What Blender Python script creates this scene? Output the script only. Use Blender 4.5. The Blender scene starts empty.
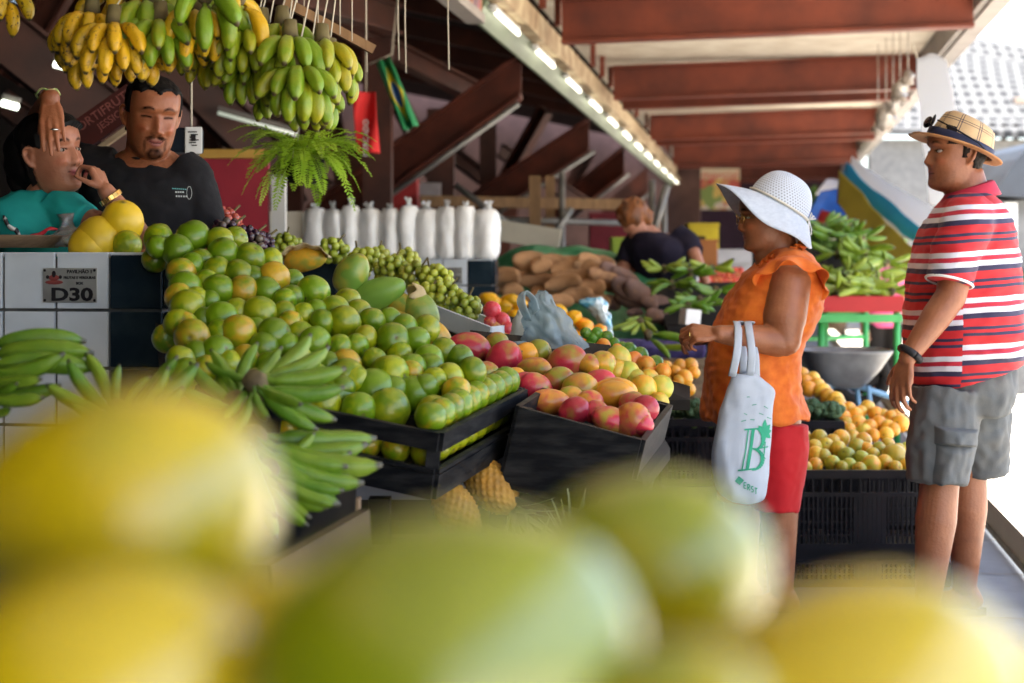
import bpy, bmesh, math, random
import numpy as np
from mathutils import Vector, Matrix, Euler, noise as mnoise
random.seed(7); np.random.seed(7)
S = bpy.context.scene
C = S.collection
PI = math.pi
V = Vector
F = 1600.0; HC = 1.2; HY = 265.0          # focal length in pixels, eye height, horizon row (camera calibration)
def at(px, py, Y):
    return V(((px-512)/F*Y, Y, HC-(py-HY)/F*Y))
AX = math.atan(.158)                       # the market hall runs 9 degrees off the view axis
EU = V((math.sin(AX), math.cos(AX), 0)); EV = V((math.cos(AX), -math.sin(AX), 0))
def W(u, v, z=0.): return EU*u + EV*v + V((0, 0, z))
RW = Matrix.Rotation(-AX, 3, 'Z')
def uv_of(p): return p.dot(EU), p.dot(EV)
def frm(z, up=V((0, 0, 1))):
    z = V(z).normalized()
    if abs(z.dot(up)) > .98: up = V((0, 1, 0)) if abs(z.y) < .9 else V((1, 0, 0))
    x = up.cross(z).normalized(); y = z.cross(x)
    return Matrix((x, y, z)).transposed()

# ------------------------------------------------------------------ mesh builder
class MB:
    def __init__(s): s.v = []; s.f = []; s.m = []; s.sm = []
    def add(s, vs, fs, mi=0, smooth=True):
        o = len(s.v); s.v += [V(p) for p in vs]
        for f in fs:
            s.f.append([i+o for i in f]); s.m.append(mi); s.sm.append(smooth)
        return s
    def box(s, c, size, R=None, mi=0):
        c = V(c); hx, hy, hz = [a/2 for a in size]
        P = [V((x, y, z)) for z in (-hz, hz) for x, y in ((-hx, -hy), (hx, -hy), (hx, hy), (-hx, hy))]
        if R is not None: P = [R @ p for p in P]
        return s.add([p+c for p in P], [(3, 2, 1, 0), (4, 5, 6, 7), (0, 1, 5, 4), (1, 2, 6, 5), (2, 3, 7, 6), (3, 0, 4, 7)], mi, False)
    def bbox(s, c, size, R=None, mi=0, b=.004):
        bm = bmesh.new(); bmesh.ops.create_cube(bm, size=1.)
        for v in bm.verts: v.co = V((v.co.x*size[0], v.co.y*size[1], v.co.z*size[2]))
        bmesh.ops.bevel(bm, geom=bm.edges[:], offset=b, segments=2, affect='EDGES', profile=.6)
        bm.verts.index_update()
        P = [(R @ v.co if R is not None else v.co.copy())+V(c) for v in bm.verts]
        s.add(P, [[v.index for v in f.verts] for f in bm.faces], mi, False); bm.free(); return s
    def bar(s, a, b, w, h, up=V((0, 0, 1)), mi=0):
        a, b = V(a), V(b); R = frm(b-a, up)
        return s.box((a+b)/2, (w, h, (b-a).length), R, mi)
    def quad(s, pts, mi=0): return s.add(pts, [tuple(range(len(pts)))], mi, False)
    def loft(s, rings, mi=0, cap=True, closed=True, smooth=True):
        n = len(rings[0]); vs = [p for r in rings for p in r]; fs = []
        for i in range(len(rings)-1):
            for j in range(n if closed else n-1):
                k = (j+1) % n
                fs.append((i*n+j, i*n+k, (i+1)*n+k, (i+1)*n+j))
        if cap and closed:
            fs.append(tuple(range(n))[::-1]); fs.append(tuple(range((len(rings)-1)*n, len(rings)*n)))
        return s.add(vs, fs, mi, smooth)
    def tube(s, pts, rad, n=10, mi=0, cap=True, squash=1., up=V((0, 0, 1)), smooth=True):
        pts = [V(p) for p in pts]
        if not hasattr(rad, '__len__'): rad = [rad]*len(pts)
        rings = []; R = None
        for i, p in enumerate(pts):
            d = pts[min(i+1, len(pts)-1)] - pts[max(i-1, 0)]
            if d.length < 1e-9: d = V((0, 0, 1))
            if R is None: R = frm(d, up)
            else:
                q = R.col[2].rotation_difference(d.normalized()); R = q.to_matrix() @ R
            rings.append([p + R @ V((math.cos(2*PI*j/n)*rad[i], math.sin(2*PI*j/n)*rad[i]*squash, 0)) for j in range(n)])
        return s.loft(rings, mi, cap, smooth=smooth)
    def cap(s, a, b, ra, rb, n=14, mi=0):      # tapered capsule
        a, b = V(a), V(b); d = b-a; L = max(d.length, 1e-5); d = d/L
        if max(ra, rb) > .027: n = max(n, 30)
        P = []; R_ = []
        for t in (-.99, -.8, -.5, -.2, 0): P.append(a+d*ra*t); R_.append(ra*math.sqrt(max(1-t*t, .0004)))
        for t in (.25, .5, .75): P.append(a.lerp(b, t)); R_.append(ra+(rb-ra)*t)
        for t in (0, .2, .5, .8, .99): P.append(b+d*rb*t); R_.append(rb*math.sqrt(max(1-t*t, .0004)))
        return s.tube(P, R_, n, mi)
    def ell(s, c, r, R=None, nu=20, nv=12, mi=0):
        if not hasattr(r, '__len__'): r = (r, r, r)
        rings = []
        for i in range(nv+1):
            ph = -PI/2+PI*i/nv; q = max(math.cos(ph), .01)
            ring = [V((r[0]*q*math.cos(2*PI*j/nu), r[1]*q*math.sin(2*PI*j/nu), r[2]*math.sin(ph))) for j in range(nu)]
            rings.append([(R @ p if R is not None else p)+V(c) for p in ring])
        return s.loft(rings, mi)
    def lathe(s, prof, c=(0, 0, 0), n=24, R=None, mi=0, cap=False):
        rings = []
        for r, z in prof:
            ring = [V((r*math.cos(2*PI*j/n), r*math.sin(2*PI*j/n), z)) for j in range(n)]
            rings.append([(R @ p if R is not None else p)+V(c) for p in ring])
        return s.loft(rings, mi, cap)
    def disp(s, fn, start=0):
        for i in range(start, len(s.v)): s.v[i] = fn(s.v[i])
        return s
    def mesh(s, name, mats, off=V((0, 0, 0))):
        me = bpy.data.meshes.new(name)
        me.from_pydata([p-off for p in s.v], [], s.f)
        for m in (mats if isinstance(mats, (list, tuple)) else [mats]): me.materials.append(m)
        me.polygons.foreach_set('material_index', s.m); me.polygons.foreach_set('use_smooth', s.sm)
        me.update(); return me
    def build(s, name, mats, parent=None, at_base=False):
        off = V(parent.matrix_basis.translation) if parent else V((0, 0, 0))
        q = parent
        while q is not None and q.parent is not None:
            q = q.parent; off = off + q.matrix_basis.translation
        base = V((0, 0, 0))
        if at_base and parent is None:
            xs = [p.x for p in s.v]; ys = [p.y for p in s.v]; zs = [p.z for p in s.v]
            base = V(((min(xs)+max(xs))/2, (min(ys)+max(ys))/2, min(zs)))
            off = base
        o = bpy.data.objects.new(name, s.mesh(name, mats, off)); C.objects.link(o)
        if parent: o.parent = parent
        o.location = base
        return o

def tag(o, label=None, cat=None, group=None, kind=None):
    if label: o['label'] = label
    if cat: o['category'] = cat
    if group: o['group'] = group
    if kind: o['kind'] = kind
    return o
def empty(name, loc, label, cat, group=None):
    o = bpy.data.objects.new(name, None); C.objects.link(o); o.location = V(loc); o.empty_display_size = .05
    return tag(o, label, cat, group)
def one(mb, name, mats, label, cat, group=None):
    return tag(mb.build(name, mats, None, True), label, cat, group)
def struct(mb, name, mats): return tag(mb.build(name, mats), None, None, None, 'structure')
def kids(o): return [c for c in ALLK.get(o.name, [])]
ALLK = {}
def inst(name, me, loc, rot=(0, 0, 0), scale=1., color=(.5, .5, .5, 1), parent=None):
    o = bpy.data.objects.new(name, me); C.objects.link(o); o.location = V(loc)
    if isinstance(rot, Matrix): rot = rot.to_euler()
    o.rotation_euler = rot
    o.scale = scale if hasattr(scale, '__len__') else (scale,)*3
    o.color = color
    if parent: o.parent = parent
    return o
def copy_tree(o, parent=None):
    c = o.copy(); C.objects.link(c)
    if parent: c.parent = parent
    for ch in list(o.children): copy_tree(ch, c)
    return c
ORD = ['zeroth', 'first', 'second', 'third', 'fourth', 'fifth', 'sixth', 'seventh', 'eighth', 'ninth', 'tenth', 'eleventh', 'twelfth',
       'thirteenth', 'fourteenth', 'fifteenth', 'sixteenth', 'seventeenth', 'eighteenth', 'nineteenth', 'twentieth',
       'twenty-first', 'twenty-second', 'twenty-third', 'twenty-fourth', 'twenty-fifth', 'twenty-sixth', 'twenty-seventh', 'twenty-eighth', 'twenty-ninth', 'thirtieth']
def proj(p): return 512+p.x/p.y*F, HY-(p.z-HC)/p.y*F
def rowlabels(objs, nrows, fmt):
    """fmt(obj, colword, nth from the left, row from the top) -> label; rows are level bands of the heap as the viewer sees it"""
    pr = [(proj(o.matrix_basis.translation), o) for o in objs]
    pr.sort(key=lambda t: t[0][1]); n = len(pr); k = 0
    for r in range(nrows):
        row = pr[round(r*n/nrows):round((r+1)*n/nrows)]; row.sort(key=lambda t: t[0][0])
        for i, (_, o) in enumerate(row): o['label'] = fmt(o, ORD[i+1], ORD[r+1])

# ------------------------------------------------------------------ materials
def newmat(name):
    m = bpy.data.materials.new(name); m.use_nodes = True
    nt = m.node_tree; b = nt.nodes['Principled BSDF']
    return m, nt, b
class N:
    def __init__(s, nt): s.nt = nt
    def __call__(s, t, **kw):
        n = s.nt.nodes.new(t)
        for k, v in kw.items():
            if k.startswith('i_'):
                key = k[2:]; n.inputs[int(key) if key.isdigit() else key.replace('_', ' ')].default_value = v
            else: setattr(n, k, v)
        return n
    def L(s, a, b): s.nt.links.new(a, b)
    def math(s, op, a, b=None, c=None, clamp=False):
        n = s.nt.nodes.new('ShaderNodeMath'); n.operation = op; n.use_clamp = clamp
        for i, x in enumerate((a, b, c)):
            if x is None: continue
            if isinstance(x, (int, float)): n.inputs[i].default_value = x
            else: s.L(x, n.inputs[i])
        return n.outputs[0]
    def mix(s, fac, a, b, blend='MIX'):
        n = s.nt.nodes.new('ShaderNodeMix'); n.data_type = 'RGBA'; n.blend_type = blend
        for i, x in ((0, fac), (6, a), (7, b)):
            if isinstance(x, (int, float)): n.inputs[i].default_value = x
            elif isinstance(x, (tuple, list)): n.inputs[i].default_value = (x[0], x[1], x[2], 1)
            else: s.L(x, n.inputs[i])
        return n.outputs[2]
    def ramp(s, fac, stops, interp='LINEAR'):
        n = s.nt.nodes.new('ShaderNodeValToRGB'); r = n.color_ramp; r.interpolation = interp
        while len(r.elements) < len(stops): r.elements.new(.5)
        for e, (p, c) in zip(r.elements, stops):
            e.position = p; e.color = (c[0], c[1], c[2], 1) if hasattr(c, '__len__') else (c, c, c, 1)
        s.L(fac, n.inputs[0]); return n.outputs[0]
    def noise(s, vec, scale, detail=3, rough=.55, dist=0):
        n = s.nt.nodes.new('ShaderNodeTexNoise'); n.inputs['Scale'].default_value = scale
        n.inputs['Detail'].default_value = detail; n.inputs['Roughness'].default_value = rough; n.inputs['Distortion'].default_value = dist
        if vec is not None: s.L(vec, n.inputs['Vector'])
        return n.outputs[0]
    def bump(s, h, strength, dist=.01):
        n = s.nt.nodes.new('ShaderNodeBump'); n.inputs['Strength'].default_value = strength; n.inputs['Distance'].default_value = dist
        s.L(h, n.inputs['Height']); return n.outputs[0]
def mat(name, c1, c2=None, rough=.6, ns=8., nd=4, bump=0., bs=60., spec=.3, metal=0., sss=0., trans=0., sheen=0., coat=0., lo=.35, hi=.65, bd=.004, stretch=None, transl=0.):
    m, nt, b = newmat(name); n = N(nt)
    tc = n('ShaderNodeTexCoord').outputs['Object']
    if stretch:
        mp = n('ShaderNodeMapping'); mp.inputs['Scale'].default_value = stretch; n.L(tc, mp.inputs[0]); tc = mp.outputs[0]
    b.inputs['Base Color'].default_value = (*c1, 1)
    if c2 is not None:
        f = n.ramp(n.noise(tc, ns, nd), [(lo, 0), (hi, 1)]); n.L(n.mix(f, c1, c2), b.inputs['Base Color'])
    b.inputs['Roughness'].default_value = rough; b.inputs['Metallic'].default_value = metal
    b.inputs['Specular IOR Level'].default_value = spec
    if max(c1) < .035 and spec == .3: b.inputs['Specular IOR Level'].default_value = .12
    if bump: n.L(n.bump(n.noise(tc, bs, 3), bump, bd), b.inputs['Normal'])
    if sss: b.inputs['Subsurface Weight'].default_value = sss; b.inputs['Subsurface Radius'].default_value = (.012, .005, .003); b.inputs['Subsurface Scale'].default_value = .5
    if trans: b.inputs['Transmission Weight'].default_value = trans
    if sheen: b.inputs['Sheen Weight'].default_value = sheen
    if coat: b.inputs['Coat Weight'].default_value = coat; b.inputs['Coat Roughness'].default_value = .15
    if transl:
        t = n('ShaderNodeBsdfTranslucent'); t.inputs[0].default_value = (*c1, 1)
        mx = n('ShaderNodeMixShader'); mx.inputs[0].default_value = transl
        out = nt.nodes['Material Output']; n.L(b.outputs[0], mx.inputs[1]); n.L(t.outputs[0], mx.inputs[2]); n.L(mx.outputs[0], out.inputs[0])
    return m
def fruit(name, c1, c2, dots=(.1, .1, .02), rough=.32, ns=1.3, dotscale=14., dotamt=.35, bump=.12, c3=None, spec=.5, scar=.25, bumpscale=30., coat=0., stalk=.9):
    """skin: c1 to c2 by a soft patch whose reach is the object's own colour (red channel), c3 a second patch (green channel)"""
    m, nt, b = newmat(name); n = N(nt)
    tc = n('ShaderNodeTexCoord').outputs['Object']; oi = n('ShaderNodeObjectInfo')
    off = n('ShaderNodeVectorMath', operation='SCALE'); off.inputs[0].default_value = (31, 17, 23); n.L(oi.outputs['Random'], off.inputs['Scale'])
    ad = n('ShaderNodeVectorMath', operation='ADD'); n.L(tc, ad.inputs[0]); n.L(off.outputs[0], ad.inputs[1]); vec = ad.outputs[0]
    sep = n('ShaderNodeSeparateColor'); n.L(oi.outputs['Color'], sep.inputs[0])
    f = n.math('ADD', n.math('SUBTRACT', n.noise(vec, ns, 2), .5), n.math('SUBTRACT', sep.outputs[0], .5))
    f = n.ramp(n.math('ADD', f, .5), [(.36, 0), (.68, 1)])
    col = n.mix(f, c1, c2)
    if c3:
        g = n.math('ADD', n.math('SUBTRACT', n.noise(vec, ns*1.1, 2, .5, .4), .5), sep.outputs[1])
        col = n.mix(n.ramp(g, [(.4, 0), (.7, 1)]), col, c3)
    vo = n('ShaderNodeTexVoronoi', feature='F1'); vo.inputs['Scale'].default_value = dotscale; n.L(vec, vo.inputs['Vector'])
    d = n.ramp(vo.outputs['Distance'], [(.1, 1), (.28, 0)])
    col = n.mix(n.math('MULTIPLY', d, dotamt), col, dots)
    if scar:
        sc = n.ramp(n.noise(vec, 3.2, 6, .7, 1.), [(.6, 0), (.74, 1)])
        col = n.mix(n.math('MULTIPLY', sc, scar), col, (.16, .12, .04))
    sz = n('ShaderNodeSeparateXYZ'); n.L(tc, sz.inputs[0])
    rad = n.math('SQRT', n.math('ADD', n.math('MULTIPLY', sz.outputs[0], sz.outputs[0]), n.math('MULTIPLY', sz.outputs[1], sz.outputs[1])))
    rad = n.math('ADD', rad, n.math('MULTIPLY', n.math('SUBTRACT', n.noise(vec, 9, 2), .5), .1))
    cal = n.math('MULTIPLY', n.ramp(rad, [(.045, 1), (.10, .55), (.2, 0)]), n.math('GREATER_THAN', sz.outputs[2], 0.)); col = n.mix(n.math('MULTIPLY', cal, stalk), col, (.10, .085, .03))
    hs = n('ShaderNodeHueSaturation'); n.L(col, hs.inputs['Color'])
    n.L(n.math('ADD', n.math('MULTIPLY', oi.outputs['Random'], .4), .8), hs.inputs['Value'])
    n.L(hs.outputs[0], b.inputs['Base Color'])
    b.inputs['Specular IOR Level'].default_value = spec
    b.inputs['Coat Weight'].default_value = coat; b.inputs['Coat Roughness'].default_value = .1
    n.L(n.math('ADD', n.math('MULTIPLY', n.noise(vec, 5, 3), .25), rough-.12), b.inputs['Roughness'])
    n.L(n.bump(n.math('ADD', n.noise(vec, bumpscale, 2), n.math('MULTIPLY', d, -.3)), bump, .05), b.inputs['Normal'])
    return m
def emit(name, c, s):
    m, nt, b = newmat(name); b.inputs['Base Color'].default_value = (.8, .8, .8, 1)
    b.inputs['Emission Color'].default_value = (*c, 1); b.inputs['Emission Strength'].default_value = s; return m
def text(s, size, mat_, parent, origin, R, name='lettering', ext=.0012, bold=0., sx=1., align='CENTER', tilt=0.):
    cu = bpy.data.curves.new(name, 'FONT'); cu.body = s; cu.size = size; cu.extrude = ext; cu.offset = bold; cu.align_x = align; cu.align_y = 'CENTER'; cu.shear = tilt
    cu.resolution_u = 3
    o = bpy.data.objects.new(name+'_tmp', cu); C.objects.link(o); bpy.context.view_layer.update()
    dg = bpy.context.evaluated_depsgraph_get(); me = bpy.data.meshes.new_from_object(o.evaluated_get(dg), depsgraph=dg)
    bpy.data.objects.remove(o); me.name = name; me.materials.clear(); me.materials.append(mat_)
    me.transform(Matrix.Diagonal((sx, 1, 1, 1)))
    o = bpy.data.objects.new(name, me); C.objects.link(o); o.parent = parent
    off = V(origin); q = parent
    while q is not None: off = off - q.matrix_basis.translation; q = q.parent
    o.matrix_basis = Matrix.Translation(off) @ R.to_4x4()
    return o

# ------------------------------------------------------------------ remeshing solids into one skin
def fuse(mb, voxel, smooth=4, name='body'):
    o = bpy.data.objects.new('tmp', mb.mesh('tmp', [])); C.objects.link(o)
    m = o.modifiers.new('r', 'REMESH'); m.mode = 'VOXEL'; m.voxel_size = voxel; m.use_smooth_shade = True
    if smooth: k = o.modifiers.new('s', 'SMOOTH'); k.factor = .5; k.iterations = smooth
    bpy.context.view_layer.update()
    dg = bpy.context.evaluated_depsgraph_get(); me = bpy.data.meshes.new_from_object(o.evaluated_get(dg), depsgraph=dg)
    old = o.data; bpy.data.objects.remove(o); bpy.data.meshes.remove(old); me.name = name
    return me
def co_of(me):
    a = np.empty(len(me.vertices)*3, 'f'); me.vertices.foreach_get('co', a); return a.reshape(-1, 3)
def set_co(me, a): me.vertices.foreach_set('co', a.astype('f').ravel()); me.update()
def wrinkle(me, fn):       # move every vertex along its normal by fn(co)
    co = co_of(me); no = np.empty(len(me.vertices)*3, 'f'); me.vertex_normals.foreach_get('vector', no); no = no.reshape(-1, 3)
    d = np.array([fn(V(p)) for p in co]); set_co(me, co+no*d[:, None])
def link(me, name, mats, parent, loc=None):
    me.materials.clear()
    for m in (mats if isinstance(mats, (list, tuple)) else [mats]): me.materials.append(m)
    off = V((0, 0, 0)); q = parent
    while q is not None: off = off + q.matrix_basis.translation; q = q.parent
    me.transform(Matrix.Translation(-off)); me.update()
    me.name = name
    o = bpy.data.objects.new(name, me); C.objects.link(o)
    if parent: o.parent = parent
    return o
def smooth_all(me):
    me.polygons.foreach_set('use_smooth', [True]*len(me.polygons))
def nz(p, s, seed=0.): return mnoise.noise(V((p[0]*s+seed, p[1]*s+seed*1.7, p[2]*s-seed)))
def interp(x, xs, ys): return float(np.interp(x, xs, ys))
def cr(xs, ys, t):          # smooth curve through the points
    n = len(xs); i = min(max(int(np.searchsorted(xs, t))-1, 0), n-2)
    h = xs[i+1]-xs[i]; u = min(max((t-xs[i])/h, 0), 1)
    def sl(k):
        if k == 0: return (ys[1]-ys[0])/(xs[1]-xs[0])
        if k == n-1: return (ys[-1]-ys[-2])/(xs[-1]-xs[-2])
        return (ys[k+1]-ys[k-1])/(xs[k+1]-xs[k-1])
    a, b = sl(i)*h, sl(i+1)*h
    return (2*u**3-3*u**2+1)*ys[i]+(u**3-2*u**2+u)*a+(-2*u**3+3*u**2)*ys[i+1]+(u**3-u**2)*b
# ================================================================== camera, light
cam = bpy.data.cameras.new('camera'); co = bpy.data.objects.new('camera', cam); C.objects.link(co)
co.location = (0, 0, HC); co.rotation_euler = (PI/2, 0, 0)
cam.sensor_width = 36; cam.lens = 36*F/1024; cam.shift_y = -(341.5-HY)/1024
cam.clip_start = .05; cam.clip_end = 800
cam.dof.use_dof = True; cam.dof.focus_distance = 4.55; cam.dof.aperture_fstop = 3.1
S.camera = co
w = bpy.data.worlds.new('World'); S.world = w; w.use_nodes = True
nt = w.node_tree; bg = nt.nodes['Background']
sky = nt.nodes.new('ShaderNodeTexSky'); sky.sky_type = 'NISHITA'; sky.sun_disc = False
SUN_EL, SUN_AZ = math.radians(75), math.radians(112)     # azimuth from +Y towards +X
sky.sun_elevation = SUN_EL; sky.sun_rotation = SUN_AZ
sky.air_density = 1.; sky.dust_density = 2.5; sky.ozone_density = 1.
nt.links.new(sky.outputs[0], bg.inputs[0]); bg.inputs[1].default_value = .13
sl = bpy.data.lights.new('sun', 'SUN'); sl.energy = 5.; sl.angle = math.radians(.5); sl.color = (1, .95, .87)
so = bpy.data.objects.new('sun', sl); C.objects.link(so)
sd = V((math.cos(SUN_EL)*math.sin(SUN_AZ), math.cos(SUN_EL)*math.cos(SUN_AZ), math.sin(SUN_EL)))
so.rotation_euler = (-sd).to_track_quat('-Z', 'Y').to_euler()
S.view_settings.view_transform = 'Standard'; S.view_settings.look = 'None'; S.view_settings.gamma = 1
S.view_settings.exposure = 2.6
S.render.engine = 'CYCLES'; cy = S.cycles
cy.use_denoising = True; cy.max_bounces = 8; cy.diffuse_bounces = 5; cy.glossy_bounces = 3; cy.transmission_bounces = 6; cy.transparent_max_bounces = 8
cy.caustics_reflective = False; cy.caustics_refractive = False; cy.sample_clamp_indirect = 8
try: cy.denoiser = 'OPENIMAGEDENOISE'
except Exception: pass

# ================================================================== materials of the place
M = {}
M['concrete'] = mat('street_concrete', (.56, .51, .43), (.46, .42, .36), .85, 1.5, 5, .2, 40)
M['floor'] = mat('market_floor_paving', (.12, .135, .165), (.075, .085, .105), .55, 2.2, 6, .25, 30)
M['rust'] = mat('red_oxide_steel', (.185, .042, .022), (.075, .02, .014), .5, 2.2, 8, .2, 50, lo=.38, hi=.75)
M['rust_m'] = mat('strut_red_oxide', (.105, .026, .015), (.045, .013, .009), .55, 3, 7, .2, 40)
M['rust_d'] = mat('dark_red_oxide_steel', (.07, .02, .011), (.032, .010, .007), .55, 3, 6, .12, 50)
M['ceil'] = mat('cream_roof_board', (.66, .6, .5), (.5, .43, .34), .8, 3, 7, .3, 30, stretch=(1, 1, 1))
M['dkwood'] = mat('dark_roof_wood', (.03, .016, .011), (.016, .009, .007), .8, 3, 5, .2, 30)
M['gutter'] = mat('grey_painted_gutter', (.22, .2, .19), (.3, .27, .25), .6, 2, 5)
M['peel'] = mat('peeling_cream_wood', (.46, .37, .24), (.22, .14, .08), .75, 4, 6, .3, 25)
M['reflect'] = mat('greenish_white_reflector', (.13, .16, .10), (.09, .11, .07), .4, 2, 4)
M['galv'] = mat('galvanised_pipe', (.24, .235, .22), (.15, .145, .14), .45, 5, 4, metal=.5)
M['tan'] = mat('tan_timber', (.26, .15, .07), (.17, .095, .045), .75, 6, 5, .2, 40, stretch=(4, 4, .6))
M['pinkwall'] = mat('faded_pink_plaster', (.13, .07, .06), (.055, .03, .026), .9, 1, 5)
M['magenta'] = mat('red_painted_panel', (.36, .03, .045), (.25, .02, .035), .45, 2, 5)
M['mustard'] = mat('mustard_paint', (.5, .3, .06), (.4, .22, .05), .5, 4, 3)
M['white_tile'] = mat('white_glazed_tile', (.66, .71, .75), (.52, .56, .58), .16, 3.5, 6, .03, 8, lo=.45, hi=.8)
M['dark_tile'] = mat('blue_black_glazed_tile', (.012, .022, .032), (.035, .055, .065), .18, 7, 6, .06, 18, lo=.45, hi=.8)
M['grout'] = mat('dark_grout', (.12, .12, .12), (.2, .19, .18), .9, 20, 3)
M['alu'] = mat('aluminium_plate', (.5, .5, .46), (.36, .35, .32), .4, 12, 4, metal=.55)
M['ink'] = mat('black_ink', (.02, .018, .02), None, .5)
M['inkred'] = mat('faded_red_ink', (.28, .06, .05), None, .5)
M['tube'] = emit('lit_fluorescent_tube', (1, .97, .74), .75)
M['cream_wall'] = mat('cream_painted_board', (.6, .55, .44), (.5, .45, .36), .7, 3, 4)
M['plaster'] = mat('white_plaster', (.6, .59, .56), (.5, .49, .47), .85, 2, 5)
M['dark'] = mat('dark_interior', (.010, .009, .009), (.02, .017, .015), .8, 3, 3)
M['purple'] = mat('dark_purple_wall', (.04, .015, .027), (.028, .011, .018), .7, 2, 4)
M['white'] = mat('white_paint', (.75, .76, .77), (.68, .69, .7), .5, 4, 3)
M['wood_board'] = mat('grey_brown_board', (.24, .16, .09), (.13, .085, .05), .75, 5, 6, .3, 40, stretch=(1, 6, 6))

# tiled roof of the house across the street
def roof_tiles():
    m, nt, b = newmat('pale_clay_roof_tile'); n = N(nt); tc = n('ShaderNodeTexCoord').outputs['UV']
    br = n('ShaderNodeTexBrick'); br.offset = 0.; n.L(tc, br.inputs['Vector']); br.inputs['Scale'].default_value = 1
    br.inputs['Color1'].default_value = (.030, .031, .033, 1); br.inputs['Color2'].default_value = (.02, .021, .023, 1); br.inputs['Mortar'].default_value = (.10, .10, .10, 1)
    br.inputs['Mortar Size'].default_value = .09; br.inputs['Brick Width'].default_value = .42; br.inputs['Row Height'].default_value = .5
    n.L(n.mix(n.ramp(n.noise(tc, 3, 4), [(.35, 0), (.7, .35)]), br.outputs[0], (.05, .05, .048)), b.inputs['Base Color'])
    b.inputs['Specular IOR Level'].default_value = .1; b.inputs['Roughness'].default_value = .9; n.L(n.bump(br.outputs['Fac'], -.4, .03), b.inputs['Normal']); return m
M['rooftile'] = roof_tiles()

# ================================================================== ground
struct(MB().quad([V((-300, -40, 0)), V((300, -40, 0)), V((300, 560, 0)), V((-300, 560, 0))]), 'ground', M['concrete'])
fl = MB()                                     # the hall's paving, one step of 4 mm above, laid in slabs
fl.quad([W(-6, -14, .004), W(-6, 1.02, .004), W(46, 1.02, .004), W(46, -14, .004)])
struct(fl, 'market_floor', M['floor'])
gj = MB()
for k in range(-8, 60):
    gj.quad([W(k*.8-.006, -2.4, .0075), W(k*.8-.006, 1.0, .0075), W(k*.8+.006, 1.0, .0075), W(k*.8+.006, -2.4, .0075)])
for v in (-1.6, -.8, 0, .6): gj.quad([W(-6, v-.006, .008), W(-6, v+.006, .008), W(46, v+.006, .008), W(46, v-.006, .008)])
struct(gj, 'market_floor_joints', M['grout'])
kb = MB(); kb.box(W(20, 1.08, .06), (.12, 52, .12), RW); struct(kb, 'kerb', M['concrete'])

# ================================================================== market hall
hall = empty('market_hall', W(20, 0, 0), 'long open market hall with red-brown steel beams over its cream ceiling', 'building')
MB().box(W(16, -.15, 3.47), (3.5, 60, .12), RW).build('roof_panel', M['ceil'], hall)
g = MB(); g.box(W(16, 1.67, 3.36), (.12, 60, .36), RW); g.box(W(16, 1.73, 3.2), (.14, 60, .1), RW); g.build('gutter', M['gutter'], hall)
for u in (1.4, 7.1, 12.85, 17.3, 18.4, 23.0, 24.1, 28.7, 29.8, 34.5, 35.6, 40.2, 41.3):
    b = MB()
    def ibeam(b, a, c, h, wf, t=.025):
        d = (c-a).normalized(); up = V((0, 0, 1)); up = (up-d*up.dot(d)).normalized()
        b.bar(a, c, t, h-.03, up); b.bar(a+up*(h/2), c+up*(h/2), wf, t, up); b.bar(a-up*(h/2), c-up*(h/2), wf, t, up)
    ibeam(b, W(u, -1.62, 3.17), W(u, 1.6, 3.23), .34, .16)
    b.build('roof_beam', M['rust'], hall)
for k in range(30):
    u = 8.6+k*.92
    if k % 4 != 3: MB().box(W(u, -1.7, 3.31), (.05, .07, .24), RW).build('post', M['rust'], hall)
# the fascia over the stalls with its rows of tubes
b = MB()
b.box(W(27.7, -1.8, 3.09), (.05, 34.6, .24), RW); b.box(W(27.7, -1.76, 2.965), (.1, 34.6, .02), RW); b.build('fascia', M['peel'], hall)
b = MB(); b.add([W(10.4, -1.88, 2.81), W(45, -1.88, 2.81), W(45, -1.81, 2.95), W(10.4, -1.81, 2.95), W(10.4, -1.90, 2.81), W(45, -1.90, 2.81), W(45, -1.84, 2.955), W(10.4, -1.84, 2.955)],
      [(0, 1, 2, 3), (7, 6, 5, 4), (0, 4, 5, 1), (3, 2, 6, 7), (0, 3, 7, 4), (1, 5, 6, 2)], 0, False); b.build('light_reflector', M['reflect'], hall)
# nearer run of the fascia: a printed banner with a grey channel under it
def sign_bars():
    m, nt, b = newmat('faded_printed_banner'); n = N(nt); tc = n('ShaderNodeTexCoord').outputs['Object']
    mp = n('ShaderNodeMapping'); mp.inputs['Scale'].default_value = (1, 3.2, .35); n.L(tc, mp.inputs[0])
    n.L(n.ramp(n.noise(mp.outputs[0], 3.5, 2), [(.3, (.1, .03, .03)), (.42, (.35, .05, .05)), (.5, (.3, .22, .1)), (.58, (.12, .07, .1)), (.7, (.32, .08, .2))]), b.inputs['Base Color']); b.inputs['Roughness'].default_value = .6; return m
MB().box(W(6.9, -1.84, 3.09), (.03, 6.8, .5), RW).build('banner', sign_bars(), hall)
MB().box(W(6.9, -1.87, 2.81), (.12, 6.85, .06), RW).build('channel', M['gutter'], hall)
tube_me = MB().tube([V((0, -.48, 0)), V((0, .48, 0))], .017, 10).mesh('tube', M['tube'])
fix_me = MB().box((0, 0, 0), (.035, 1.0, .03)).box((.02, -.5, -.015), (.03, .025, .05)).box((.02, .5, -.015), (.03, .025, .05)).mesh('fixture', M['white'])
for k in range(17):
    u = 11.0+k*1.95; r = empty('fluorescent_lamp', W(u, -1.785, 2.91), 'lit fluorescent tube in the row under the cream fascia, %s from the near end' % ORD[k+1], 'lamp', 'fluorescent tubes along the fascia')
    r.rotation_euler = (0, 0, -AX)
    inst('fixture', fix_me, (-.01, 0, .012), parent=r); inst('tube', tube_me, (.018, 0, -.03), parent=r)
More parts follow.
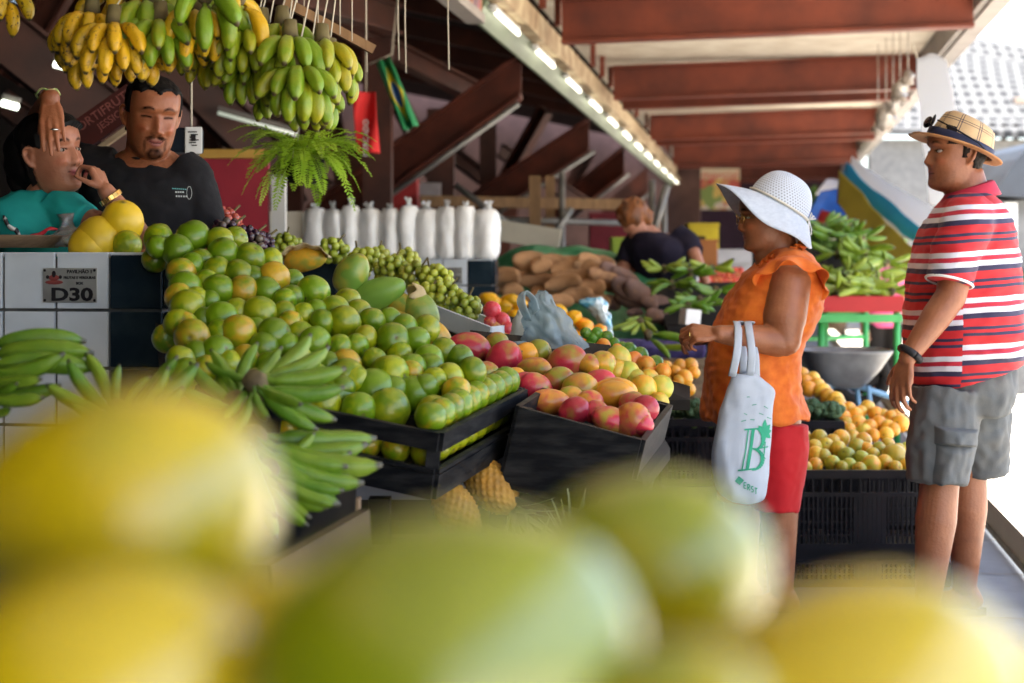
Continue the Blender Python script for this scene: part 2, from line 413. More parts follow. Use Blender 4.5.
# left half of the hall: dark roof on slanting struts
b = MB()
b.add([W(-14, -1.8, 3.545), W(32.2, -1.8, 3.545), W(32.2, -14, 6.2), W(-14, -14, 6.2), W(-14, -1.8, 3.6), W(32.2, -1.8, 3.6), W(32.2, -14, 6.26), W(-14, -14, 6.26)],
      [(0, 1, 2, 3), (7, 6, 5, 4), (0, 4, 5, 1), (3, 2, 6, 7), (0, 3, 7, 4), (1, 5, 6, 2)], 0, False); b.build('roof_panel', M['dkwood'], hall)
for k in range(9):
    b = MB(); b.bar(W(5+k*2.4, -1.98, 3.38), W(5+k*2.4, -13, 5.84), .12, .2); b.build('rafter', M['rust_d'], hall)
for k in range(6):
    b = MB(); v = -3-k*1.7; b.bar(W(4.2, v, 3.6-(v+1.98)*.224), W(25.8, v, 3.6-(v+1.98)*.224), .08, .1); b.build('purlin', M['rust_d'], hall)
def strut(a, c, h, wf, m='rust_d', flange=True):
    d = (c-a).normalized(); b = MB(); ibeam(b, a, c+d*(.45 if flange else 0), h, wf)
    if flange:                     # the top end is cut upright where it meets the fascia
        dv = d.dot(EV); b.disp(lambda p: p-d*max(0, (p.dot(EV)+1.95)/dv))
    b.build('strut', M[m], hall)
    if flange:
        d = (c-a).normalized(); up = (V((0, 0, 1))-d*d.z).normalized(); b = MB()
        b.tube([a-up*(h/2+.035), c-up*(h/2+.035)], .022, 8); b.build('conduit', M['galv'], hall)
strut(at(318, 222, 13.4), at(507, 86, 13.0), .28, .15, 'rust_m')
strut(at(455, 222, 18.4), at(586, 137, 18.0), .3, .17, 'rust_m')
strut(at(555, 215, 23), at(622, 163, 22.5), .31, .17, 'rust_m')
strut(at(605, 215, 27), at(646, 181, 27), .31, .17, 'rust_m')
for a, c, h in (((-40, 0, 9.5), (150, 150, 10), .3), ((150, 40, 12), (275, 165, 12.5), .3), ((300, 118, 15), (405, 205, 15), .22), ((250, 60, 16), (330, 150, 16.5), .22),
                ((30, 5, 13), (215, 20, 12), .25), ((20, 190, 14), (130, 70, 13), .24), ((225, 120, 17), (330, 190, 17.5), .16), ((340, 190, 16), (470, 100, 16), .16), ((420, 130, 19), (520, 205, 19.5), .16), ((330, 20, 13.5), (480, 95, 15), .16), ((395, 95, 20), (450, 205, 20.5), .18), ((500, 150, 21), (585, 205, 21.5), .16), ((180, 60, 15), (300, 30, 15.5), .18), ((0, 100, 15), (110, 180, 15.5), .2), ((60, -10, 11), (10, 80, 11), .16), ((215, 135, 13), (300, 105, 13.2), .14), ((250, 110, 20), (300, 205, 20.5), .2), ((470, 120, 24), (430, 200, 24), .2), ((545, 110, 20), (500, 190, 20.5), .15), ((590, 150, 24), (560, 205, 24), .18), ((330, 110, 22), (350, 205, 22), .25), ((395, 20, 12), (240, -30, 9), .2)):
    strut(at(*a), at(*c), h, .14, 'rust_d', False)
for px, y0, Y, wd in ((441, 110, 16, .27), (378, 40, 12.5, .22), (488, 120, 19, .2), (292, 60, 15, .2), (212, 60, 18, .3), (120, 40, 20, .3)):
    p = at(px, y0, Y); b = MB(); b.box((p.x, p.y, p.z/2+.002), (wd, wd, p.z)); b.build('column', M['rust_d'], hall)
# timber and pipe rack beyond the tuber stall
rk = empty('stall_rack', at(540, 265, 15)*1, 'bare rack of tan posts and grey pipes behind the green tarpaulin', 'rack'); rk.location.z = 0
def seg(rk, nm, a, c, r, m, sq=False):
    b = MB()
    if sq: b.bar(a, c, r*2, r*2)
    else: b.tube([a, c], r, 8)
    b.build(nm, M[m], rk)
for px in (535, 550): p = at(px, 176, 15+(px-535)*.02); seg(rk, 'post', V((p.x, p.y, .004)), p, .055 if px == 535 else .045, 'tan', True)
seg(rk, 'rail', at(420, 201, 14.8), at(640, 205, 15.2), .05, 'tan', True); seg(rk, 'rail', at(470, 219, 14.9), at(625, 223, 15.2), .03, 'galv')
for px, py in ((562, 172), (652, 180), (664, 190)): p = at(px, py, 14.7); seg(rk, 'pipe', V((p.x, p.y, .004)), p, .03, 'galv')
seg(rk, 'brace', at(545, 246, 14.6), at(572, 208, 14.6), .03, 'galv'); seg(rk, 'brace', at(650, 245, 14.6), at(667, 185, 14.6), .035, 'galv'); seg(rk, 'brace', at(455, 185, 14.5), at(530, 240, 14.5), .03, 'galv')
# walls that close the view, plus an unseen one added to cut front fill
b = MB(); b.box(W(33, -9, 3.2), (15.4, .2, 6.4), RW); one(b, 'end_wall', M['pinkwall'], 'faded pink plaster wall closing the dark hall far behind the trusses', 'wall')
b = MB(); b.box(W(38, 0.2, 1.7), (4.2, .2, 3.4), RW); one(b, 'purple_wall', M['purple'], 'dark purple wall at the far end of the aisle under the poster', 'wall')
b = MB(); b.box(W(13.2, -14.1, 3.1), (.15, 40, 6.2), RW); b.box(W(-7, -6.6, 3.1), (14.8, .15, 6.2), RW); one(b, 'side_and_fill_block_wall', M['dark'], 'dark hall side wall behind the sellers, with an added light-blocking wall behind the camera', 'wall')  # second box is an added wall behind the camera, blocking front fill light
# poster
P0 = at(712, 189, 33); ps = empty('poster', P0, 'produce poster with a red headline hanging at the far end of the aisle', 'poster')
def poster_mat():
    m, nt, b = newmat('printed_produce_poster'); n = N(nt); tc = n('ShaderNodeTexCoord').outputs['Object']
    vo = n('ShaderNodeTexVoronoi'); vo.inputs['Scale'].default_value = 5; n.L(tc, vo.inputs['Vector']); sp = n('ShaderNodeSeparateColor'); n.L(vo.outputs['Color'], sp.inputs[0])
    c = n.ramp(sp.outputs[0], [(0, (.55, .25, .1)), (.25, (.5, .08, .05)), (.45, (.6, .42, .1)), (.65, (.2, .28, .06)), (.85, (.6, .5, .4))], 'CONSTANT')
    sx = n('ShaderNodeSeparateXYZ'); n.L(tc, sx.inputs[0])
    n.L(n.mix(n.math('GREATER_THAN', sx.outputs[2], .2), c, (.62, .5, .34)), b.inputs['Base Color']); b.inputs['Roughness'].default_value = .5; return m
MB().box(P0, (1.15, .02, .85)).build('sheet', poster_mat(), ps)
text('Comercial', .26, mat('red_print', (.55, .05, .04)), ps, P0+V((0, -.014, .28)), Matrix.Rotation(PI/2, 3, 'X'), 'headline', .001)
# red kiosk panel behind the seller
kp = empty('kiosk_panel', at(236, 265, 8.2), 'red painted kiosk panel with a mustard top rail behind the man in black', 'panel'); kp.location.z = 0
p = at(232, 158, 8.2); MB().box((p.x, 8.2, p.z/2), (.38, .05, p.z-.01)).build('panel', M['magenta'], kp); MB().box((p.x, 8.2, p.z+.02), (.4, .07, .045)).build('rail', M['mustard'], kp)
MB().box((at(279, 0, 8.2).x, 8.2, .83), (.07, .06, 1.66)).build('post', M['plaster'], kp)
b = MB(); p = at(270, 212, 9.7); b.bbox((p.x, 9.7, p.z-.2), (.42, .2, .4)); one(b, 'cream_board', M['cream_wall'], 'blank cream board standing left of the white flour bags', 'board')
b = MB(); b.bar(at(430, 219, 12.2), at(560, 240, 12.0), .03, .16); one(b, 'cream_plank', M['cream_wall'], 'long cream plank sloping down behind the green tarpaulin', 'plank')
# hanging sign board left of the seller
sb = empty('slanted_sign', at(92, 122, 6.3), 'slanted dark red signboard with pale lettering hanging between the two sellers', 'sign')
R = Matrix.Rotation(math.radians(-35), 3, 'Y'); c = at(100, 122, 6.3)
MB().box(c, (.34, .03, .12), R).build('board', mat('dark_red_board', (.06, .010, .008), (.045, .009, .007), .5), sb)
MB().box(c+R @ V((.0, -.005, -.085)), (.36, .03, .02), R).build('lower_edge', M['peel'], sb)
RT = R @ Matrix.Rotation(PI/2, 3, 'X'); mt = mat('pale_red_lettering', (.22, .07, .06))
text('HORTIFRUTI', .05, mt, sb, c+R @ V((.02, -.017, .025)), RT); text('JESSICA', .04, mt, sb, c+R @ V((.05, -.017, -.02)), RT)
for px, py, Y in ((62, 66, 9.3), (10, 105, 9.0), (346, 83, 11.5), (372, 98, 14), (412, 137, 15), (258, 124, 12)):
    p = at(px, py, Y); r = empty('batten_lamp', p, {62: 'small lit tube glowing left of the ripe bananas', 10: 'small lit tube glowing above the woman in teal', 346: 'small lit tube glowing beside the rightmost banana hand',
        372: 'small round glow between the red banner and the flag', 412: 'small lit tube glowing beyond the big slanting strut', 258: 'long dim tube hanging above the fern'}[px], 'lamp', 'lamps glowing in the dark hall')
    L = {258: .3, 372: .02, 412: .05, 346: .07}.get(px, .045)
    MB().tube([p+V((-L, 0, .28*L)), p+V((L, 0, -.28*L))], (.02 if px != 258 else .014), 8).build('tube', emit('dim_tube', (.9, 1, .8), 1. if px != 258 else .08), r)
    MB().bar(p+V((-L, 0.03, .28*L+.04)), p+V((L, 0.03, -.28*L+.04)), .05, .03).build('fixture', M['gutter'], r)

# ================================================================== tiled stall walls
PLQ = {}
def stall_wall(u, name, label, num, vlen, tile=.15):
    base = W(u, -1.57, 0); r = empty(name, base, label, 'stall wall', 'tiled stall walls'); H = 1.234; th = .135
    MB().box(W(u+th/2+.012, -1.57-vlen/2, H/2), (vlen-.02, th-.02, H-.03), RW).build('core', M['grout'], r)
    wt = MB(); dt = MB()
    nrow = 8; hz = H/nrow
    for i in range(nrow):
        z = H-hz*(i+.5)
        ncol = int(vlen/tile)
        for j in range(ncol):
            v = -1.57-tile*(j+.5); t = dt if j == 0 else wt
            tiw = tile-.008
            t.bbox(W(u+.006, v, z), (tiw, .014, hz-.008), RW, 0, .003)
        dt.bbox(W(u+th/2+.01, -1.57+.004, z), (.012, th-.006, hz-.008), RW, 0, .003)
    for j in range(int(vlen/tile)):
        wt.bbox(W(u+th/2+.005, -1.57-tile*(j+.5), H-.006), (tile-.006, th+.012, .012), RW, 0, .003)
    wt.build('white_tiles', M['white_tile'], r); dt.build('dark_tiles', M['dark_tile'], r)
    pc = W(u-.004, -1.57-tile*1.72, H-.088 if num == 'D30' else H-.095); pq = MB(); pq.bbox(pc, (.152, .004, .092), RW, 0, .0015)
    po = pq.build('plaque', M['alu'], r)
    sc = MB()
    for sx in (-.07, .07):
        for sz in (-.04, .04): sc.ell(pc+RW @ V((sx, -.003, sz)), (.004, .003, .004), RW, 8, 6)
    sc.build('screw', M['ink'], po)
    RT = RW @ Matrix.Rotation(PI/2, 3, 'X')
    text(num, .047, M['ink'], po, pc+RW @ V((.006, -.0028, -.026)), RT, 'lettering', .0008, .0016, 1.45)
    for s_, z, sz in (('PAVILHÃO 1', .036, .013), ('FRUTAS E VERDURAS', .020, .0095), ('BOX', .005, .0095)):
        text(s_, sz, M['ink'], po, pc+RW @ V((.028, -.0028, z)), RT, 'lettering', .0008, .0004)
    em = MB(); q = RW
    em.ell(pc+q @ V((-.044, -.0025, .008)), (.026, .001, .006), RW, 14, 6); em.ell(pc+q @ V((-.044, -.003, .02)), (.016, .001, .008), RW, 12, 6)
    em.build('emblem', M['inkred'], po)
    em = MB(); em.ell(pc+q @ V((-.044, -.004, .03)), (.006, .001, .009), RW, 12, 6)
    for sx in (-.062, -.026): em.ell(pc+q @ V((sx, -.003, .022)), (.005, .001, .005), RW, 10, 6)
    em.build('emblem', M['ink'], po)
    return r
stall_wall(4.03, 'tiled_stall_wall', 'white tiled stall wall with the D30 plaque and dark end tiles', 'D30', 2.9)
stall_wall(5.78, 'tiled_stall_wall', 'tiled stall wall end between the green oranges and the papaya, tiles chipped', 'D29', 2.0)
stall_wall(9.22, 'tiled_stall_wall', 'white tiled stall wall under the row of white bags, D27 plaque', 'D27', 2.6)

# ================================================================== across the street
hs = empty('white_house', W(30, 8, 0), 'white house across the street with a large pale tiled roof', 'house')
def fpt(px, py, Y): return at(px, py, Y)
a, b_, c, d = fpt(880, 22, 36), fpt(1120, 62, 36), fpt(1120, 134, 29), fpt(880, 128, 29)
me = bpy.data.meshes.new('roof'); off = hs.location
th = V((0, 0, -.12))
me.from_pydata([p-off for p in (d, c, b_, a, d+th, c+th, b_+th, a+th)], [], [(0, 1, 2, 3), (7, 6, 5, 4), (0, 4, 5, 1), (1, 5, 6, 2), (2, 6, 7, 3), (3, 7, 4, 0)])
uvl = me.uv_layers.new(name='UVMap')
UVc = [(0, 0), (7.5, -.45), (8.7, 6.4), (.6, 7)]*2
for lp in me.loops: uvl.data[lp.index].uv = UVc[lp.vertex_index]
me.materials.append(M['rooftile']); ro = bpy.data.objects.new('roof', me); C.objects.link(ro); ro.parent = hs
wl = MB(); c0, c1 = fpt(870, 128, 29.4), fpt(1150, 134, 29.4); h = c1.z-.1; wl.box(((c0.x+c1.x)/2, 29.5, h/2), (c1.x-c0.x, .2, h)); wl.build('wall', mat('grey_lime_wash', (.2, .2, .195), (.15, .15, .15), .9), hs)  # one even grey wash over the house wall
for px in (962, 992, 1004, 1016, 948, 930):
    p = fpt(px, 132, 29.35); w_ = MB(); w_.box((p.x, 29.37, p.z), (.1, .05, .3)); w_.build('vent_opening', M['dark'], hs)
sg = MB(); p = fpt(1022, 101, 31); sg.box(p, (.35, .25, .12)); sg.build('roof_vent', mat('brown_cap', (.4, .3, .22)), hs)
# grey-roofed kiosk beyond the man's back
kk = empty('street_kiosk', fpt(1030, 265, 15), 'white street kiosk with a curved grey roof beyond the man in stripes', 'kiosk'); kk.location.z = 0
x0, x1 = fpt(985, 0, 15).x, fpt(1090, 0, 15).x
r = MB(); rings = []
for y in (14.6, 16.5):
    rings.append([V((x0+(x1-x0)*t, y, 1.2+(265-(190-48*math.sin(min(t*2.2, 1)*PI/2)))/F*15)) for t in np.linspace(0, 1, 12)]+[V((x1, y, 1.2+60/F*15)), V((x0, y, 1.2+68/F*15))])
r.loft(rings, 0, True, True, False); r.build('roof', mat('grey_curved_sheet', (.045, .055, .07), (.035, .04, .05), .5, 2, 3), kk)
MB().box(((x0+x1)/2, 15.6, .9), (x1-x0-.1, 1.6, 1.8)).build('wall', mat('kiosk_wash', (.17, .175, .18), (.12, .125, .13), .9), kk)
MB().box((x0+.5, 14.77, .88), (.9, .05, .5)).build('counter', mat('red_paint', (.10, .008, .008), (.08, .006, .006), .7), kk)
MB().box((x0+.5, 14.75, 1.05), (.94, .06, .18)).build('counter_top', mat('green_paint_band', (.012, .07, .025), (.01, .05, .02), .7), kk)
MB().box((x0+.16, 14.76, 1.5), (.12, .04, .55)).build('post', M['white'], kk)
# ================================================================== fruit
def fruitmesh(name, prof, m, n=22, wob=.03, seed=0., bend=0., flat=1.):
    b = MB(); b.lathe(prof, n=n)
    def f(p):
        q = p*(1+wob*nz(p, 1.3, seed)+wob*.4*nz(p, 3.5, seed+5)); q.x += bend*(1-q.z*q.z); q.y *= flat; return q
    b.disp(f); return b.mesh(name, m)
def ball(r=1., top=.0, sq=.95, k=14):
    P = []
    for i in range(k+1):
        a = -PI/2+PI*i/k; d = 1-.10*math.exp(-((a-PI/2)/.2)**2)-.06*math.exp(-((a+PI/2)/.2)**2)
        P.append((max(r*math.cos(a), .012), r*math.sin(a)*sq*d))
    return P
def egg(L, fat=.0, k=16, pw=1.):
    P = []
    for i in range(k+1):
        a = -PI/2+PI*i/k; t = math.sin(a); P.append((max(math.cos(a)**pw*(1+fat*t), .01), L*t))
    return P
FM = {}
FM['green_orange'] = fruit('green_orange_skin', (.098, .180, .003), (.40, .24, .012), (.26, .32, .03), .34, 1.5, 18, .4, .12, (.24, .27, .004), spec=.25, coat=.42)
FM['mango'] = fruit('mango_skin', (.26, .27, .02), (.42, .022, .045), (.5, .38, .15), .34, .9, 20, .3, .05, (.60, .27, .02), spec=.25, coat=.4)
FM['yellow'] = fruit('yellow_orange_skin', (.50, .36, .03), (.30, .34, .03), (.45, .33, .05), .33, 1.1, 16, .25, .1, (.62, .28, .02))
FM['orange'] = fruit('orange_skin', (.66, .26, .015), (.62, .36, .03), (.5, .2, .02), .34, 1.2, 18, .25, .14, (.4, .36, .04))
FM['lime'] = fruit('lime_skin', (.07, .20, .012), (.16, .3, .03), (.13, .25, .03), .25, 1.3, 16, .25, .1, spec=.5)
FM['melon'] = fruit('yellow_melon_skin', (.72, .48, .01), (.66, .43, .02), (.6, .42, .03), .4, 1, 10, .12, .06, scar=.1)
FM['papaya'] = fruit('papaya_skin', (.13, .25, .03), (.62, .33, .02), (.28, .3, .08), .38, .9, 14, .2, .05, (.26, .30, .04))
FM['tuber'] = fruit('brown_tuber_skin', (.40, .215, .10), (.28, .145, .075), (.24, .13, .07), .85, 1.5, 12, .3, .4, (.17, .10, .08), .2, .5, 8)
FM['caqui'] = fruit('persimmon_skin', (.7, .2, .02), (.62, .30, .03), (.5, .2, .02), .35, 1.2, 14, .2, .08)
FM['apple'] = fruit('red_apple_skin', (.5, .035, .05), (.6, .3, .08), (.6, .3, .15), .28, 1., 18, .3, .04)
FM['pepper'] = fruit('yellow_pepper_skin', (.72, .38, .01), (.72, .22, .01), (.6, .3, .02), .25, 1.2, 6, .1, .04)
FM['near'] = fruit('ripe_yellow_mango_skin', (.47, .355, .0015), (.20, .25, .0015), (.5, .38, .05), .42, .75, 12, .2, .05, scar=.15, spec=.3, coat=1.)
FM['near'].node_tree.nodes['Principled BSDF'].inputs['Coat IOR'].default_value = 1.55; FM['near'].node_tree.nodes['Principled BSDF'].inputs['Coat Roughness'].default_value = .05
FM['stem'] = mat('dry_fruit_stem', (.2, .14, .06), (.12, .1, .04), .8, 20, 2)
stem_me = MB().tube([(0, 0, 0), (.0, .02, .05), (.01, .03, .11)], [.07, .045, .05], 7).lathe([(.16, .02), (.12, .035), (.03, .04)], n=8).mesh('stem', FM['stem'])
ME = {
 'green_orange': [fruitmesh('green_orange', ball(sq=.94), FM['green_orange'], 24, .035, s*3.1) for s in range(4)],
 'mango': [fruitmesh('mango', egg(1.28, .08), FM['mango'], 22, .05, s*2.3, .12, .88) for s in range(4)],
 'yellow': [fruitmesh('yellow_orange', ball(sq=.95), FM['yellow'], 22, .04, s*1.9) for s in range(3)],
 'orange': [fruitmesh('orange', ball(sq=.96), FM['orange'], 20, .03, s*2.2) for s in range(3)],
 'lime': [fruitmesh('lime', egg(1.08, 0), FM['lime'], 18, .03, s*1.3) for s in range(2)],
 'melon': [fruitmesh('melon', egg(1.08, .03), FM['melon'], 32, .03, s) for s in range(2)],
 'papaya': [fruitmesh('papaya', egg(1.75, -.16, pw=.85), FM['papaya'], 26, .05, s*2.7) for s in range(3)],
 'tuber': [fruitmesh('tuber', egg(1.7+.3*s, .05*(s-1), pw=.85), FM['tuber'], 22, .06, s*2.9, .2) for s in range(4)],
 'caqui': [fruitmesh('persimmon', ball(sq=.8), FM['caqui'], 20, .04, s) for s in range(2)],
 'apple': [fruitmesh('apple', ball(sq=.92), FM['apple'], 20, .04, s) for s in range(2)],
 'pepper': [fruitmesh('yellow_pepper', egg(1.35, .12, pw=.8), FM['pepper'], 20, .16, s*1.7) for s in range(3)],
 'near': [fruitmesh('mango', egg(1.22, .06), FM['near'], 48, .03, s*2.3, .08, .95) for s in range(3)],
}
def rrot(): return Euler((random.uniform(0, 6.28), random.uniform(0, 6.28), random.uniform(0, 6.28)))
def put(kind, name, cat, p, r, red=.5, grn=.5, rot=None, group=None, label=None, stem=False):
    o = inst(name, random.choice(ME[kind]), p, rot if rot is not None else rrot(), r, (red, grn, random.random(), 1))
    o['category'] = cat
    if group: o['group'] = group
    if label: o['label'] = label
    if stem: inst('stem', stem_me, (0, 0, .87 if kind != 'mango' else 1.24), parent=o)
    return o
def stem_up(tilt=.7):     # stalk end up, leaning any way
    return Euler((random.uniform(-tilt, tilt), random.uniform(-tilt, tilt), random.uniform(0, 6.28)))

# ---------------------------------------------------------------- the heap of green oranges
def Z5(L, ox, oy, sc): return [(ox+a/sc, oy+b/sc, d/sc)+tuple(r) for a, b, d, *r in L]
go = Z5([(180, 127, 112), (127, 172, 105), (270, 140, 92), (283, 183, 105), (375, 197, 100), (62, 132, 95), (60, 160, 75), (135, 248, 98, .62), (178, 222, 80), (207, 205, 78), (262, 240, 92), (335, 255, 100), (385, 262, 74),
 (456, 267, 106, .85), (268, 308, 106), (350, 312, 106, .7), (225, 280, 82), (155, 300, 110), (190, 340, 84), (430, 313, 100), (160, 365, 116), (235, 345, 72), (278, 405, 112), (410, 385, 112), (495, 343, 80), (520, 332, 82),
 (590, 316, 112), (88, 420, 92), (150, 428, 92, .6), (178, 468, 116, .72), (335, 452, 118, .95), (457, 460, 112), (265, 520, 110), (120, 545, 95), (225, 578, 92, .7), (360, 540, 92, .6), (490, 388, 84), (558, 390, 76), (515, 420, 82, .65),
 (602, 382, 82), (662, 378, 102), (622, 418, 86), (695, 420, 112), (597, 490, 112), (680, 502, 84), (738, 500, 84), (770, 470, 82, .85), (862, 478, 112), (942, 480, 92), (985, 548, 104), (702, 562, 102, .75), (640, 560, 84), (850, 588, 116), (925, 590, 86, .7),
 (972, 640, 90), (802, 642, 122), (930, 660, 114), (735, 615, 92), (1005, 615, 84), (800, 545, 80), (545, 540, 84), (690, 640, 84), (440, 560, 86), (400, 620, 88), (300, 620, 84), (520, 610, 88), (600, 600, 84), (95, 330, 88, .7), (100, 250, 80)], 140, 200, 3.413)
go += Z5([(185, 80, 112), (225, 130, 112), (290, 90, 94), (235, 35, 88), (340, 72, 76), (340, 136, 88, .75), (285, 22, 76), (330, 20, 72), (380, 45, 74), (440, 30, 72), (400, 82, 74, .7), (150, 130, 90), (95, 90, 94), (60, 110, 90), (120, 40, 84)], 300, 360, 2.56)
def dgo(px, py): return 4.32-.0046*(py-237)+.0011*(px-300)
def heapfruit(L, kind, name, cat, group, df, base_red=.17, jit=.1, rots=None, real=None, under=0, base_g=.42, jg=.28):
    out = []
    for q in L:
        px, py, d = q[:3]; red = (q[3]*.86 if kind == 'green_orange' else q[3]) if len(q) > 3 else base_red+random.uniform(-jit, jit)
        Y = df(px, py); r = d/2/F*Y*(1.1 if kind == 'green_orange' else 1.)
        if real: r = min(max(r, real[0]), real[1])
        if kind == 'green_orange' and py > 258 and px < 182: px = px+.75*(182-px)
        Y = df(px, py); r = d/2/F*Y*(1.1 if kind == 'green_orange' else 1.)
        if kind == 'green_orange' and py > 388 and px < 445: Y += .05; r *= 1.01
        o = put(kind, name, cat, at(px, py, Y), r, red, base_g+random.uniform(-jg, jg), rots() if rots else None, group)
        out.append(o)
    return out
GO = heapfruit(go, 'green_orange', 'green_orange', 'orange', 'green oranges heaped on the near stall', dgo)
extra = []
for px, py, d in [(q[0]+random.uniform(-9, 9), q[1]+random.uniform(-6, 14), q[2]) for q in go[1:46:2]]:
    p = at(px, py, dgo(px, py)); p += V((.0, .062, -.03)); extra.append(put('green_orange', 'green_orange', 'orange', p, .036, .4, .4, None, 'green oranges heaped on the near stall'))
GO += extra
POLY = [(176, 240), (232, 236), (330, 296), (425, 325), (478, 366), (420, 398), (345, 402), (290, 384), (182, 384)]
def inside(x, y):
    k = False
    for (x0, y0), (x1, y1) in zip(POLY, POLY[1:]+POLY[:1]):
        if (y0 > y) != (y1 > y) and x < (x1-x0)*(y-y0)/(y1-y0)+x0: k = not k
    return k
cen = [q[:2] for q in go]; rnd_ = random.Random(3); tries = 0
while tries < 4000 and len(GO) < 190:
    tries += 1; x, y = rnd_.uniform(150, 520), rnd_.uniform(235, 420)
    if inside(x, y) and all((x-a)**2+(y-b)**2 > 15.5**2 for a, b in cen):
        cen.append((x, y)); Y = dgo(x, y)+.03; GO.append(put('green_orange', 'green_orange', 'orange', at(x, y, Y), rnd_.uniform(.033, .038), rnd_.uniform(.05, .35), rnd_.uniform(.2, .7), None, 'green oranges heaped on the near stall'))
def golab(o, n, r):
    c = 'orange-blushed green orange' if o.color[0] > .6 else ('yellowish green orange' if o.color[0] > .42 else 'green orange')
    return '%s, %s from left in level %s of the heap by the dark pillar' % (c, n, {ORD[i]: ['', 'one', 'two', 'three', 'four', 'five', 'six', 'seven', 'eight', 'nine'][i] for i in range(1, 10)}[r])
rowlabels(GO, 9, golab)
# sloping display board under the heap
b = MB(); b.add([at(150, 262, 4.5)-V((0, 0, .0)), at(318, 300, 4.62), at(530, 392, 4.22), at(445, 445, 3.72), at(165, 440, 3.78)], [(0, 1, 2, 3, 4)], 0, False)
v0 = b.v[:]; b.add([p+V((0, .02, -.03)) for p in v0], [(4, 3, 2, 1, 0)], 0, False)
for i in range(5): b.add([v0[i], v0[(i+1) % 5], v0[(i+1) % 5]+V((0, .02, -.03)), v0[i]+V((0, .02, -.03))], [(0, 3, 2, 1)], 0, False)
one(b, 'display_board', M['dark'], 'dark sloping board carrying the heap of green oranges', 'display board')

# ---------------------------------------------------------------- crates
M['crate'] = mat('worn_black_crate_wood', (.005, .0055, .007), (.03, .03, .03), .5, 9, 6, .3, 30, lo=.42, hi=.8, stretch=(1, 1, 5))
M['plastic_black'] = mat('black_crate_plastic', (.006, .006, .009), (.012, .011, .015), .38, 6, 3)
def tray(C0, e1, L1, e2, L2, H, bands, label, rim=.028):
    """open tray: C0 the corner nearest the viewer (top of the rim), e1 along the right-hand side, e2 along the front"""
    e1 = e1.normalized(); e2 = (e2-e1*e2.dot(e1)).normalized(); up = e2.cross(e1).normalized()
    if up.z < 0: up = -up
    r = empty('fruit_crate', C0-up*H, label, 'crate', 'black trays of fruit')
    def panel(a, c):
        b = MB(); d = (c-a).normalized()
        for z0, z1 in bands: b.bar(a-up*((z0+z1)/2)+d*.003, c-up*((z0+z1)/2)-d*.003, .014, z1-z0, up)
        b.build('side_panel', M['crate'], r)
    P = [C0, C0+e1*L1, C0+e1*L1+e2*L2, C0+e2*L2]
    for i in range(4): panel(P[i], P[(i+1) % 4])
    for p, s1, s2 in ((P[0], 1, 1), (P[1], -1, 1), (P[2], -1, -1), (P[3], 1, -1)):
        b = MB(); q = p+e1*s1*.016+e2*s2*.016; b.bar(q-up*.002, q-up*(H-.002), .03, .03); b.build('corner_post', M['crate'], r)
    b = MB(); b.bar((P[0]+P[3])/2-up*(H-.006)+e1*.0, (P[1]+P[2])/2-up*(H-.006), L2-.02, .012, up); b.build('bottom', M['crate'], r)
    return r, e1, e2, up
C1 = at(441, 433, 3.5)
t1 = tray(C1, at(527, 388, 4.12)-C1, .64, at(345, 410, 3.6)-C1, .42, .15, ((0, .042), (.082, .092), (.095, .15)), 'black slatted tray of green oranges on the near stall')
_, e1, e2, up = t1
RIM = []
for k in range(10):
    RIM.append(put('green_orange', 'green_orange', 'orange', C1+e1*(.05+k*.062)+e2*.045+up*.018, .037, .3+.05*(k % 3), .4, None, 'green oranges in the row along the crate rim', 'green orange, %s from the front in the row along the tray rim' % ORD[k+1]))
for k in range(9):
    put('green_orange', 'green_orange', 'orange', C1+e1*(.06+k*.066)+e2*.05-up*.065, .035, .5, .6, None, 'green oranges behind the tray slats', 'yellow-green orange behind the side slats of the tray, %s from the front' % ORD[k+1])
for k in range(5):
    put('green_orange', 'green_orange', 'orange', C1+e1*.055+e2*(.12+k*.068)-up*.07, .034, .5, .5, None, 'green oranges behind the tray slats', 'green orange behind the front slats of the tray, %s from the corner' % ORD[k+1])
C2 = at(643, 440, 3.8)
t2 = tray(C2, at(671, 404, 4.45)-C2, .66, at(527, 407, 3.87)-C2, .31, .3, ((0, .2), (.215, .3)), 'deep black crate heaped with red and green mangoes')

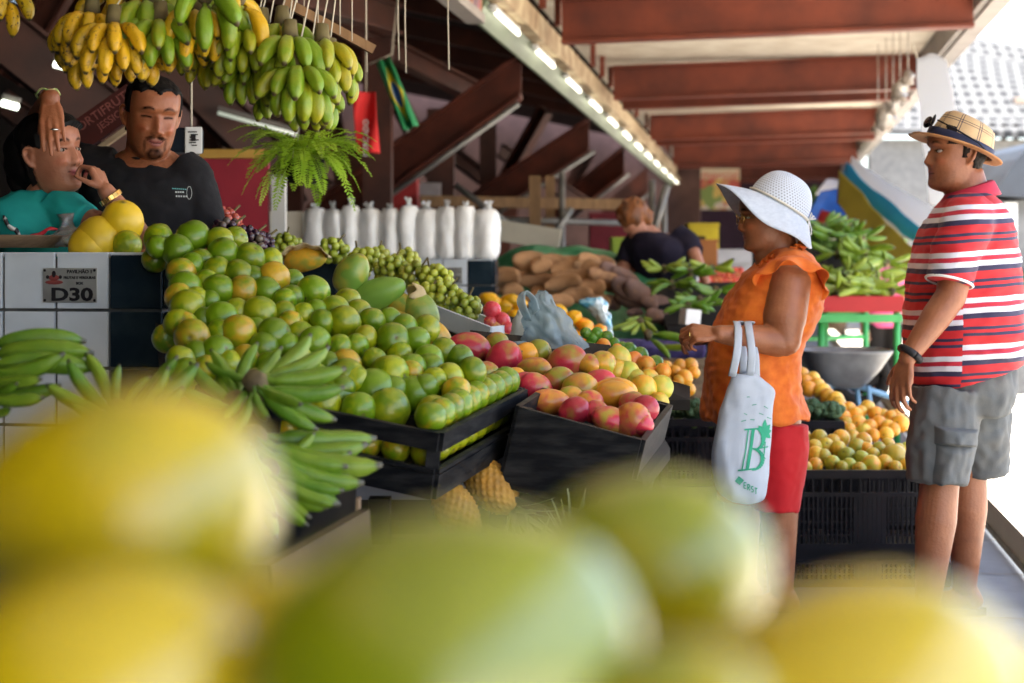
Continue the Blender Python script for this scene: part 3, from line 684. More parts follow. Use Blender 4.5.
# ---------------------------------------------------------------- mangoes
MA = Z5([(235, 505, 142, 96, .95, .35, -8), (355, 540, 115, 104, .8, .3, 20), (430, 527, 78, 74, .3, .95, 0), (468, 522, 86, 80, .3, .5, 30), (570, 550, 126, 98, .62, .2, 10), (460, 576, 112, 62, .55, .6, -5), (330, 487, 74, 66, .3, .3, 0),
 (440, 635, 116, 84, .85, .5, -25), (535, 617, 106, 80, .4, .4, 20), (610, 642, 104, 86, .25, .8, 0), (680, 622, 106, 74, .95, .4, 15), (735, 655, 142, 86, .75, .85, -5), (642, 560, 76, 62, .3, .6, 0), (690, 556, 80, 74, .2, .6, 0), (390, 605, 80, 60, .3, .9, 0), (290, 590, 90, 70, .4, .4, 0)], 400, 200, 3.413)
MA = [(a, b, c, d/3.413, *r) for a, b, c, d, *r in MA]
MB2 = Z5([(640, 108, 98, 58, .9, .7, -8), (716, 76, 78, 78, .25, .6, 0), (702, 132, 80, 66, 1., .1, 20), (756, 134, 60, 56, 1., .15, 0), (770, 52, 76, 50, .9, .4, -10), (806, 90, 96, 66, .8, .9, -6), (794, 156, 92, 66, .7, .3, -20), (846, 158, 74, 86, .85, .6, 30), (882, 128, 58, 64, 1., .1, 40),
 (600, 72, 84, 72, .7, .3, -30), (660, 50, 80, 54, .3, .4, 20), (690, 100, 66, 60, .5, .5, 0), (872, 165, 48, 54, .9, .3, 0), (740, 110, 60, 60, .6, .7, 0), (850, 112, 56, 56, .8, .3, 0)], 300, 360, 2.56)
MA += [(a, b, c, d/2.56, *r) for a, b, c, d, *r in MB2]
def dma(px, py): return 4.62-.0085*(py-345)+.0004*(px-560)
MG = []
for px, py, dl, ds, red, grn, ang in MA:
    Y = dma(px, py); a = math.radians(ang)
    ax = V((math.cos(a), random.uniform(-.25, .25), math.sin(a))); R = frm(ax)
    r = max(ds*1.22, .76*dl)/2/F*Y; o = put('mango', 'mango', 'mango', at(px, py, Y), 1, .30+.46*red, grn*.8, R.to_euler(), 'mangoes heaped in the black crate', stem=True)
    lz = max(1.1*dl/2/F*Y/1.28, r*.8); o.scale = (r, r*1.05, lz); MG.append(o)
def malab(o, n, r):
    red, g = o.color[0], o.color[1]
    red = (red-.30)/.46; g = g/.8; c = ('orange-red' if g > .6 else ('magenta-red' if g < .25 and red > .8 else 'red')) if red > .68 else ('orange' if g > .8 else ('green and red' if red > .5 else 'yellow-green'))
    return '%s mango, %s from left in the %s level of the mango heap' % (c, n, r)
rowlabels(MG, 5, malab)
b = MB(); q = [at(470, 330, 5.0), at(610, 345, 5.0), C2+t2[1]*.64-V((0, 0, .12)), C2-V((0, 0, .1)), C2+t2[2]*.3-V((0, 0, .1)), at(470, 400, 4.3)]
b.add(q, [tuple(range(6))], 0, False); b.add([p-V((0, 0, .03)) for p in q], [tuple(range(6))[::-1]], 0, False)
for i in range(6): b.add([q[i], q[(i+1) % 6], q[(i+1) % 6]-V((0, 0, .03)), q[i]-V((0, 0, .03))], [(0, 3, 2, 1)], 0, False)
one(b, 'display_board', M['dark'], 'dark board under the heaped mangoes', 'display board')
# yellow guavas, persimmons, limes behind the mangoes
YL = Z5([(745, 540, 90), (775, 592, 90), (830, 645, 100), (890, 640, 90), (885, 690, 70), (800, 610, 76), (690, 556, 76), (705, 590, 60), (650, 575, 60), (740, 585, 84), (850, 610, 70)], 400, 200, 3.413)
YG = heapfruit(YL, 'yellow', 'guava', 'guava', 'yellow guavas beside the mangoes', lambda x, y: 4.75-.004*(y-350)+.001*(x-620), .45, .2)
rowlabels(YG, 3, lambda o, n, r: 'yellow-green guava, %s from left in the %s row of guavas beside the mangoes' % (n, r))
CQ = [(603, 347, 18), (618, 350, 14), (634, 361, 20), (646, 366, 21), (650, 374, 20), (658, 380, 18), (663, 371, 17), (594, 350, 14)]
CG = heapfruit(CQ, 'caqui', 'persimmon', 'persimmon', 'persimmons behind the mangoes', lambda x, y: 5.3-.002*(x-600), .45, .15)
rowlabels(CG, 2, lambda o, n, r: 'orange persimmon, %s from left in the %s row between guavas and limes' % (n, r))
LQ = [(593, 338, 13), (600, 341, 12), (607, 337, 13), (614, 343, 12), (603, 346, 11), (622, 347, 12), (628, 351, 18), (640, 356, 18), (655, 363, 16), (664, 369, 12), (586, 333, 12), (612, 351, 12), (590, 345, 12), (597, 333, 12)]
LG = heapfruit(LQ, 'lime', 'lime', 'lime', 'limes behind the persimmons', lambda x, y: 5.6, .5, .3)
rowlabels(LG, 3, lambda o, n, r: 'small green lime, %s from left in the %s row behind the persimmons' % (n, r))
b = MB(); q = [at(570, 352, 5.5), at(690, 386, 5.2), at(690, 400, 4.7), at(585, 400, 4.75)]
b.add(q+[p-V((0, 0, .03)) for p in q], [(0, 1, 2, 3), (7, 6, 5, 4), (0, 4, 5, 1), (1, 5, 6, 2), (2, 6, 7, 3), (3, 7, 4, 0)], 0, False); one(b, 'display_board', M['dark'], 'dark board under the limes and persimmons', 'display board')

# ---------------------------------------------------------------- counter top of the D30 stall
b = MB(); b.bbox(W(4.55, -2.75, 1.18), (2.3, .6, .03), RW); one(b, 'counter_top', M['wood_board'], 'brown board counter behind the D30 wall, melons along its edge', 'counter')
for (px, py, d, Y, lab) in ((122, 223, 43, 4.46, 'round yellow melon, the rear one with its stalk end showing'), (98, 240, 46, 4.425, 'yellow melon between the other two on the counter'), (91, 249, 44, 4.415, 'yellow melon lowest and nearest the D30 wall edge')):
    put('melon', 'yellow_melon', 'melon', at(px, py, Y), d/2/F*Y, .5, .5, stem_up(.9), 'yellow melons on the counter', lab)
for (px, py, d, Y) in ((127, 245, 30, 4.41), (128, 236, 24, 4.5), (160, 236, 26, 4.5)): put('green_orange', 'green_orange', 'orange', at(px, py, Y), d/2/F*Y, .5, .6, None, 'green oranges by the melons', {127: 'brownish green orange sitting just right of the yellow melons', 128: 'pale green orange half hidden behind the melons', 160: 'green orange on the counter between melons and heap top'}[px])
# sweets tray
swt = one(MB().lathe([(.02, 0), (.12, 0), (.15, .03), (.152, .034), (.12, .006), (.02, .006)], at(14, 252, 4.5)+V((0, 0, .012)), 28), 'sweets_tray', M['wood_board'], 'shallow brown tray of wrapped sweets on the D30 counter', 'tray')
wr = mat('clear_wrapper', (.75, .75, .72), None, .15, trans=.75)
def wrapper(p, L, R, m, name, label, cat, ends=True):
    b = MB(); n0 = 8
    P = [p+R @ V((t*L, 0, .004*math.sin(9*t))) for t in np.linspace(-.5, .5, 9)]
    b.tube(P, [L*a for a in (.16, .1, .04, .15, .17, .15, .04, .1, .16)] if ends else [L*a for a in (.06, .12, .13, .13, .13, .13, .13, .12, .06)], 10, squash=.6)
    b.disp(lambda q: q+V((nz(q, 60), nz(q, 60, 3), nz(q, 60, 7)))*.004); one(b, name, m, label, cat, 'sweets on the counter tray')
rd = lambda x, y, z: Euler((x, y, z)).to_matrix()
wrapper(at(44, 232, 4.45), .075, rd(0, -.35, .2), mat('red_wrapper', (.6, .03, .05), (.4, .02, .03), .25), 'sweet', 'red wrapped sweet slanting on the tray', 'sweet', False)
wrapper(at(28, 239, 4.45), .07, rd(0, -.1, .4), mat('pink_wrapper', (.6, .1, .2), (.35, .05, .2), .25), 'sweet', 'pink twisted sweet lying low on the tray', 'sweet')
wrapper(at(12, 228, 4.5), .08, rd(0, .9, .4), mat('black_white_wrapper', (.65, .63, .6), (.05, .04, .04), .25, 40, 2, lo=.48, hi=.52), 'sweet', 'black and white wrapped sweet at the left edge of the tray', 'sweet', False)
wrapper(at(6, 240, 4.4), .06, rd(0, .3, .1), mat('yellow_red_wrapper', (.6, .4, .05), (.5, .05, .04), .25, 30, 2, lo=.48, hi=.52), 'sweet', 'yellow and red sweet lowest at the left edge', 'sweet', False)
def clearbag(p, w_, h_, label, seed):
    b = MB(); rings = []
    for i, t in enumerate(np.linspace(0, 1, 9)):
        rr = w_*(.9-.55*t+.12*math.sin(t*7))
        rings.append([p+V((math.cos(a)*rr*(1-.2*t), math.sin(a)*rr*.5, t*h_)) for a in np.linspace(0, 2*PI, 18, endpoint=False)])
    b.loft(rings); b.disp(lambda q: q+V((nz(q, 22, seed), nz(q, 22, seed+3), nz(q, 22, seed+9)*.5))*.02); one(b, 'clear_bag', wr, label, 'bag')
clearbag(at(32, 240, 4.55), .03, .07, 'small crumpled clear bag standing on the sweets tray', 1.); clearbag(at(66, 246, 4.5), .07, .09, 'crumpled clear plastic bag left of the yellow melons', 4.)

# ---------------------------------------------------------------- bananas and plantains
def banana_mat(name, g, y, dark):
    m, nt, b = newmat(name); n = N(nt); tc = n('ShaderNodeTexCoord').outputs['Object']; oi = n('ShaderNodeObjectInfo'); sp = n('ShaderNodeSeparateColor'); n.L(oi.outputs['Color'], sp.inputs[0])
    off = n('ShaderNodeVectorMath', operation='SCALE'); off.inputs[0].default_value = (9, 7, 5); n.L(oi.outputs['Random'], off.inputs['Scale'])
    ad = n('ShaderNodeVectorMath', operation='ADD'); n.L(tc, ad.inputs[0]); n.L(off.outputs[0], ad.inputs[1]); vec = ad.outputs[0]
    f = n.math('ADD', sp.outputs[0], n.math('MULTIPLY', n.math('SUBTRACT', n.noise(vec, 3.2, 3), .5), .7), clamp=True)
    col = n.mix(f, g, y)
    sx = n('ShaderNodeSeparateXYZ'); n.L(tc, sx.inputs[0]); uvn = n('ShaderNodeUVMap'); su = n('ShaderNodeSeparateXYZ'); n.L(uvn.outputs[0], su.inputs[0])
    spot = n.ramp(n.noise(vec, 9, 4, .65), [(.55, 0), (.64, 1)]); col = n.mix(n.math('MULTIPLY', spot, n.math('MULTIPLY', sp.outputs[1], 1.4, clamp=True)), col, (.045, .025, .012))
    col = n.mix(n.ramp(su.outputs[0], [(.0, .75), (.07, .25), (.14, 0), (.93, 0), (.965, 1)]), col, dark)
    n.L(col, b.inputs['Base Color']); b.inputs['Roughness'].default_value = .42; b.inputs['Specular IOR Level'].default_value = .25; b.inputs['Coat Weight'].default_value = .2; b.inputs['Coat Roughness'].default_value = .2
    n.L(n.bump(n.noise(vec, 14, 3), .1, .05), b.inputs['Normal']); return m
FM['banana'] = banana_mat('banana_skin', (.13, .225, .009), (.52, .30, .008), (.06, .045, .02))
FM['plantain'] = banana_mat('plantain_skin', (.06, .15, .007), (.24, .30, .025), (.035, .035, .02))
def banana_mesh(name, m, bend=70, fat=.14, n=15, k=15, seed=0, neck=.13):
    b = MB(); rings = []; ts = np.linspace(0, 1, k); p = V((0, 0, 0)); a = math.radians(-bend*.25); pts = []
    for i, t in enumerate(ts):
        pts.append((p.copy(), a)); a += math.radians(bend)/(k-1); p = p+V((math.sin(a), 0, math.cos(a)))/(k-1)
    us = []
    for (p, a), t in zip(pts, ts):
        r = fat*(interp(t, [0, .06, neck, .25, .5, .75, .88, .95, .965, 1], [.34, .28, .34, .8, 1., .94, .68, .36, .26, .2]))
        ex, ey = V((math.cos(a), 0, -math.sin(a))), V((0, 1, 0))
        rings.append([p+(ex*math.cos(2*PI*j/n)+ey*math.sin(2*PI*j/n)*.94)*r*(1+.085*math.cos(5*2*PI*j/n+seed)) for j in range(n)])
    b.loft(rings); me = b.mesh(name, m); uv = me.uv_layers.new(name='UVMap')
    for lp in me.loops: uv.data[lp.index].uv = (ts[lp.vertex_index//n], (lp.vertex_index % n)/n)
    return me
BAN = [banana_mesh('banana', FM['banana'], bd_, .165, seed=s) for s, bd_ in enumerate((75, 60, 90))]
PLA = [banana_mesh('plantain', FM['plantain'], bd_, .097, 15, 18, s, .17) for s, bd_ in enumerate((35, 50, 22))]
def axes(d, b_): # local Z along d, local X the bend direction
    z = d.normalized(); x = (b_-z*b_.dot(z)).normalized(); return Matrix((x, z.cross(x), z)).transposed().to_euler()
M['cord'] = mat('pale_twine', (.5, .45, .36), None, .9)
M['crown'] = mat('cut_banana_crown', (.16, .13, .05), (.08, .06, .03), .8, 12, 3)
barp0, barp1 = at(-60, -70, 4.35), at(420, -62, 4.35)
hb = empty('hanging_pole', barp0, 'timber pole above the picture edge carrying the banana hands', 'pole')
MB().tube([barp0, barp1], .03, 10).build('pole', M['tan'], hb)
for p in (barp0+V((.1, 0, .03)), barp1-V((.1, 0, -.03))): MB().tube([p, V((p.x, p.y, 3.62))], .006, 6).build('cord', M['cord'], hb)
def hand(px, py, Y, L, ripe, spots, face, label, nb=11, two=True, drop=.45):
    """a hand of bananas hanging from its crown; face = heading of its fan"""
    c = at(px, py, Y); r = empty('banana_hand', c, label, 'bananas', 'hands of bananas hanging over the stall')
    for k in range(nb):
        row = k % 2 if two else 0; n_ = (nb+1)//2 if two else nb; i = k//2 if two else k
        ph = math.radians(face)+math.radians(-80+160*(i+.5*row)/max(n_-1, 1)); el = -drop-.35*row+random.uniform(-.12, .12)
        o_ = V((math.sin(ph), -math.cos(ph), 0)); d = o_*math.cos(el)+V((0, 0, math.sin(el)))
        inst('banana', random.choice(BAN), o_*.018+V((0, 0, -.025*row)), axes(d, V((0, 0, -1))+o_*-.2), 1.02*L*random.uniform(.9, 1.1), (min(max(ripe+random.uniform(-.12, .12), 0), 1), spots*random.uniform(.5, 1.3), 0, 1), r)
    MB().ell(c+V((0, 0, 0)), (.02, .02, .022), None, 12, 8).tube([c, c+V((0, .005, .05))], [.022, .016], 8).build('crown', M['crown'], r)
    MB().tube([c+V((0, 0, .04)), V((c.x*.98, 4.35, barp0.z))], .0022, 5).build('cord', M['cord'], r)
BL = [(92, 16, 3.95, .115, .95, .9, -40, 'ripe yellow banana hand, heavily spotted, leftmost of the big cluster', 11), (114, 26, 3.85, .11, .95, .55, 15, 'ripe yellow banana hand hanging lowest at the left of the cluster', 10), (120, -6, 4.05, .13, .9, .3, 30, 'ripe yellow banana hand on top, beside the green ones', 8),
 (150, 6, 3.95, .125, .05, .0, -10, 'bright green banana hand just right of the ripe spotted ones', 11), (178, -4, 4.05, .125, .12, .05, 35, 'green banana hand with its fingers splayed over the yellow hand', 10), (196, 14, 3.92, .115, .92, .25, 10, 'yellow banana hand between two green hands', 10), (170, 24, 4.15, .085, .35, .2, 0, 'small half-ripe banana hand hanging below the green ones', 9),
 (205, -4, 3.85, .13, .02, .0, 50, 'dark green banana hand at the top edge above the yellow hand', 6), (226, 14, 4.0, .12, .12, .05, 20, 'green banana hand right of the yellow hand', 10), (228, 46, 4.1, .1, .2, .1, -25, 'green banana hand low in the middle of the row', 10), (246, 34, 3.95, .1, .22, .12, 0, 'green banana hand under the pair of yellow fingers', 11), (262, 28, 4.05, .105, .55, .1, 40, 'green and yellow banana hand in the middle of the row', 8),
 (268, 46, 4.1, .1, .2, .05, 10, 'small fingered green banana hand behind the lowest ones', 11), (290, 40, 3.95, .125, .1, .02, -15, 'green banana hand with broad drooping fingers, right of the middle', 11), (298, 70, 3.9, .12, .15, .05, 20, 'green banana hand hanging lowest of all above the fern', 12), (322, 44, 4.0, .11, .35, .08, 15, 'green banana hand with one yellow finger, rightmost of the row', 9),
 (238, -2, 3.9, .12, .85, .15, 80, 'single layer of yellow bananas at the top edge over the strings', 3), (6, -6, 4.1, .1, .8, 1., -20, 'over-ripe brown spotted bananas at the upper left corner', 7), (284, 76, 4.1, .1, .12, .0, -30, 'green banana hand tucked low behind the lowest hand', 9)]
BL += [(96, 44, 4.0, .1, .95, .8, -30, 'spotted ripe banana hand low behind the leftmost ones', 10), (134, 40, 4.0, .1, .92, .4, 25, 'ripe yellow banana hand lowest, over the seller\'s head', 10), (160, 22, 3.88, .115, .08, .02, 10, 'green banana hand in front, beside the ripe cluster', 10), (186, 28, 4.0, .105, .9, .3, -5, 'small yellow banana hand under the splayed green one', 9), (212, 46, 4.12, .1, .3, .1, 10, 'half-green banana hand low behind the middle of the row', 10), (252, 62, 4.02, .1, .16, .05, -20, 'green banana hand low, left of the lowest one', 11), (282, 26, 4.05, .11, .1, .02, 25, 'green banana hand high, right of the yellow fingers', 10), (308, 84, 4.0, .11, .15, .05, 30, 'green banana hand at the lower right end of the row', 11), (330, 58, 4.1, .1, .25, .05, 45, 'green banana hand behind the one with a yellow finger', 9), (84, 26, 4.05, .105, .95, 1., -60, 'spotted banana hand at the far left of the ripe cluster', 9), (190, -8, 4.1, .12, .1, .0, -20, 'green banana hand cut by the top edge above the yellow one', 9)]
for q in BL: hand(*q)
rl = empty('hanging_rail', at(330, 28, 5.2), 'weathered timber rail slanting down behind the green bananas', 'rail')
MB().bar(at(285, 2, 5.2), at(374, 50, 5.25), .03, .03).build('rail', M['tan'], rl)
for px in (297, 318, 340, 352): MB().tube([at(px, 3+.54*(px-285)+2, 5.2), at(px, -40, 5.2)], .002, 5).build('cord', M['cord'], rl)
for px in (366, 405, 448, 398): # loose strings in the hall
    o = MB().tube([at(px, -60, 6), at(px, 20, 6), at(px+1, 78-(px % 20), 6)], .003, 5); one(o, 'loose_string', M['cord'], {366: 'loose cord hanging beside the red banner', 405: 'loose cord in front of the big strut', 448: 'loose cord hanging lowest under the printed banner', 398: 'short loose cord left of the printed banner end'}[px], 'cord')

def plantain(px0, py0, Y0, px1, py1, Y1, bend=(0, 0, 1), ripe=.2, parent=None, k=None):
    a, c = at(px0, py0, Y0), at(px1, py1, Y1); L = (c-a).length
    o = inst('plantain', PLA[k if k is not None else random.randrange(3)], a-(parent.location if parent else V((0, 0, 0))), axes(c-a, V(bend)), L*1.04, (ripe+random.uniform(-.1, .1), .06, 0, 1), parent)
    return o
def bunch(px, py, Y, label, L, group='bunches of green plantains on the near table', name='plantain_bunch'):
    r = empty(name, at(px, py, Y), label, 'plantains', group)
    for q in L: plantain(*q[:6], q[6] if len(q) > 6 else (0, 0, 1), q[7] if len(q) > 7 else .15, r)
    c = at(px, py, Y); MB().tube([c+V((0, .03, -.02)), c+V((.0, -.01, .0)), c+V((-.005, -.025, .01))], [.02, .024, .019], 10).disp(lambda q: q+V((nz(q, 50), 0, nz(q, 50, 5)))*.004).build('crown', M['crown'], r)
    return r
bunch(256, 382, 3.0, 'green plantain bunch fanning right with its cut brown crown in front', [
 (256, 376, 3.03, 332, 366, 3.12, (0, 0, 1), .3), (256, 378, 3.0, 344, 383, 3.05, (0, 0, 1)), (258, 384, 2.98, 341, 407, 3.0, (0, 0, 1)), (258, 386, 3.0, 330, 427, 3.02, (.2, 0, 1)), (256, 388, 2.97, 311, 435, 2.96, (.2, 0, 1)), (257, 386, 2.94, 299, 410, 2.88, (0, 0, 1), .2),
 (256, 378, 3.1, 316, 352, 3.22, (0, 0, 1), .4), (254, 386, 2.93, 262, 428, 2.86, (.5, -.5, .5)), (250, 384, 3.0, 228, 420, 2.95, (-.5, 0, .6)), (252, 380, 3.06, 205, 372, 3.1, (0, 0, 1)), (252, 388, 2.98, 240, 440, 2.95, (-.6, -.3, .3)), (257, 380, 3.06, 322, 400, 3.12, (0, 0, 1))])
bunch(256, 436, 2.96, 'green plantain bunch below the other, tips pointing right over the box edge', [
 (258, 436, 2.95, 371, 493, 2.97, (.2, 0, 1), .35), (258, 434, 3.0, 371, 450, 3.08, (0, 0, 1), .3), (256, 438, 2.92, 340, 481, 2.92, (0, 0, 1)), (256, 442, 2.9, 350, 507, 2.92, (.1, 0, 1)), (256, 446, 2.9, 331, 512, 2.88, (.2, 0, 1)), (254, 448, 2.88, 294, 531, 2.84, (.6, -.2, .5), .3), (252, 448, 2.86, 268, 522, 2.8, (.6, -.4, .4)), (250, 442, 2.9, 236, 505, 2.84, (-.5, -.4, .4)), (257, 440, 2.98, 362, 470, 3.04, (0, 0, 1))])
bunch(-22, 352, 3.1, 'green plantain bunch at the left edge, two long fingers over the white tiles', [
 (-20, 350, 3.1, 81, 325, 3.14, (0, 0, -1), .2), (-20, 358, 3.05, 89, 342, 3.06, (0, 0, -1), .2), (-20, 366, 3.0, 92, 358, 3.05, (0, 0, -1)), (-22, 372, 2.98, 66, 374, 2.98, (0, 0, 1), .1), (-20, 380, 2.95, 40, 386, 2.92, (0, 0, 1), .3), (-20, 390, 2.95, 18, 396, 2.9, (0, 0, 1)), (-20, 398, 2.9, 42, 404, 2.88, (0, 0, 1), .3), (-20, 408, 2.9, 10, 420, 2.85, (0, 0, 1)), (-18, 395, 3.0, 60, 398, 3.02, (0, 0, 1))])
bunch(120, 410, 3.0, 'green plantain bunch in front of the dark tiles, tips standing upward', [
 (110, 410, 3.0, 97, 352, 3.05, (-.4, 0, .2), .35), (118, 412, 3.0, 112, 366, 3.02, (.4, 0, .2), .3), (124, 412, 2.98, 142, 372, 3.0, (.6, 0, .3), .3), (128, 414, 3.0, 178, 360, 3.06, (.4, 0, .5)), (126, 414, 2.96, 178, 378, 2.96, (0, 0, 1)), (116, 412, 2.95, 60, 372, 2.97, (-.4, 0, .6)), (112, 414, 2.94, 45, 392, 2.92, (0, 0, 1), .3), (128, 416, 2.95, 204, 376, 3.0, (0, 0, 1)), (128, 420, 2.9, 190, 400, 2.9, (0, 0, 1)), (110, 420, 2.9, 70, 408, 2.86, (0, 0, 1))])
bunch(272, 470, 2.9, 'green plantain bunch lowest of the pile, tips over the box corner', [
 (270, 468, 2.9, 345, 488, 2.93, (.2, 0, 1), .3), (270, 470, 2.88, 338, 502, 2.88, (.2, 0, 1)), (268, 474, 2.86, 318, 522, 2.84, (.4, -.1, .8), .3), (266, 476, 2.84, 296, 536, 2.8, (.6, -.2, .5)), (262, 476, 2.84, 272, 540, 2.78, (.6, -.3, .3)), (258, 474, 2.86, 250, 530, 2.8, (-.5, -.3, .3)), (270, 464, 2.95, 350, 466, 3.0, (0, 0, 1)), (272, 474, 2.84, 330, 514, 2.84, (.2, -.2, .8)), (268, 462, 2.95, 318, 446, 3.02, (0, 0, 1), .4)])
bunch(238, 402, 3.05, 'green plantain bunch behind the left of the fan, tips upward', [
 (238, 400, 3.05, 216, 352, 3.12, (-.3, 0, .3), .3), (240, 398, 3.05, 244, 346, 3.14, (.3, 0, .2)), (236, 402, 3.04, 186, 372, 3.08, (0, 0, 1)), (234, 406, 3.02, 178, 396, 3.02, (0, 0, 1)), (242, 398, 3.08, 278, 352, 3.16, (.3, 0, .4), .3)])
# box the plantains lie on
pb = empty('plantain_box', V((at(200, 0, 3).x, 2.9, 0)), 'rough timber box under the plantain bunches, its corner edge showing', 'box')
ca, cb = at(268, 562, 2.62), at(366, 507, 2.95); xx = at(-60, 0, 2.62).x
for a, c, z1 in ((ca, cb, 0), (V((xx, 2.62, ca.z)), ca, 0)):
    b = MB(); d = (c-a); 
    for k in range(4): b.bar(a-V((0, 0, .05+k*.105)), c-V((0, 0, .05+k*.105)), .02, .095)
    b.build('side_panel', mat('dark_weathered_board', (.05, .032, .018), (.09, .06, .035), .8, 5, 5, .3, 40), pb)
b = MB(); zt = cb.z-.03
b.add([V((xx, 2.64, ca.z-.03)), ca+V((-.01, .01, -.03)), cb+V((-.02, .0, -.03)), V((cb.x-.05, 3.3, cb.z+.03)), V((xx, 3.3, cb.z+.03))], [(0, 1, 2, 3, 4)], 0, False); b.build('top', M['dark'], pb)
b = MB(); b.bar(V((ca.x-.05, 2.7, .002)), V((ca.x-.05, 2.7, ca.z-.04)), .05, .05); b.build('leg', M['wood_board'], pb)
b = MB(); b.bar(V((cb.x-.06, 3.2, .002)), V((cb.x-.06, 3.2, cb.z-.02)), .05, .05); b.build('leg', M['wood_board'], pb)
b = MB(); b.bar(V((xx+.05, 3.2, .002)), V((xx+.05, 3.2, cb.z-.02)), .05, .05); b.build('leg', M['wood_board'], pb)
b = MB(); b.bar(V((xx+.05, 2.7, .002)), V((xx+.05, 2.7, ca.z-.04)), .05, .05); b.build('leg', M['wood_board'], pb)
# trestle under the trays
b = MB()
for p in (at(380, 0, 3.72), at(520, 0, 4.3), at(560, 0, 3.95), at(650, 0, 4.5), at(180, 0, 4.0)): b.bar(V((p.x, p.y, .004)), V((p.x, p.y, .56 if p.y > 3.9 else .66)), .05, .05)
b.box((at(480, 0, 4.0).x, 4.12, .54), (1.1, .55, .03)); one(b, 'trestle', M['dark'], 'dark trestle standing under the trays of oranges and mangoes', 'trestle')
# ================================================================== people
def skin_mat(name, c, lip=(.3, .08, .07), hair=(.02, .014, .01)):
    m, nt, b = newmat(name); n = N(nt); tc = n('ShaderNodeTexCoord').outputs['Object']
    at_ = n('ShaderNodeVertexColor'); at_.layer_name = 'tint'; sp = n('ShaderNodeSeparateColor'); n.L(at_.outputs[0], sp.inputs[0])
    f = n.ramp(n.noise(tc, 14, 5), [(.3, 0), (.7, 1)]); d = (c[0]*.68, c[1]*.62, c[2]*.6)
    col = n.mix(f, c, d); col = n.mix(n.math('MULTIPLY', n.ramp(n.noise(tc, 160, 2), [(.55, 0), (.75, 1)]), .18), col, tuple(x*.6 for x in c))
    col = n.mix(sp.outputs[2], col, (min(c[0]*1.15, 1), c[1]*.72, c[2]*.66))
    col = n.mix(sp.outputs[0], col, lip); col = n.mix(sp.outputs[1], col, hair)
    n.L(col, b.inputs['Base Color']); b.inputs['Roughness'].default_value = .45; n.L(n.math('MULTIPLY', n.math('SUBTRACT', 1., sp.outputs[1], clamp=True), .4), b.inputs['Specular IOR Level'])
    b.inputs['Subsurface Weight'].default_value = .12; b.inputs['Subsurface Radius'].default_value = (.012, .005, .003); b.inputs['Subsurface Scale'].default_value = .6
    n.L(n.bump(n.noise(tc, 90, 4), .3, .005), b.inputs['Normal']); return m
HZ = [-.122, -.112, -.1, -.085, -.07, -.05, -.03, 0, .02, .04, .06, .08, .1, .112, .12]
HF = [.052, .079, .088, .089, .087, .089, .090, .088, .085, .093, .092, .084, .062, .038, .006]
HB = [.0, -.02, -.034, -.046, -.056, -.068, -.08, -.094, -.1, -.103, -.102, -.094, -.072, -.044, -.006]
HW = [.022, .04, .05, .057, .062, .067, .070, .073, .0755, .0765, .076, .071, .055, .035, .005]
def head_surface(opt=None):
    o = dict(nose=1., chin=1., jaw=1., lips=1., fat=0., brow=1.); o.update(opt or {})
    nz_, na = 84, 96; rings = []
    for i in range(nz_):
        z = -.122+.242*i/(nz_-1); xf = cr(HZ, HF, z); xb = cr(HZ, HB, z); w_ = cr(HZ, HW, z)
        low = max(0, min(1, (-z-.02)/.08)); w_ *= 1+(o['jaw']-1)*low+o['fat']*low; ring = []
        for j in range(na):
            a = 2*PI*j/na; ca, sa = math.cos(a), math.sin(a)
            zz = z; e = .86 if ca > 0 else .95
            x = (xf if ca > 0 else -xb)*abs(ca)**e*(1 if ca > 0 else -1); y = w_*abs(sa)**.92*(1 if sa > 0 else -1)
            if ca > -.05:
                g = lambda cy_, cz, sy, sz: math.exp(-((abs(y)-cy_)/sy)**2-((z-cz)/sz)**2)
                nh = cr([-.06, -.046, -.037, -.028, -.014, .004, .02, .035], [0, .001, .011, .021*o['nose'], .0175*o['nose'], .011*o['nose'], .005, 0], z) if -.06 < z < .035 else 0
                x += nh*math.exp(-(y/(cr([-.05, -.034, -.02, .02, .04], [.015, .0155, .0115, .0085, .009], max(min(z, .04), -.05))))**2)
                x += .007*g(.0135, -.033, .006, .007)                    # nostril wings
                x -= .0115*g(.033, .013, .0165, .0105); x += .0085*g(.032, .010, .0125, .0075); x -= .003*g(.033, -.002, .016, .003)   # socket and lid
                x += .0055*o['brow']*g(.03, .033, .022, .008)
                x += .006*g(.045, -.022, .018, .016)
                if o.get('smile'): z = zz-o['smile']*.0075*min((y/.024)**2, 1.6); x += o['smile']*(.006*g(.036, -.036, .012, .010)-.003*g(.030, -.052, .004, .012))
                x += .0055*o['lips']*g(0, -.0575, .021, .0055)+.0065*o['lips']*g(0, -.070, .018, .006); x -= .0045*g(0, -.0637, .022, .0026); z = zz
                x -= .003*g(0, -.081, .02, .005); x += .006*o['chin']*g(0, -.1, .02, .012)
                x -= .0025*g(.0, -.046, .004, .006)
            ring.append(V((x, y, zz)))
        rings.append(ring)
    return rings
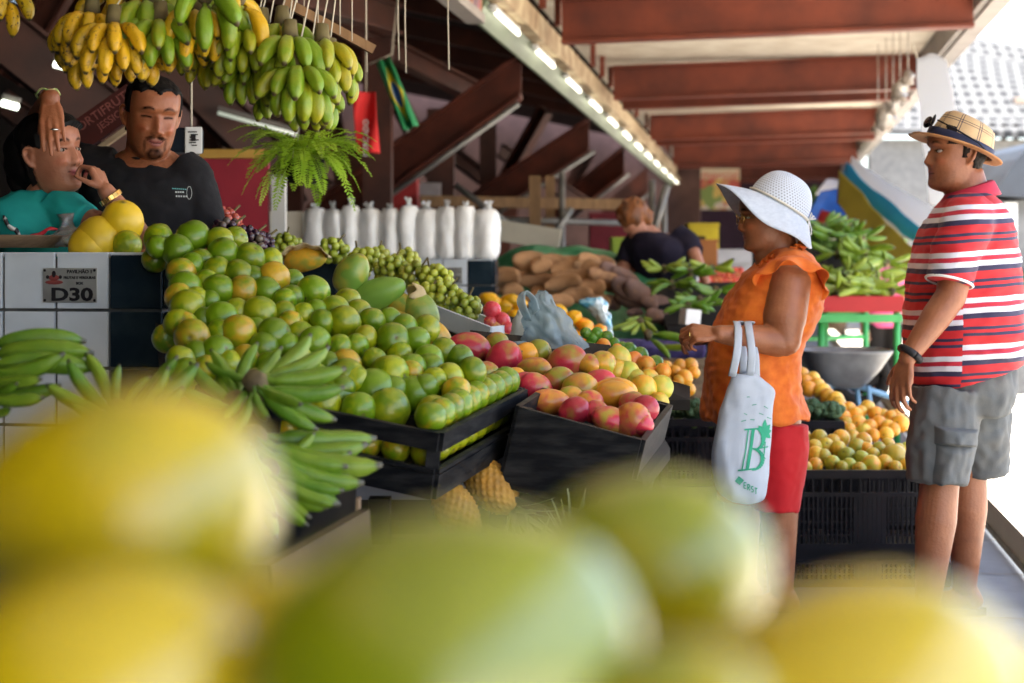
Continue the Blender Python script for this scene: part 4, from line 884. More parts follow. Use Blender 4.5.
def add_head(mb, M4, opt=None, ears=True):
    R = head_surface(opt); n = len(R[0]); vs = [M4 @ p for r in R for p in r]; fs = []
    for i in range(len(R)-1):
        for j in range(n): k = (j+1) % n; fs.append((i*n+j, i*n+k, (i+1)*n+k, (i+1)*n+j))
    fs.append(tuple(range(n))[::-1]); fs.append(tuple(range((len(R)-1)*n, len(R)*n))); mb.add(vs, fs)
    if ears:
        for s in (1, -1):
            P = [V((-.006+.0, s*.072, -.032)), V((-.014, s*.079, -.026)), V((-.021, s*.085, -.012)), V((-.026, s*.089, .004)), V((-.024, s*.0895, .018)), V((-.014, s*.086, .027)), V((-.002, s*.079, .024)), V((.003, s*.075, .012))]
            mb.tube([M4 @ p for p in P], [.005, .0062, .0058, .0055, .0055, .0055, .005, .004], 8)
            mb.ell(M4 @ V((-.012, s*.075, .0)), (.013, .006, .024), M4.to_3x3(), 12, 8)
def mat_head(p, yaw, pitch=0., roll=0., sc=1.):
    """yaw 0 faces the viewer, positive turns the face towards picture left; pitch > 0 looks down"""
    R = Matrix.Rotation(-PI/2-yaw, 4, 'Z') @ Matrix.Rotation(pitch, 4, 'Y') @ Matrix.Rotation(roll, 4, 'X')
    return Matrix.Translation(V(p)) @ R @ Matrix.Scale(sc, 4)
def hand_prims(mb, wr, f, pn, ts, curl, spread=.12, sc=1., thumb=.35, tcurl=.3, ab=.72):
    """wr wrist, f finger direction, pn palm normal, ts side (+1/-1) of the thumb; curl = per finger (root, middle, tip) bends in radians"""
    f = f.normalized(); pn = (pn-f*pn.dot(f)).normalized(); s = f.cross(pn)*ts
    K = [(.031, .087), (.0105, .092), (-.0105, .087), (-.030, .077)]; LN = [(.042, .025, .02), (.047, .029, .022), (.043, .027, .021), (.033, .02, .018)]
    for i, ((o, l), ln) in enumerate(zip(K, LN)):
        k = wr+(f*l+s*o)*sc; mb.cap(wr+(s*o*.55+f*.012)*sc, k, .0125*sc, .0098*sc, 10)
        mb.cap(wr+(s*o*.5+f*.03+pn*.007)*sc, k-(f*.012-pn*.006)*sc, .012*sc, .009*sc, 8)
        c = curl[i] if hasattr(curl[0], '__len__') else curl; a = 0; p = k; sd = (f+s*o/.031*spread).normalized()
        for q, (L, cc) in enumerate(zip(ln, c)):
            a += cc; d = sd*math.cos(a)+pn*math.sin(a); e = p+d*L*sc
            mb.cap(p, e, (.0092, .0083, .0076)[q]*sc*(1 if i < 3 else .9), (.0083, .0076, .0064)[q]*sc*(1 if i < 3 else .9), 10); p = e
    Rp = Matrix((s, pn, f)).transposed(); mb.ell(wr+(f*.052+pn*.002)*sc, (.039*sc, .0145*sc, .046*sc), Rp, 20, 12)
    b0 = wr+(f*.022+s*.02+pn*.006)*sc; d = (f*.62+s*ab+pn*thumb).normalized(); p1 = b0+d*.036*sc
    d2 = (d*math.cos(tcurl)+(f*.7-s*.5+pn*.3).normalized()*math.sin(tcurl)).normalized(); p2 = p1+d2*.03*sc; d3 = (d2+(f*.5-s*.4+pn*.3)*tcurl*.7).normalized()
    mb.cap(b0, p1, .0145*sc, .0108*sc, 10); mb.cap(p1, p2, .0105*sc, .009*sc, 10); mb.cap(p2, p2+d3*.024*sc, .009*sc, .0068*sc, 10)
def torso(mb, secs, ang=0., n=40):
    """secs: (centre, depth front, depth back, half width, power); front = local -Y turned by ang about Z (0 faces the viewer)"""
    R = Matrix.Rotation(-ang, 3, 'Z'); rings = []
    for c, df, db, hw, pw in secs:
        ring = []
        for j in range(n):
            a = 2*PI*j/n; ca, sa = math.cos(a), math.sin(a)
            y = -(df if sa > 0 else db)*abs(sa)**pw*(1 if sa > 0 else -1); x = hw*abs(ca)**pw*(1 if ca > 0 else -1)
            ring.append(V(c)+R @ V((x, y, 0)))
        rings.append(ring)
    return mb.loft(rings)
def densify(secs, k=5):
    out = []; m = len(secs); t_ = list(range(m))
    cols = [[s[0][0] for s in secs], [s[0][1] for s in secs], [s[0][2] for s in secs], [s[1] for s in secs], [s[2] for s in secs], [s[3] for s in secs], [s[4] for s in secs]]
    for i in range((m-1)*k+1):
        t = i/k; v = [cr(t_, c, t) for c in cols]; out.append((V(v[:3]), v[3], v[4], v[5], v[6]))
    return out
def tint(me, M4, brows=True, beard=None, lips=True, stubble=0., smile=0.):
    """colour of lips, brows and beard, and painted shade of mouth line and nostrils, measured in the head's own space"""
    inv = M4.inverted(); co_ = co_of(me); n = len(co_); h = np.c_[co_, np.ones(n)] @ np.array(inv).T
    x, y, z = h[:, 0], h[:, 1], h[:, 2]; front = (x > .03)
    near = (np.abs(x) < .16) & (np.abs(y) < .11) & (z > -.14) & (z < .15)
    R_ = np.zeros(n); G = np.zeros(n); B = np.zeros(n); ss = lambda v: np.clip(v, 0, 1); nn = np.array([nz(p, 90) if k else 0 for p, k in zip(h[:, :3], near)])
    zm = z-smile*.0075*np.minimum((y/.024)**2, 1.6)
    if lips: R_ = ss(1.6-((y/(.023+.004*smile))**2+((zm+.064)/.0125)**2)*1.6)*(x > .07)*near; G = np.maximum(G, .8*ss(1.4-np.abs(zm+.0637)/.0017)*ss((.025+.004*smile-np.abs(y))/.004)*(x > .07)*near)  # the dark line between the lips is shade painted into the crease
    if brows:
        yb = np.abs(y); arc = .034+.006*np.sin((yb-.012)/.036*PI)-.0
        G = np.maximum(G, ss(1.5-np.abs(z-arc)/.0042)*ss((yb-.010)/.006)*ss((.054-yb)/.012)*front*near*(.85+.3*nn))
        G = np.maximum(G, ss(1.3-np.abs(z-(.0125-.12*np.abs(yb-.032)))/.0036)*ss((yb-.015)/.004)*ss((.05-yb)/.005)*front*near)    # lash line
        G = np.maximum(G, .55*ss(1.3-(((yb-.009)/.005)**2+((z+.039)/.0035)**2))*(x > .085)*near)  # dark spots paint the shade inside the nostrils
    if beard: G = np.maximum(G, np.clip(beard(x, y, z)+.25*nn*(beard(x, y, z) > .05), 0, 1)*near)
    if stubble: G = np.maximum(G, stubble*ss((-.035-z)/.03)*front*near*(np.abs(nn)+.4))
    B = ss(.7-(((np.abs(y)-.045)/.02)**2+((z+.025)/.02)**2))*front*near*.6+ss(.6-((y/.012)**2+((z+.028)/.012)**2))*front*near*.4
    ca = me.color_attributes.new('tint', 'FLOAT_COLOR', 'POINT'); ca.data.foreach_set('color', np.c_[R_, G, B, np.ones(n)].astype('f').ravel())
def finish_body(mb, voxel, M4, skin, parent, sm=3, **kw):
    me = fuse(mb, voxel, sm); smooth_all(me); tint(me, M4, **kw); return link(me, 'body', skin, parent)
def hair_shell(M4, opt, mask, thick, m, parent, name='hair', rough=.004, fr=60):
    R = head_surface(opt); b = MB(); vs = []
    for ring in R:
        for p in ring:
            k = mask(p); nrm = V((p.x, p.y*1.3, p.z*.8)).normalized()
            vs.append(M4 @ (p+nrm*(-.006+(thick+.006)*k+(rough*nz(p, fr) if k > .3 else 0))))
    n = len(R[0]); fs = [(i*n+j, i*n+(j+1) % n, (i+1)*n+(j+1) % n, (i+1)*n+j) for i in range(len(R)-1) for j in range(n)]
    fs += [tuple(range(n))[::-1], tuple(range((len(R)-1)*n, len(R)*n))]
    b.add(vs, fs); return b.build(name, m, parent)
def hairmat(name, c, c2): return mat(name, c, c2, .6, 30, 3, .5, 180, stretch=(1, 1, .25), spec=.12)
def eyes(M4, skin_r, parent, iris=(.03, .015, .008), close=0.):
    for s in (1, -1):
        c = M4 @ V((.0715, s*.032, .0085)); b = MB(); b.ell(c, (.0122, .0135, .0062), M4.to_3x3(), 16, 12)
        e = b.build('eye', M['eyewhite'], parent); b = MB(); b.ell(M4 @ V((.0795, s*.032, .0085)), (.005, .0056, .0052), M4.to_3x3(), 12, 8); b.build('iris', M['iris'], e)
M['eyewhite'] = mat('eye_white', (.26, .22, .19), None, .4); M['iris'] = mat('dark_iris', (.02, .012, .008), None, .15)
def person(loc, label, group=None): return empty('person', loc, label, 'person', group)
FOOT_H = .0
def leg(mb, hip, knee, ank, r=(.085, .058, .062, .038), toe=V((-1, 0, 0)), floor=.03):
    mb.cap(hip, knee, r[0], r[1], 16)
    c = knee.lerp(ank, .3); mb.cap(knee, c, r[1], r[2], 16); mb.cap(c, ank, r[2], r[3], 16)
    mb.cap(ank, V((ank.x, ank.y, floor+.025))-toe*.03, r[3], .034, 12)
    mb.cap(V((ank.x, ank.y, floor+.032)), V((ank.x, ank.y, floor+.02))+toe*.13, .036, .026, 12)
    for k in range(5):
        s = toe.cross(V((0, 0, 1))); q = V((ank.x, ank.y, floor+.014))+toe*.13+s*(k-2)*.017; mb.cap(q, q+toe*(.045-.006*abs(k-1)), .011, .009, 8)
def sandal(parent, ank, toe, m, floor=.005):
    s = toe.cross(V((0, 0, 1))); b = MB(); rings = []
    for z in (floor, floor+.025):
        rings.append([V((ank.x, ank.y, z))+toe*(.06+.135*math.cos(a))+s*(.045*math.sin(a)*(1+.2*math.cos(a))) for a in np.linspace(0, 2*PI, 24, endpoint=False)])
    b.loft(rings, smooth=False); o = b.build('sandal', m, parent)
    b = MB(); b.tube([V((ank.x, ank.y, floor+.02))+toe*.1+s*(.05*math.cos(a))+V((0, 0, .055*math.sin(a))) for a in np.linspace(0, PI, 9)], .012, 6, squash=.4); b.build('strap', m, o)

# ---------------------------------------------------------------- the woman in orange, in profile
LY = 5.5
def lp(px, py, dy=0.): return at(px, py, LY+dy)
lady = person(V((lp(765, 0).x, LY, 0)), 'woman in an orange frilled blouse, red shorts and wide white hat, in profile')
SK1 = skin_mat('brown_skin', (.33, .125, .055))
mb = MB(); LH = mat_head(lp(766, 218), math.radians(84), math.radians(6), 0, .945)
lopt = dict(fat=.16, jaw=1.05, nose=.95, chin=1.1, lips=.9)
add_head(mb, LH, lopt)
mb.cap(lp(775, 232), lp(781, 268), .062, .072, 18); mb.cap(lp(763, 243), lp(770, 262), .04, .05, 14)
mb.cap(lp(781, 262), lp(783, 275), .07, .1, 18); mb.ell(lp(777, 300), (.12, .15, .14)); mb.ell(lp(755, 385), (.14, .15, .2))
sh = lp(789, 283, -.15); el = lp(785, 340, -.2); wr_ = lp(719, 334, -.26)
mb.cap(sh, lp(784, 318, -.185), .074, .074, 18); mb.cap(lp(784, 318, -.185), el, .074, .054, 18); mb.cap(lp(778, 342, -.205), lp(760, 339, -.22), .05, .047, 16); mb.cap(lp(760, 339, -.22), wr_, .047, .029, 16)
mb.ell(el+V((.004, 0, .01)), (.05, .05, .05))
hand_prims(mb, wr_, V((-1, -.05, .06)), V((-.1, .75, -.75)), -1, [(.75, .9, .6), (.85, .95, .6), (.95, .95, .6), (1., 1., .6)], .05, .98, .5, .45)
sh2 = lp(781, 283, .15); el2 = lp(768, 343, .2); wr2 = lp(714, 338, .1)     # the far arm
mb.cap(sh2, el2, .07, .05, 16); mb.cap(el2, wr2, .048, .03, 14); hand_prims(mb, wr2, V((-1, -.25, .05)), V((-.1, -.7, -.7)), 1, (.6, .7, .5), .05, .95)
leg(mb, lp(772, 420, -.08), V((lp(773, 0).x, LY-.09, .5)), V((lp(777, 0).x, LY-.09, .1)), (.1, .066, .068, .04)); leg(mb, lp(757, 420, .09), V((lp(745, 0).x, LY+.09, .5)), V((lp(748, 0).x, LY+.09, .1)), (.1, .066, .068, .04))
finish_body(mb, .0042, LH, SK1, lady, 3)
eyes(LH, None, lady)
HR1 = hairmat('grey_brown_hair', (.02, .013, .01), (.008, .006, .005))
hair_shell(LH, lopt, lambda p: 1. if (p.x < -.03 and -.05 < p.z < .05) or (p.x < .02 and .01 < p.z < .05) else 0., .012, HR1, lady)
# blouse
M['orange_cloth'] = mat('orange_cotton', (.80, .20, .022), (.66, .125, .012), .7, 26, 5, .25, 320, sheen=.08, bd=.002, transl=.12)
def lsec(px_f, px_b, py, hw, pw=.85):
    a, c = lp(px_f, py), lp(px_b, py); m_ = (a.x+c.x)/2; d = (c.x-a.x)/2; return (V((m_, LY, a.z)), d, d, hw, pw)
secs = densify([lsec(703, 807, 419, .2), lsec(702, 806, 410, .2), lsec(704, 801, 390, .195), lsec(706, 799, 365, .19), lsec(709, 802, 347, .19), lsec(714, 814, 328, .195), lsec(722, 820, 308, .2), lsec(732, 822, 290, .2), lsec(745, 820, 273, .19), lsec(757, 816, 262, .15), lsec(764, 808, 253, .1), lsec(768, 803, 249, .08)], 4)
mb = MB(); torso(mb, secs, math.radians(90), 56)
mb.cap(lp(790, 272, -.08), lp(790, 275, -.12), .085, .08, 18); mb.cap(lp(784, 272, .08), lp(783, 276, .12), .085, .08, 18)
me = fuse(mb, .0075, 4); smooth_all(me)
def bl(p):
    w_ = .0065*nz((p.x*1.3, p.y, p.z*.8), 16)+.0055*nz((p.x*.5, p.y, p.z*2.2), 22, 4)+.002*nz(p, 50, 9)
    t = max(0, min(1, (1.0-p.z)/.3)); w_ += .010*t*math.sin(p.x*38+3*nz(p, 5))*min(1, t*1.2); return w_
wrinkle(me, bl); link(me, 'blouse', M['orange_cloth'], lady)
def frill(path_fn, n, width, amp, waves, name, parent, out, m, th=.0018):
    """wavy strip: path_fn(t) -> point, out(t) -> outward direction, hem waves along the path"""
    b = MB(); K = 7; rows = []
    for i in range(n+1):
        t = i/n; p = path_fn(t); o = out(t).normalized(); q = path_fn(min(t+.002, 1))-path_fn(max(t-.002, 0)); s = q.cross(o).normalized(); row = []
        for k in range(K+1):
            u = k/K; row.append(p+o*width(t)*u+s*amp*u*math.sin(waves*2*PI*t+.8*math.sin(5*t))+o*amp*.25*u*math.cos(waves*4*PI*t))
        rows.append(row)
    A = [r for r in rows]; n1 = K+1; vs = [p for r in A for p in r]
    fs = [(i*n1+k, i*n1+k+1, (i+1)*n1+k+1, (i+1)*n1+k) for i in range(n) for k in range(K)]
    b.add(vs, fs); o = b.build(name, m, parent); md = o.modifiers.new('t', 'SOLIDIFY'); md.thickness = th; md.offset = 0; return o
def sleeve_frill(c, axis, r0, w_, parent, sgn):
    R = frm(axis, V((1, 0, 0)))
    def pf(t): a = 2*PI*t; return c+R @ V((math.cos(a)*r0, math.sin(a)*r0*1.05, .0))
    def of(t): a = 2*PI*t; return R @ V((math.cos(a)*.55, math.sin(a)*.55, 1.))
    frill(pf, 110, lambda t: w_*(1+.25*math.sin(2*PI*t+1)), .017, 6, 'sleeve_frill', parent, of, M['orange_cloth'])
sleeve_frill(lp(789, 268, -.14), V((.0, -.5, -.85)), .08, .078, lady, 1); sleeve_frill(lp(784, 270, .14), V((.0, .5, -.85)), .08, .07, lady, -1)
NP = [lp(806, 247), lp(796, 255, -.085), lp(780, 261, -.095), lp(766, 268, -.08), lp(752, 284, -.05), lp(741, 299, -.035), lp(731, 312, -.025)]
def npf(t): return V([cr(list(range(7)), [p[i] for p in NP], t*6) for i in range(3)])
frill(npf, 120, lambda t: .03, .012, 13, 'neck_frill', lady, lambda t: V((-.25*t, -.75, .45-.3*t)), M['orange_cloth'])
frill(lambda t: npf(t)+V((0, .006, .012)), 120, lambda t: .022, .010, 16, 'neck_frill', lady, lambda t: V((-.25-.2*t, -.4, .75-.3*t)), M['orange_cloth'])
NQ = [V((p.x, 2*LY-p.y, p.z)) for p in NP]
frill(lambda t: V([cr(list(range(7)), [p[i] for p in NQ], t*6) for i in range(3)]), 90, lambda t: .03, .012, 13, 'neck_frill', lady, lambda t: V((-.25*t, .75, .45-.3*t)), M['orange_cloth'])
# shorts
M['red_cloth'] = mat('red_cotton', (.50, .006, .012), (.42, .005, .010), .7, 5, 4, .2, 300, sheen=.08, bd=.002)
mb = MB(); torso(mb, densify([lsec(718, 797, 440, .16), lsec(720, 793, 415, .16), lsec(722, 788, 385, .165), lsec(726, 786, 360, .15)], 3), math.radians(90), 40)
for (hx, kx, dy) in ((776, 770, -.088), (752, 744, .088)):
    P = [V((lp(hx+(kx-hx)*t, 0).x, LY+dy, lp(0, 420+86*t).z)) for t in (0, .25, .5, .75, 1.)]
    mb.tube(P, [.095, .105, .1, .09, .083], 24)
me = fuse(mb, .0075, 3); smooth_all(me); wrinkle(me, lambda p: .005*nz((p.x, p.y, p.z*.35), 16)+.002*nz(p, 40, 3)); link(me, 'shorts', M['red_cloth'], lady)
for dy, px in ((-.09, 777), (.09, 748)): sandal(lady, V((lp(px, 0).x, LY+dy, .1)), V((-1, 0, 0)), mat('brown_sandal', (.12, .06, .03)))
# hat
def crochet():
    m, nt, b = newmat('white_crochet'); n = N(nt); tc = n('ShaderNodeTexCoord').outputs['UV']
    mp = n('ShaderNodeMapping'); mp.inputs['Scale'].default_value = (60, 20, 1); n.L(tc, mp.inputs[0])
    sx = n('ShaderNodeSeparateXYZ'); n.L(mp.outputs[0], sx.inputs[0])
    row = n.math('FLOOR', sx.outputs[1]); fx = n.math('FRACT', n.math('ADD', sx.outputs[0], n.math('MULTIPLY', row, .5))); fy = n.math('FRACT', sx.outputs[1])
    dx = n.math('SUBTRACT', fx, .5); dy = n.math('SUBTRACT', fy, .5); d = n.math('SQRT', n.math('ADD', n.math('MULTIPLY', dx, dx), n.math('MULTIPLY', dy, dy)))
    hole = n.ramp(d, [(.2, 1), (.33, 0)]); n.L(n.mix(hole, (.56, .62, .72), (.2, .22, .26)), b.inputs['Base Color']); b.inputs['Roughness'].default_value = .85
    n.L(n.bump(hole, -.5, .006), b.inputs['Normal']); return m
M['crochet'] = crochet(); M['hatwhite'] = mat('white_woven_straw', (.56, .62, .71), (.48, .54, .63), .8, 60, 3, .35, 260, stretch=(1, 1, 2), bd=.003, transl=.1)
hb_ = lp(778, 206); HT = Matrix.Translation(hb_) @ Matrix.Rotation(math.radians(30), 4, 'Y')
hat = MB(); n_ = 64; rings = []; ks = []
for i in range(20):
    t = i/19; rr = .107*math.cos(t*PI/2)**.72 if t < 1 else .002; z = .118*math.sin(t*PI/2); rr = max(rr, .002)
    rings.append([HT @ V((rr*1.02*math.cos(2*PI*j/n_), rr*.92*math.sin(2*PI*j/n_), z)) for j in range(n_)]); ks.append(t)
hat.loft(rings, cap=False)
ho = hat.build('hat', [M['crochet']], lady); uv = ho.data.uv_layers.new(name='UVMap')
for pl in ho.data.polygons:
    for li in pl.loop_indices:
        vi = ho.data.loops[li].vertex_index; j = vi % n_; u_ = j/n_
        if j == 0 and any((ho.data.loops[k].vertex_index % n_) == n_-1 for k in pl.loop_indices): u_ = 1.
        uv.data[li].uv = (u_, ks[vi//n_])
ho.modifiers.new('t', 'SOLIDIFY').thickness = .002
brim = MB(); rings = []
for k in range(11):
    t = k/10; ring = []
    for j in range(n_):
        a = 2*PI*j/n_; ca, sa = math.cos(a), math.sin(a)          # a = PI is the front (picture left)
        fr_, bk, sd_ = max(-ca, 0), max(ca, 0), abs(sa)
        ext = .112*fr_**1.5+.06*bk**2+.085*sd_**2
        dz = (-.034*fr_**2.2)*t**1.1+(-.085*sd_**2)*t**1.4+(-.07*bk**2)*t**1.25+.006*math.sin(5*a+1)*t*t
        ring.append(HT @ V((ca*(.107*1.02+ext*t), sa*(.107*.92+ext*t*.72), dz-.002)))
    rings.append(ring)
brim.loft(rings, cap=False); bo = brim.build('brim', M['hatwhite'], ho); bo.modifiers.new('t', 'SOLIDIFY').thickness = .0025
b = MB(); b.tube([HT @ V((.109*1.02*math.cos(a), .109*.93*math.sin(a), .006)) for a in np.linspace(0, 2*PI, 65)], .006, 8, squash=.5); b.build('band', mat('cream_ribbon', (.66, .64, .55), None, .6), ho)
bw = HT @ V((.112, -.02, .012)); b = MB()
for dx, dz in ((.022, .004), (.012, .016)): b.tube([bw, bw+V((dx*.7, -.006, dz+.006)), bw+V((dx, -.004, dz*.4)), bw+V((.0, 0, -.002))], .0028, 6)
b.tube([bw, bw+V((-.002, -.004, -.03)), bw+V((.001, -.004, -.07))], .003, 6, squash=.5); b.tube([bw, bw+V((.008, -.002, -.035)), bw+V((.006, -.004, -.055))], .003, 6, squash=.5); b.build('bow', M['white'], ho)
# glasses
M['gold'] = mat('gold_metal', (.7, .45, .14), None, .25, metal=1.)
b = MB()
for s in (1, -1):
    b.tube([LH @ V((.101-.006*abs(math.cos(a)), s*.033+.021*math.cos(a), .006+.017*math.sin(a))) for a in np.linspace(0, 2*PI, 25)], .0016, 6)
    b.tube([LH @ V((.094, s*.055, .012)), LH @ V((.05, s*.079, .012)), LH @ V((-.01, s*.082, .018))], .0018, 6)
b.tube([LH @ V((.1, -.013, .01)), LH @ V((.104, 0, .012)), LH @ V((.1, .013, .01))], .0016, 6)
gl = one(b, 'glasses', M['gold'], 'thin gold rimmed glasses worn by the woman in the white hat', 'glasses')
# ring
b = MB(); b.tube([wr_+V((-.098+.0, -.004, -.004))+V((0, .011*math.cos(a), .011*math.sin(a))) for a in np.linspace(0, 2*PI, 17)], .0022, 6); one(b, 'ring', M['gold'], 'gold ring on the hand of the woman in orange', 'ring')
# tote bag on the forearm
M['tote'] = mat('white_tote_cotton', (.54, .60, .68), (.48, .54, .62), .75, 7, 3, .15, 300, transl=.2, bd=.002); M['green_print'] = mat('green_print', (.02, .30, .17), None, .6)
BY = LY-.3
def bp(px, py, dy=0.): return V(((px-512)/F*BY, BY+dy, HC-(py-HY)/F*BY))
tote = empty('tote_bag', bp(742, 505), 'white cotton tote bag with a green letter B hanging from the woman\'s forearm', 'bag')
prof = [(503, 740, 752, .03), (500, 728, 762, .045), (492, 719, 766, .06), (475, 713, 768, .065), (450, 712, 770, .06), (425, 717, 772, .05), (405, 722, 773, .042), (390, 726, 774, .034), (380, 730, 764, .028), (374, 731, 756, .022)]
rings = []
for py, x0, x1, d in reversed(prof):
    a_, c_ = bp(x0, py), bp(x1, py); ring = []
    for j in range(48):
        a = 2*PI*j/48; e = .75; ca, sa = math.cos(a), math.sin(a)
        ring.append(V(((a_.x+c_.x)/2+(c_.x-a_.x)/2*abs(ca)**e*(1 if ca > 0 else -1), BY-d*abs(sa)**e*(1 if sa > 0 else -1), a_.z)))
    rings.append(ring)
def smooth_rings(rs, k):
    out = []
    for i in range((len(rs)-1)*k+1):
        out.append([V([cr(list(range(len(rs))), [r[j][q] for r in rs], i/k) for q in range(3)]) for j in range(len(rs[0]))])
    return out
b = MB(); b.loft(smooth_rings(rings, 4)); b.disp(lambda p: p+V((0, 1, 0))*(.006*nz((p.x*1.5, 0, p.z*.6), 22, 2)+.003*nz(p, 45, 6))+V((.004*nz(p, 18, 11), 0, 0)))
bag = b.build('bag', M['tote'], tote)
for (xa, ya, xb, yb, dy) in ((731, 376, 739, 328, -.035), (749, 375, 750, 328, -.035), (744, 375, 744, 328, .03), (757, 378, 754, 328, .03)):
    b = MB(); top = bp(xb, yb, -.0); P = [bp(xa, ya, dy*.6), bp((xa+xb)/2, (ya+yb)/2, dy-.012), V((top.x, BY+.08+(-.062 if dy < 0 else .062), top.z-.01)), V((top.x+.004, BY+.08, top.z+.018))]
    b.tube([V([cr([0, 1, 2, 3], [q[i] for q in P], t*3) for i in range(3)]) for t in np.linspace(0, 1, 14)], .013, 8, squash=.16, up=V((0, 1, 0))); b.build('strap', M['tote'], tote)
def stroke(pts, wd, name='print'):      # flat printed strokes lifted onto the cloth
    b = MB()
    for seg_ in pts:
        for (x0, y0, w0), (x1, y1, w1) in zip(seg_[:-1], seg_[1:]):
            p, q = bp(x0, y0), bp(x1, y1); d = (q-p); nn = V((-d.z, 0, d.x)).normalized() if d.length > 1e-6 else V((1, 0, 0))
            k = BY/F/2; b.quad([p+nn*w0*k, q+nn*w1*k, q-nn*w1*k, p-nn*w0*k])
    return b
def on_cloth(b, lift=.0025):
    from mathutils.bvhtree import BVHTree
    bv = BVHTree.FromPolygons([v.co+bag.location+tote.location for v in bag.data.vertices], [list(p.vertices) for p in bag.data.polygons])
    for i, p in enumerate(b.v):
        h = bv.ray_cast(V((p.x, BY-.5, p.z)), V((0, 1, 0)))
        if h[0] is not None: b.v[i] = h[0]-V((0, lift, 0))
        else: b.v[i] = V((p.x, BY-.05, p.z))
    return b
def sub(seg_, k=4):
    out = []
    for a, c in zip(seg_[:-1], seg_[1:]): out += [tuple(a[i]+(c[i]-a[i])*t/k for i in range(3)) for t in range(k)]
    return out+[seg_[-1]]
arc = lambda cx, cy_, rx, ry, a0, a1, w0, w1, n=14: [(cx+rx*math.cos(a)+.18*ry*math.sin(a)*0, cy_-ry*math.sin(a), w0+(w1-w0)*math.sin(PI*(i/n))) for i, a in enumerate(np.linspace(a0, a1, n+1))]
Bst = [sub([(746, 428, 1.2), (743, 448, 1.2), (739, 467, 1.2)]), sub([(751, 427, 3.2), (748, 447, 3.2), (744, 467, 3.2)]), sub([(742, 428, 1.5), (757, 427, 1.5)]), sub([(735, 468, 1.5), (752, 466, 1.5)]),
       arc(753, 437, 8, 10, PI/2, -PI/2, 1.2, 4), arc(749, 457, 11, 10.5, PI/2, -PI/2, 1.2, 4.2)]
on_cloth(stroke(Bst, 1)).build('print', M['green_print'], bag)
lf = []
for ang, L in ((85, 13), (50, 10), (10, 8), (130, 9), (-40, 9), (-100, 11)):
    a = math.radians(ang); lf.append([(762+L*t*math.cos(a), 431-L*t*math.sin(a), .4+4.6*math.sin(PI*min(t*1.02, 1))) for t in np.linspace(0, 1, 8)])
on_cloth(stroke(lf, 1)).build('print', M['green_print'], bag)
tt = [sub([(763, 440, 1), (761, 455, 1.2), (763, 457, 1)]), sub([(758, 446, 1), (766, 445, 1)])]
on_cloth(stroke(tt, 1)).build('print', M['green_print'], bag)
sq = [sub([(734, 476, 6.5), (739, 480, 6.5)])]
on_cloth(stroke(sq, 1), .002).build('print', M['green_print'], bag)
for i, ch in enumerate('ERST'):
    x, y = 741+i*3.6, 482.5+i*1.9
    G = {'E': [[(0, -3), (0, 3)], [(0, -3), (2.4, -2.4)], [(0, 0), (2, .4)], [(0, 3), (2.4, 3.4)]], 'R': [[(0, -3), (0, 3)], [(0, -3), (2.2, -2.2)], [(2.2, -2.2), (2, .2)], [(2, .2), (0, 0)], [(.6, 0), (2.4, 3.4)]],
         'S': [[(2.3, -2.3), (.2, -2.6)], [(.2, -2.6), (.2, -.2)], [(.2, -.2), (2.2, .6)], [(2.2, .6), (2., 3)], [(2, 3), (0, 2.8)]], 'T': [[(1.2, -2.8), (1.2, 3.2)], [(-.2, -3), (2.8, -2.4)]]}[ch]
    on_cloth(stroke([[(x+a[0], y+a[1], 1.), (x+c[0], y+c[1], 1.)] for a, c in G], 1)).build('print', M['green_print'], bag)
ln = [[(x0, y0, .7), (x0+random.uniform(2, 5), y0+random.uniform(-2, 3), .6)] for x0, y0 in ((745, 396), (750, 404), (757, 412), (742, 412), (762, 405), (748, 418), (765, 416), (739, 420))]
on_cloth(stroke(ln, 1)).build('print', M['green_print'], bag)

# ---------------------------------------------------------------- the man in the striped polo shirt
MY = 5.3
def mp_(px, py, dy=0.): return at(px, py, MY+dy)
man = person(V((mp_(962, 0).x, MY, 0)), 'man in a striped red polo shirt, cargo shorts and checked hat, in profile')
SK2 = skin_mat('dark_brown_skin', (.29, .11, .05), (.2, .06, .05))
mb = MB(); MH = mat_head(mp_(956, 155.5), math.radians(80), math.radians(-2), 0, 1.0); mopt = dict(fat=.12, jaw=1.06, nose=1.1, chin=.9)
add_head(mb, MH, mopt)
mb.cap(mp_(965, 178), mp_(970, 204), .064, .075, 18); mb.cap(mp_(955, 188), mp_(964, 202), .040, .045, 14); mb.ell(mp_(966, 255), (.13, .15, .18)); mb.ell(mp_(964, 330), (.13, .14, .17))
sh = mp_(966, 222, -.19); el = mp_(951, 296, -.245); wr_m = mp_(908, 357, -.27)
mb.cap(sh, el, .062, .048, 18); mb.cap(el, el.lerp(wr_m, .35), .048, .047, 16); mb.cap(el.lerp(wr_m, .35), wr_m, .047, .029, 16)
hand_prims(mb, wr_m+V((-.004, 0, -.006)), V((-.22, .02, -.95)), V((.75, .6, -.2)), -1, [(.3, .45, .3), (.35, .5, .35), (.4, .5, .35), (.45, .5, .35)], .05, 1.03, .2, .3)
sh2 = mp_(958, 222, .19); el2 = mp_(953, 300, .24); wr2 = mp_(932, 352, .22); mb.cap(sh2, el2, .06, .045, 16); mb.cap(el2, wr2, .045, .03, 14); hand_prims(mb, wr2, V((-.1, 0, -1)), V((.8, -.5, -.1)), 1, (.4, .5, .4))
leg(mb, mp_(946, 425, -.1), V((mp_(930, 0).x, MY-.12, .49)), V((mp_(917, 0).x, MY-.13, .1)), (.075, .062, .066, .04)); leg(mb, mp_(972, 425, .1), V((mp_(981, 0).x, MY+.14, .49)), V((mp_(978, 0).x, MY+.16, .1)), (.07, .06, .066, .04))
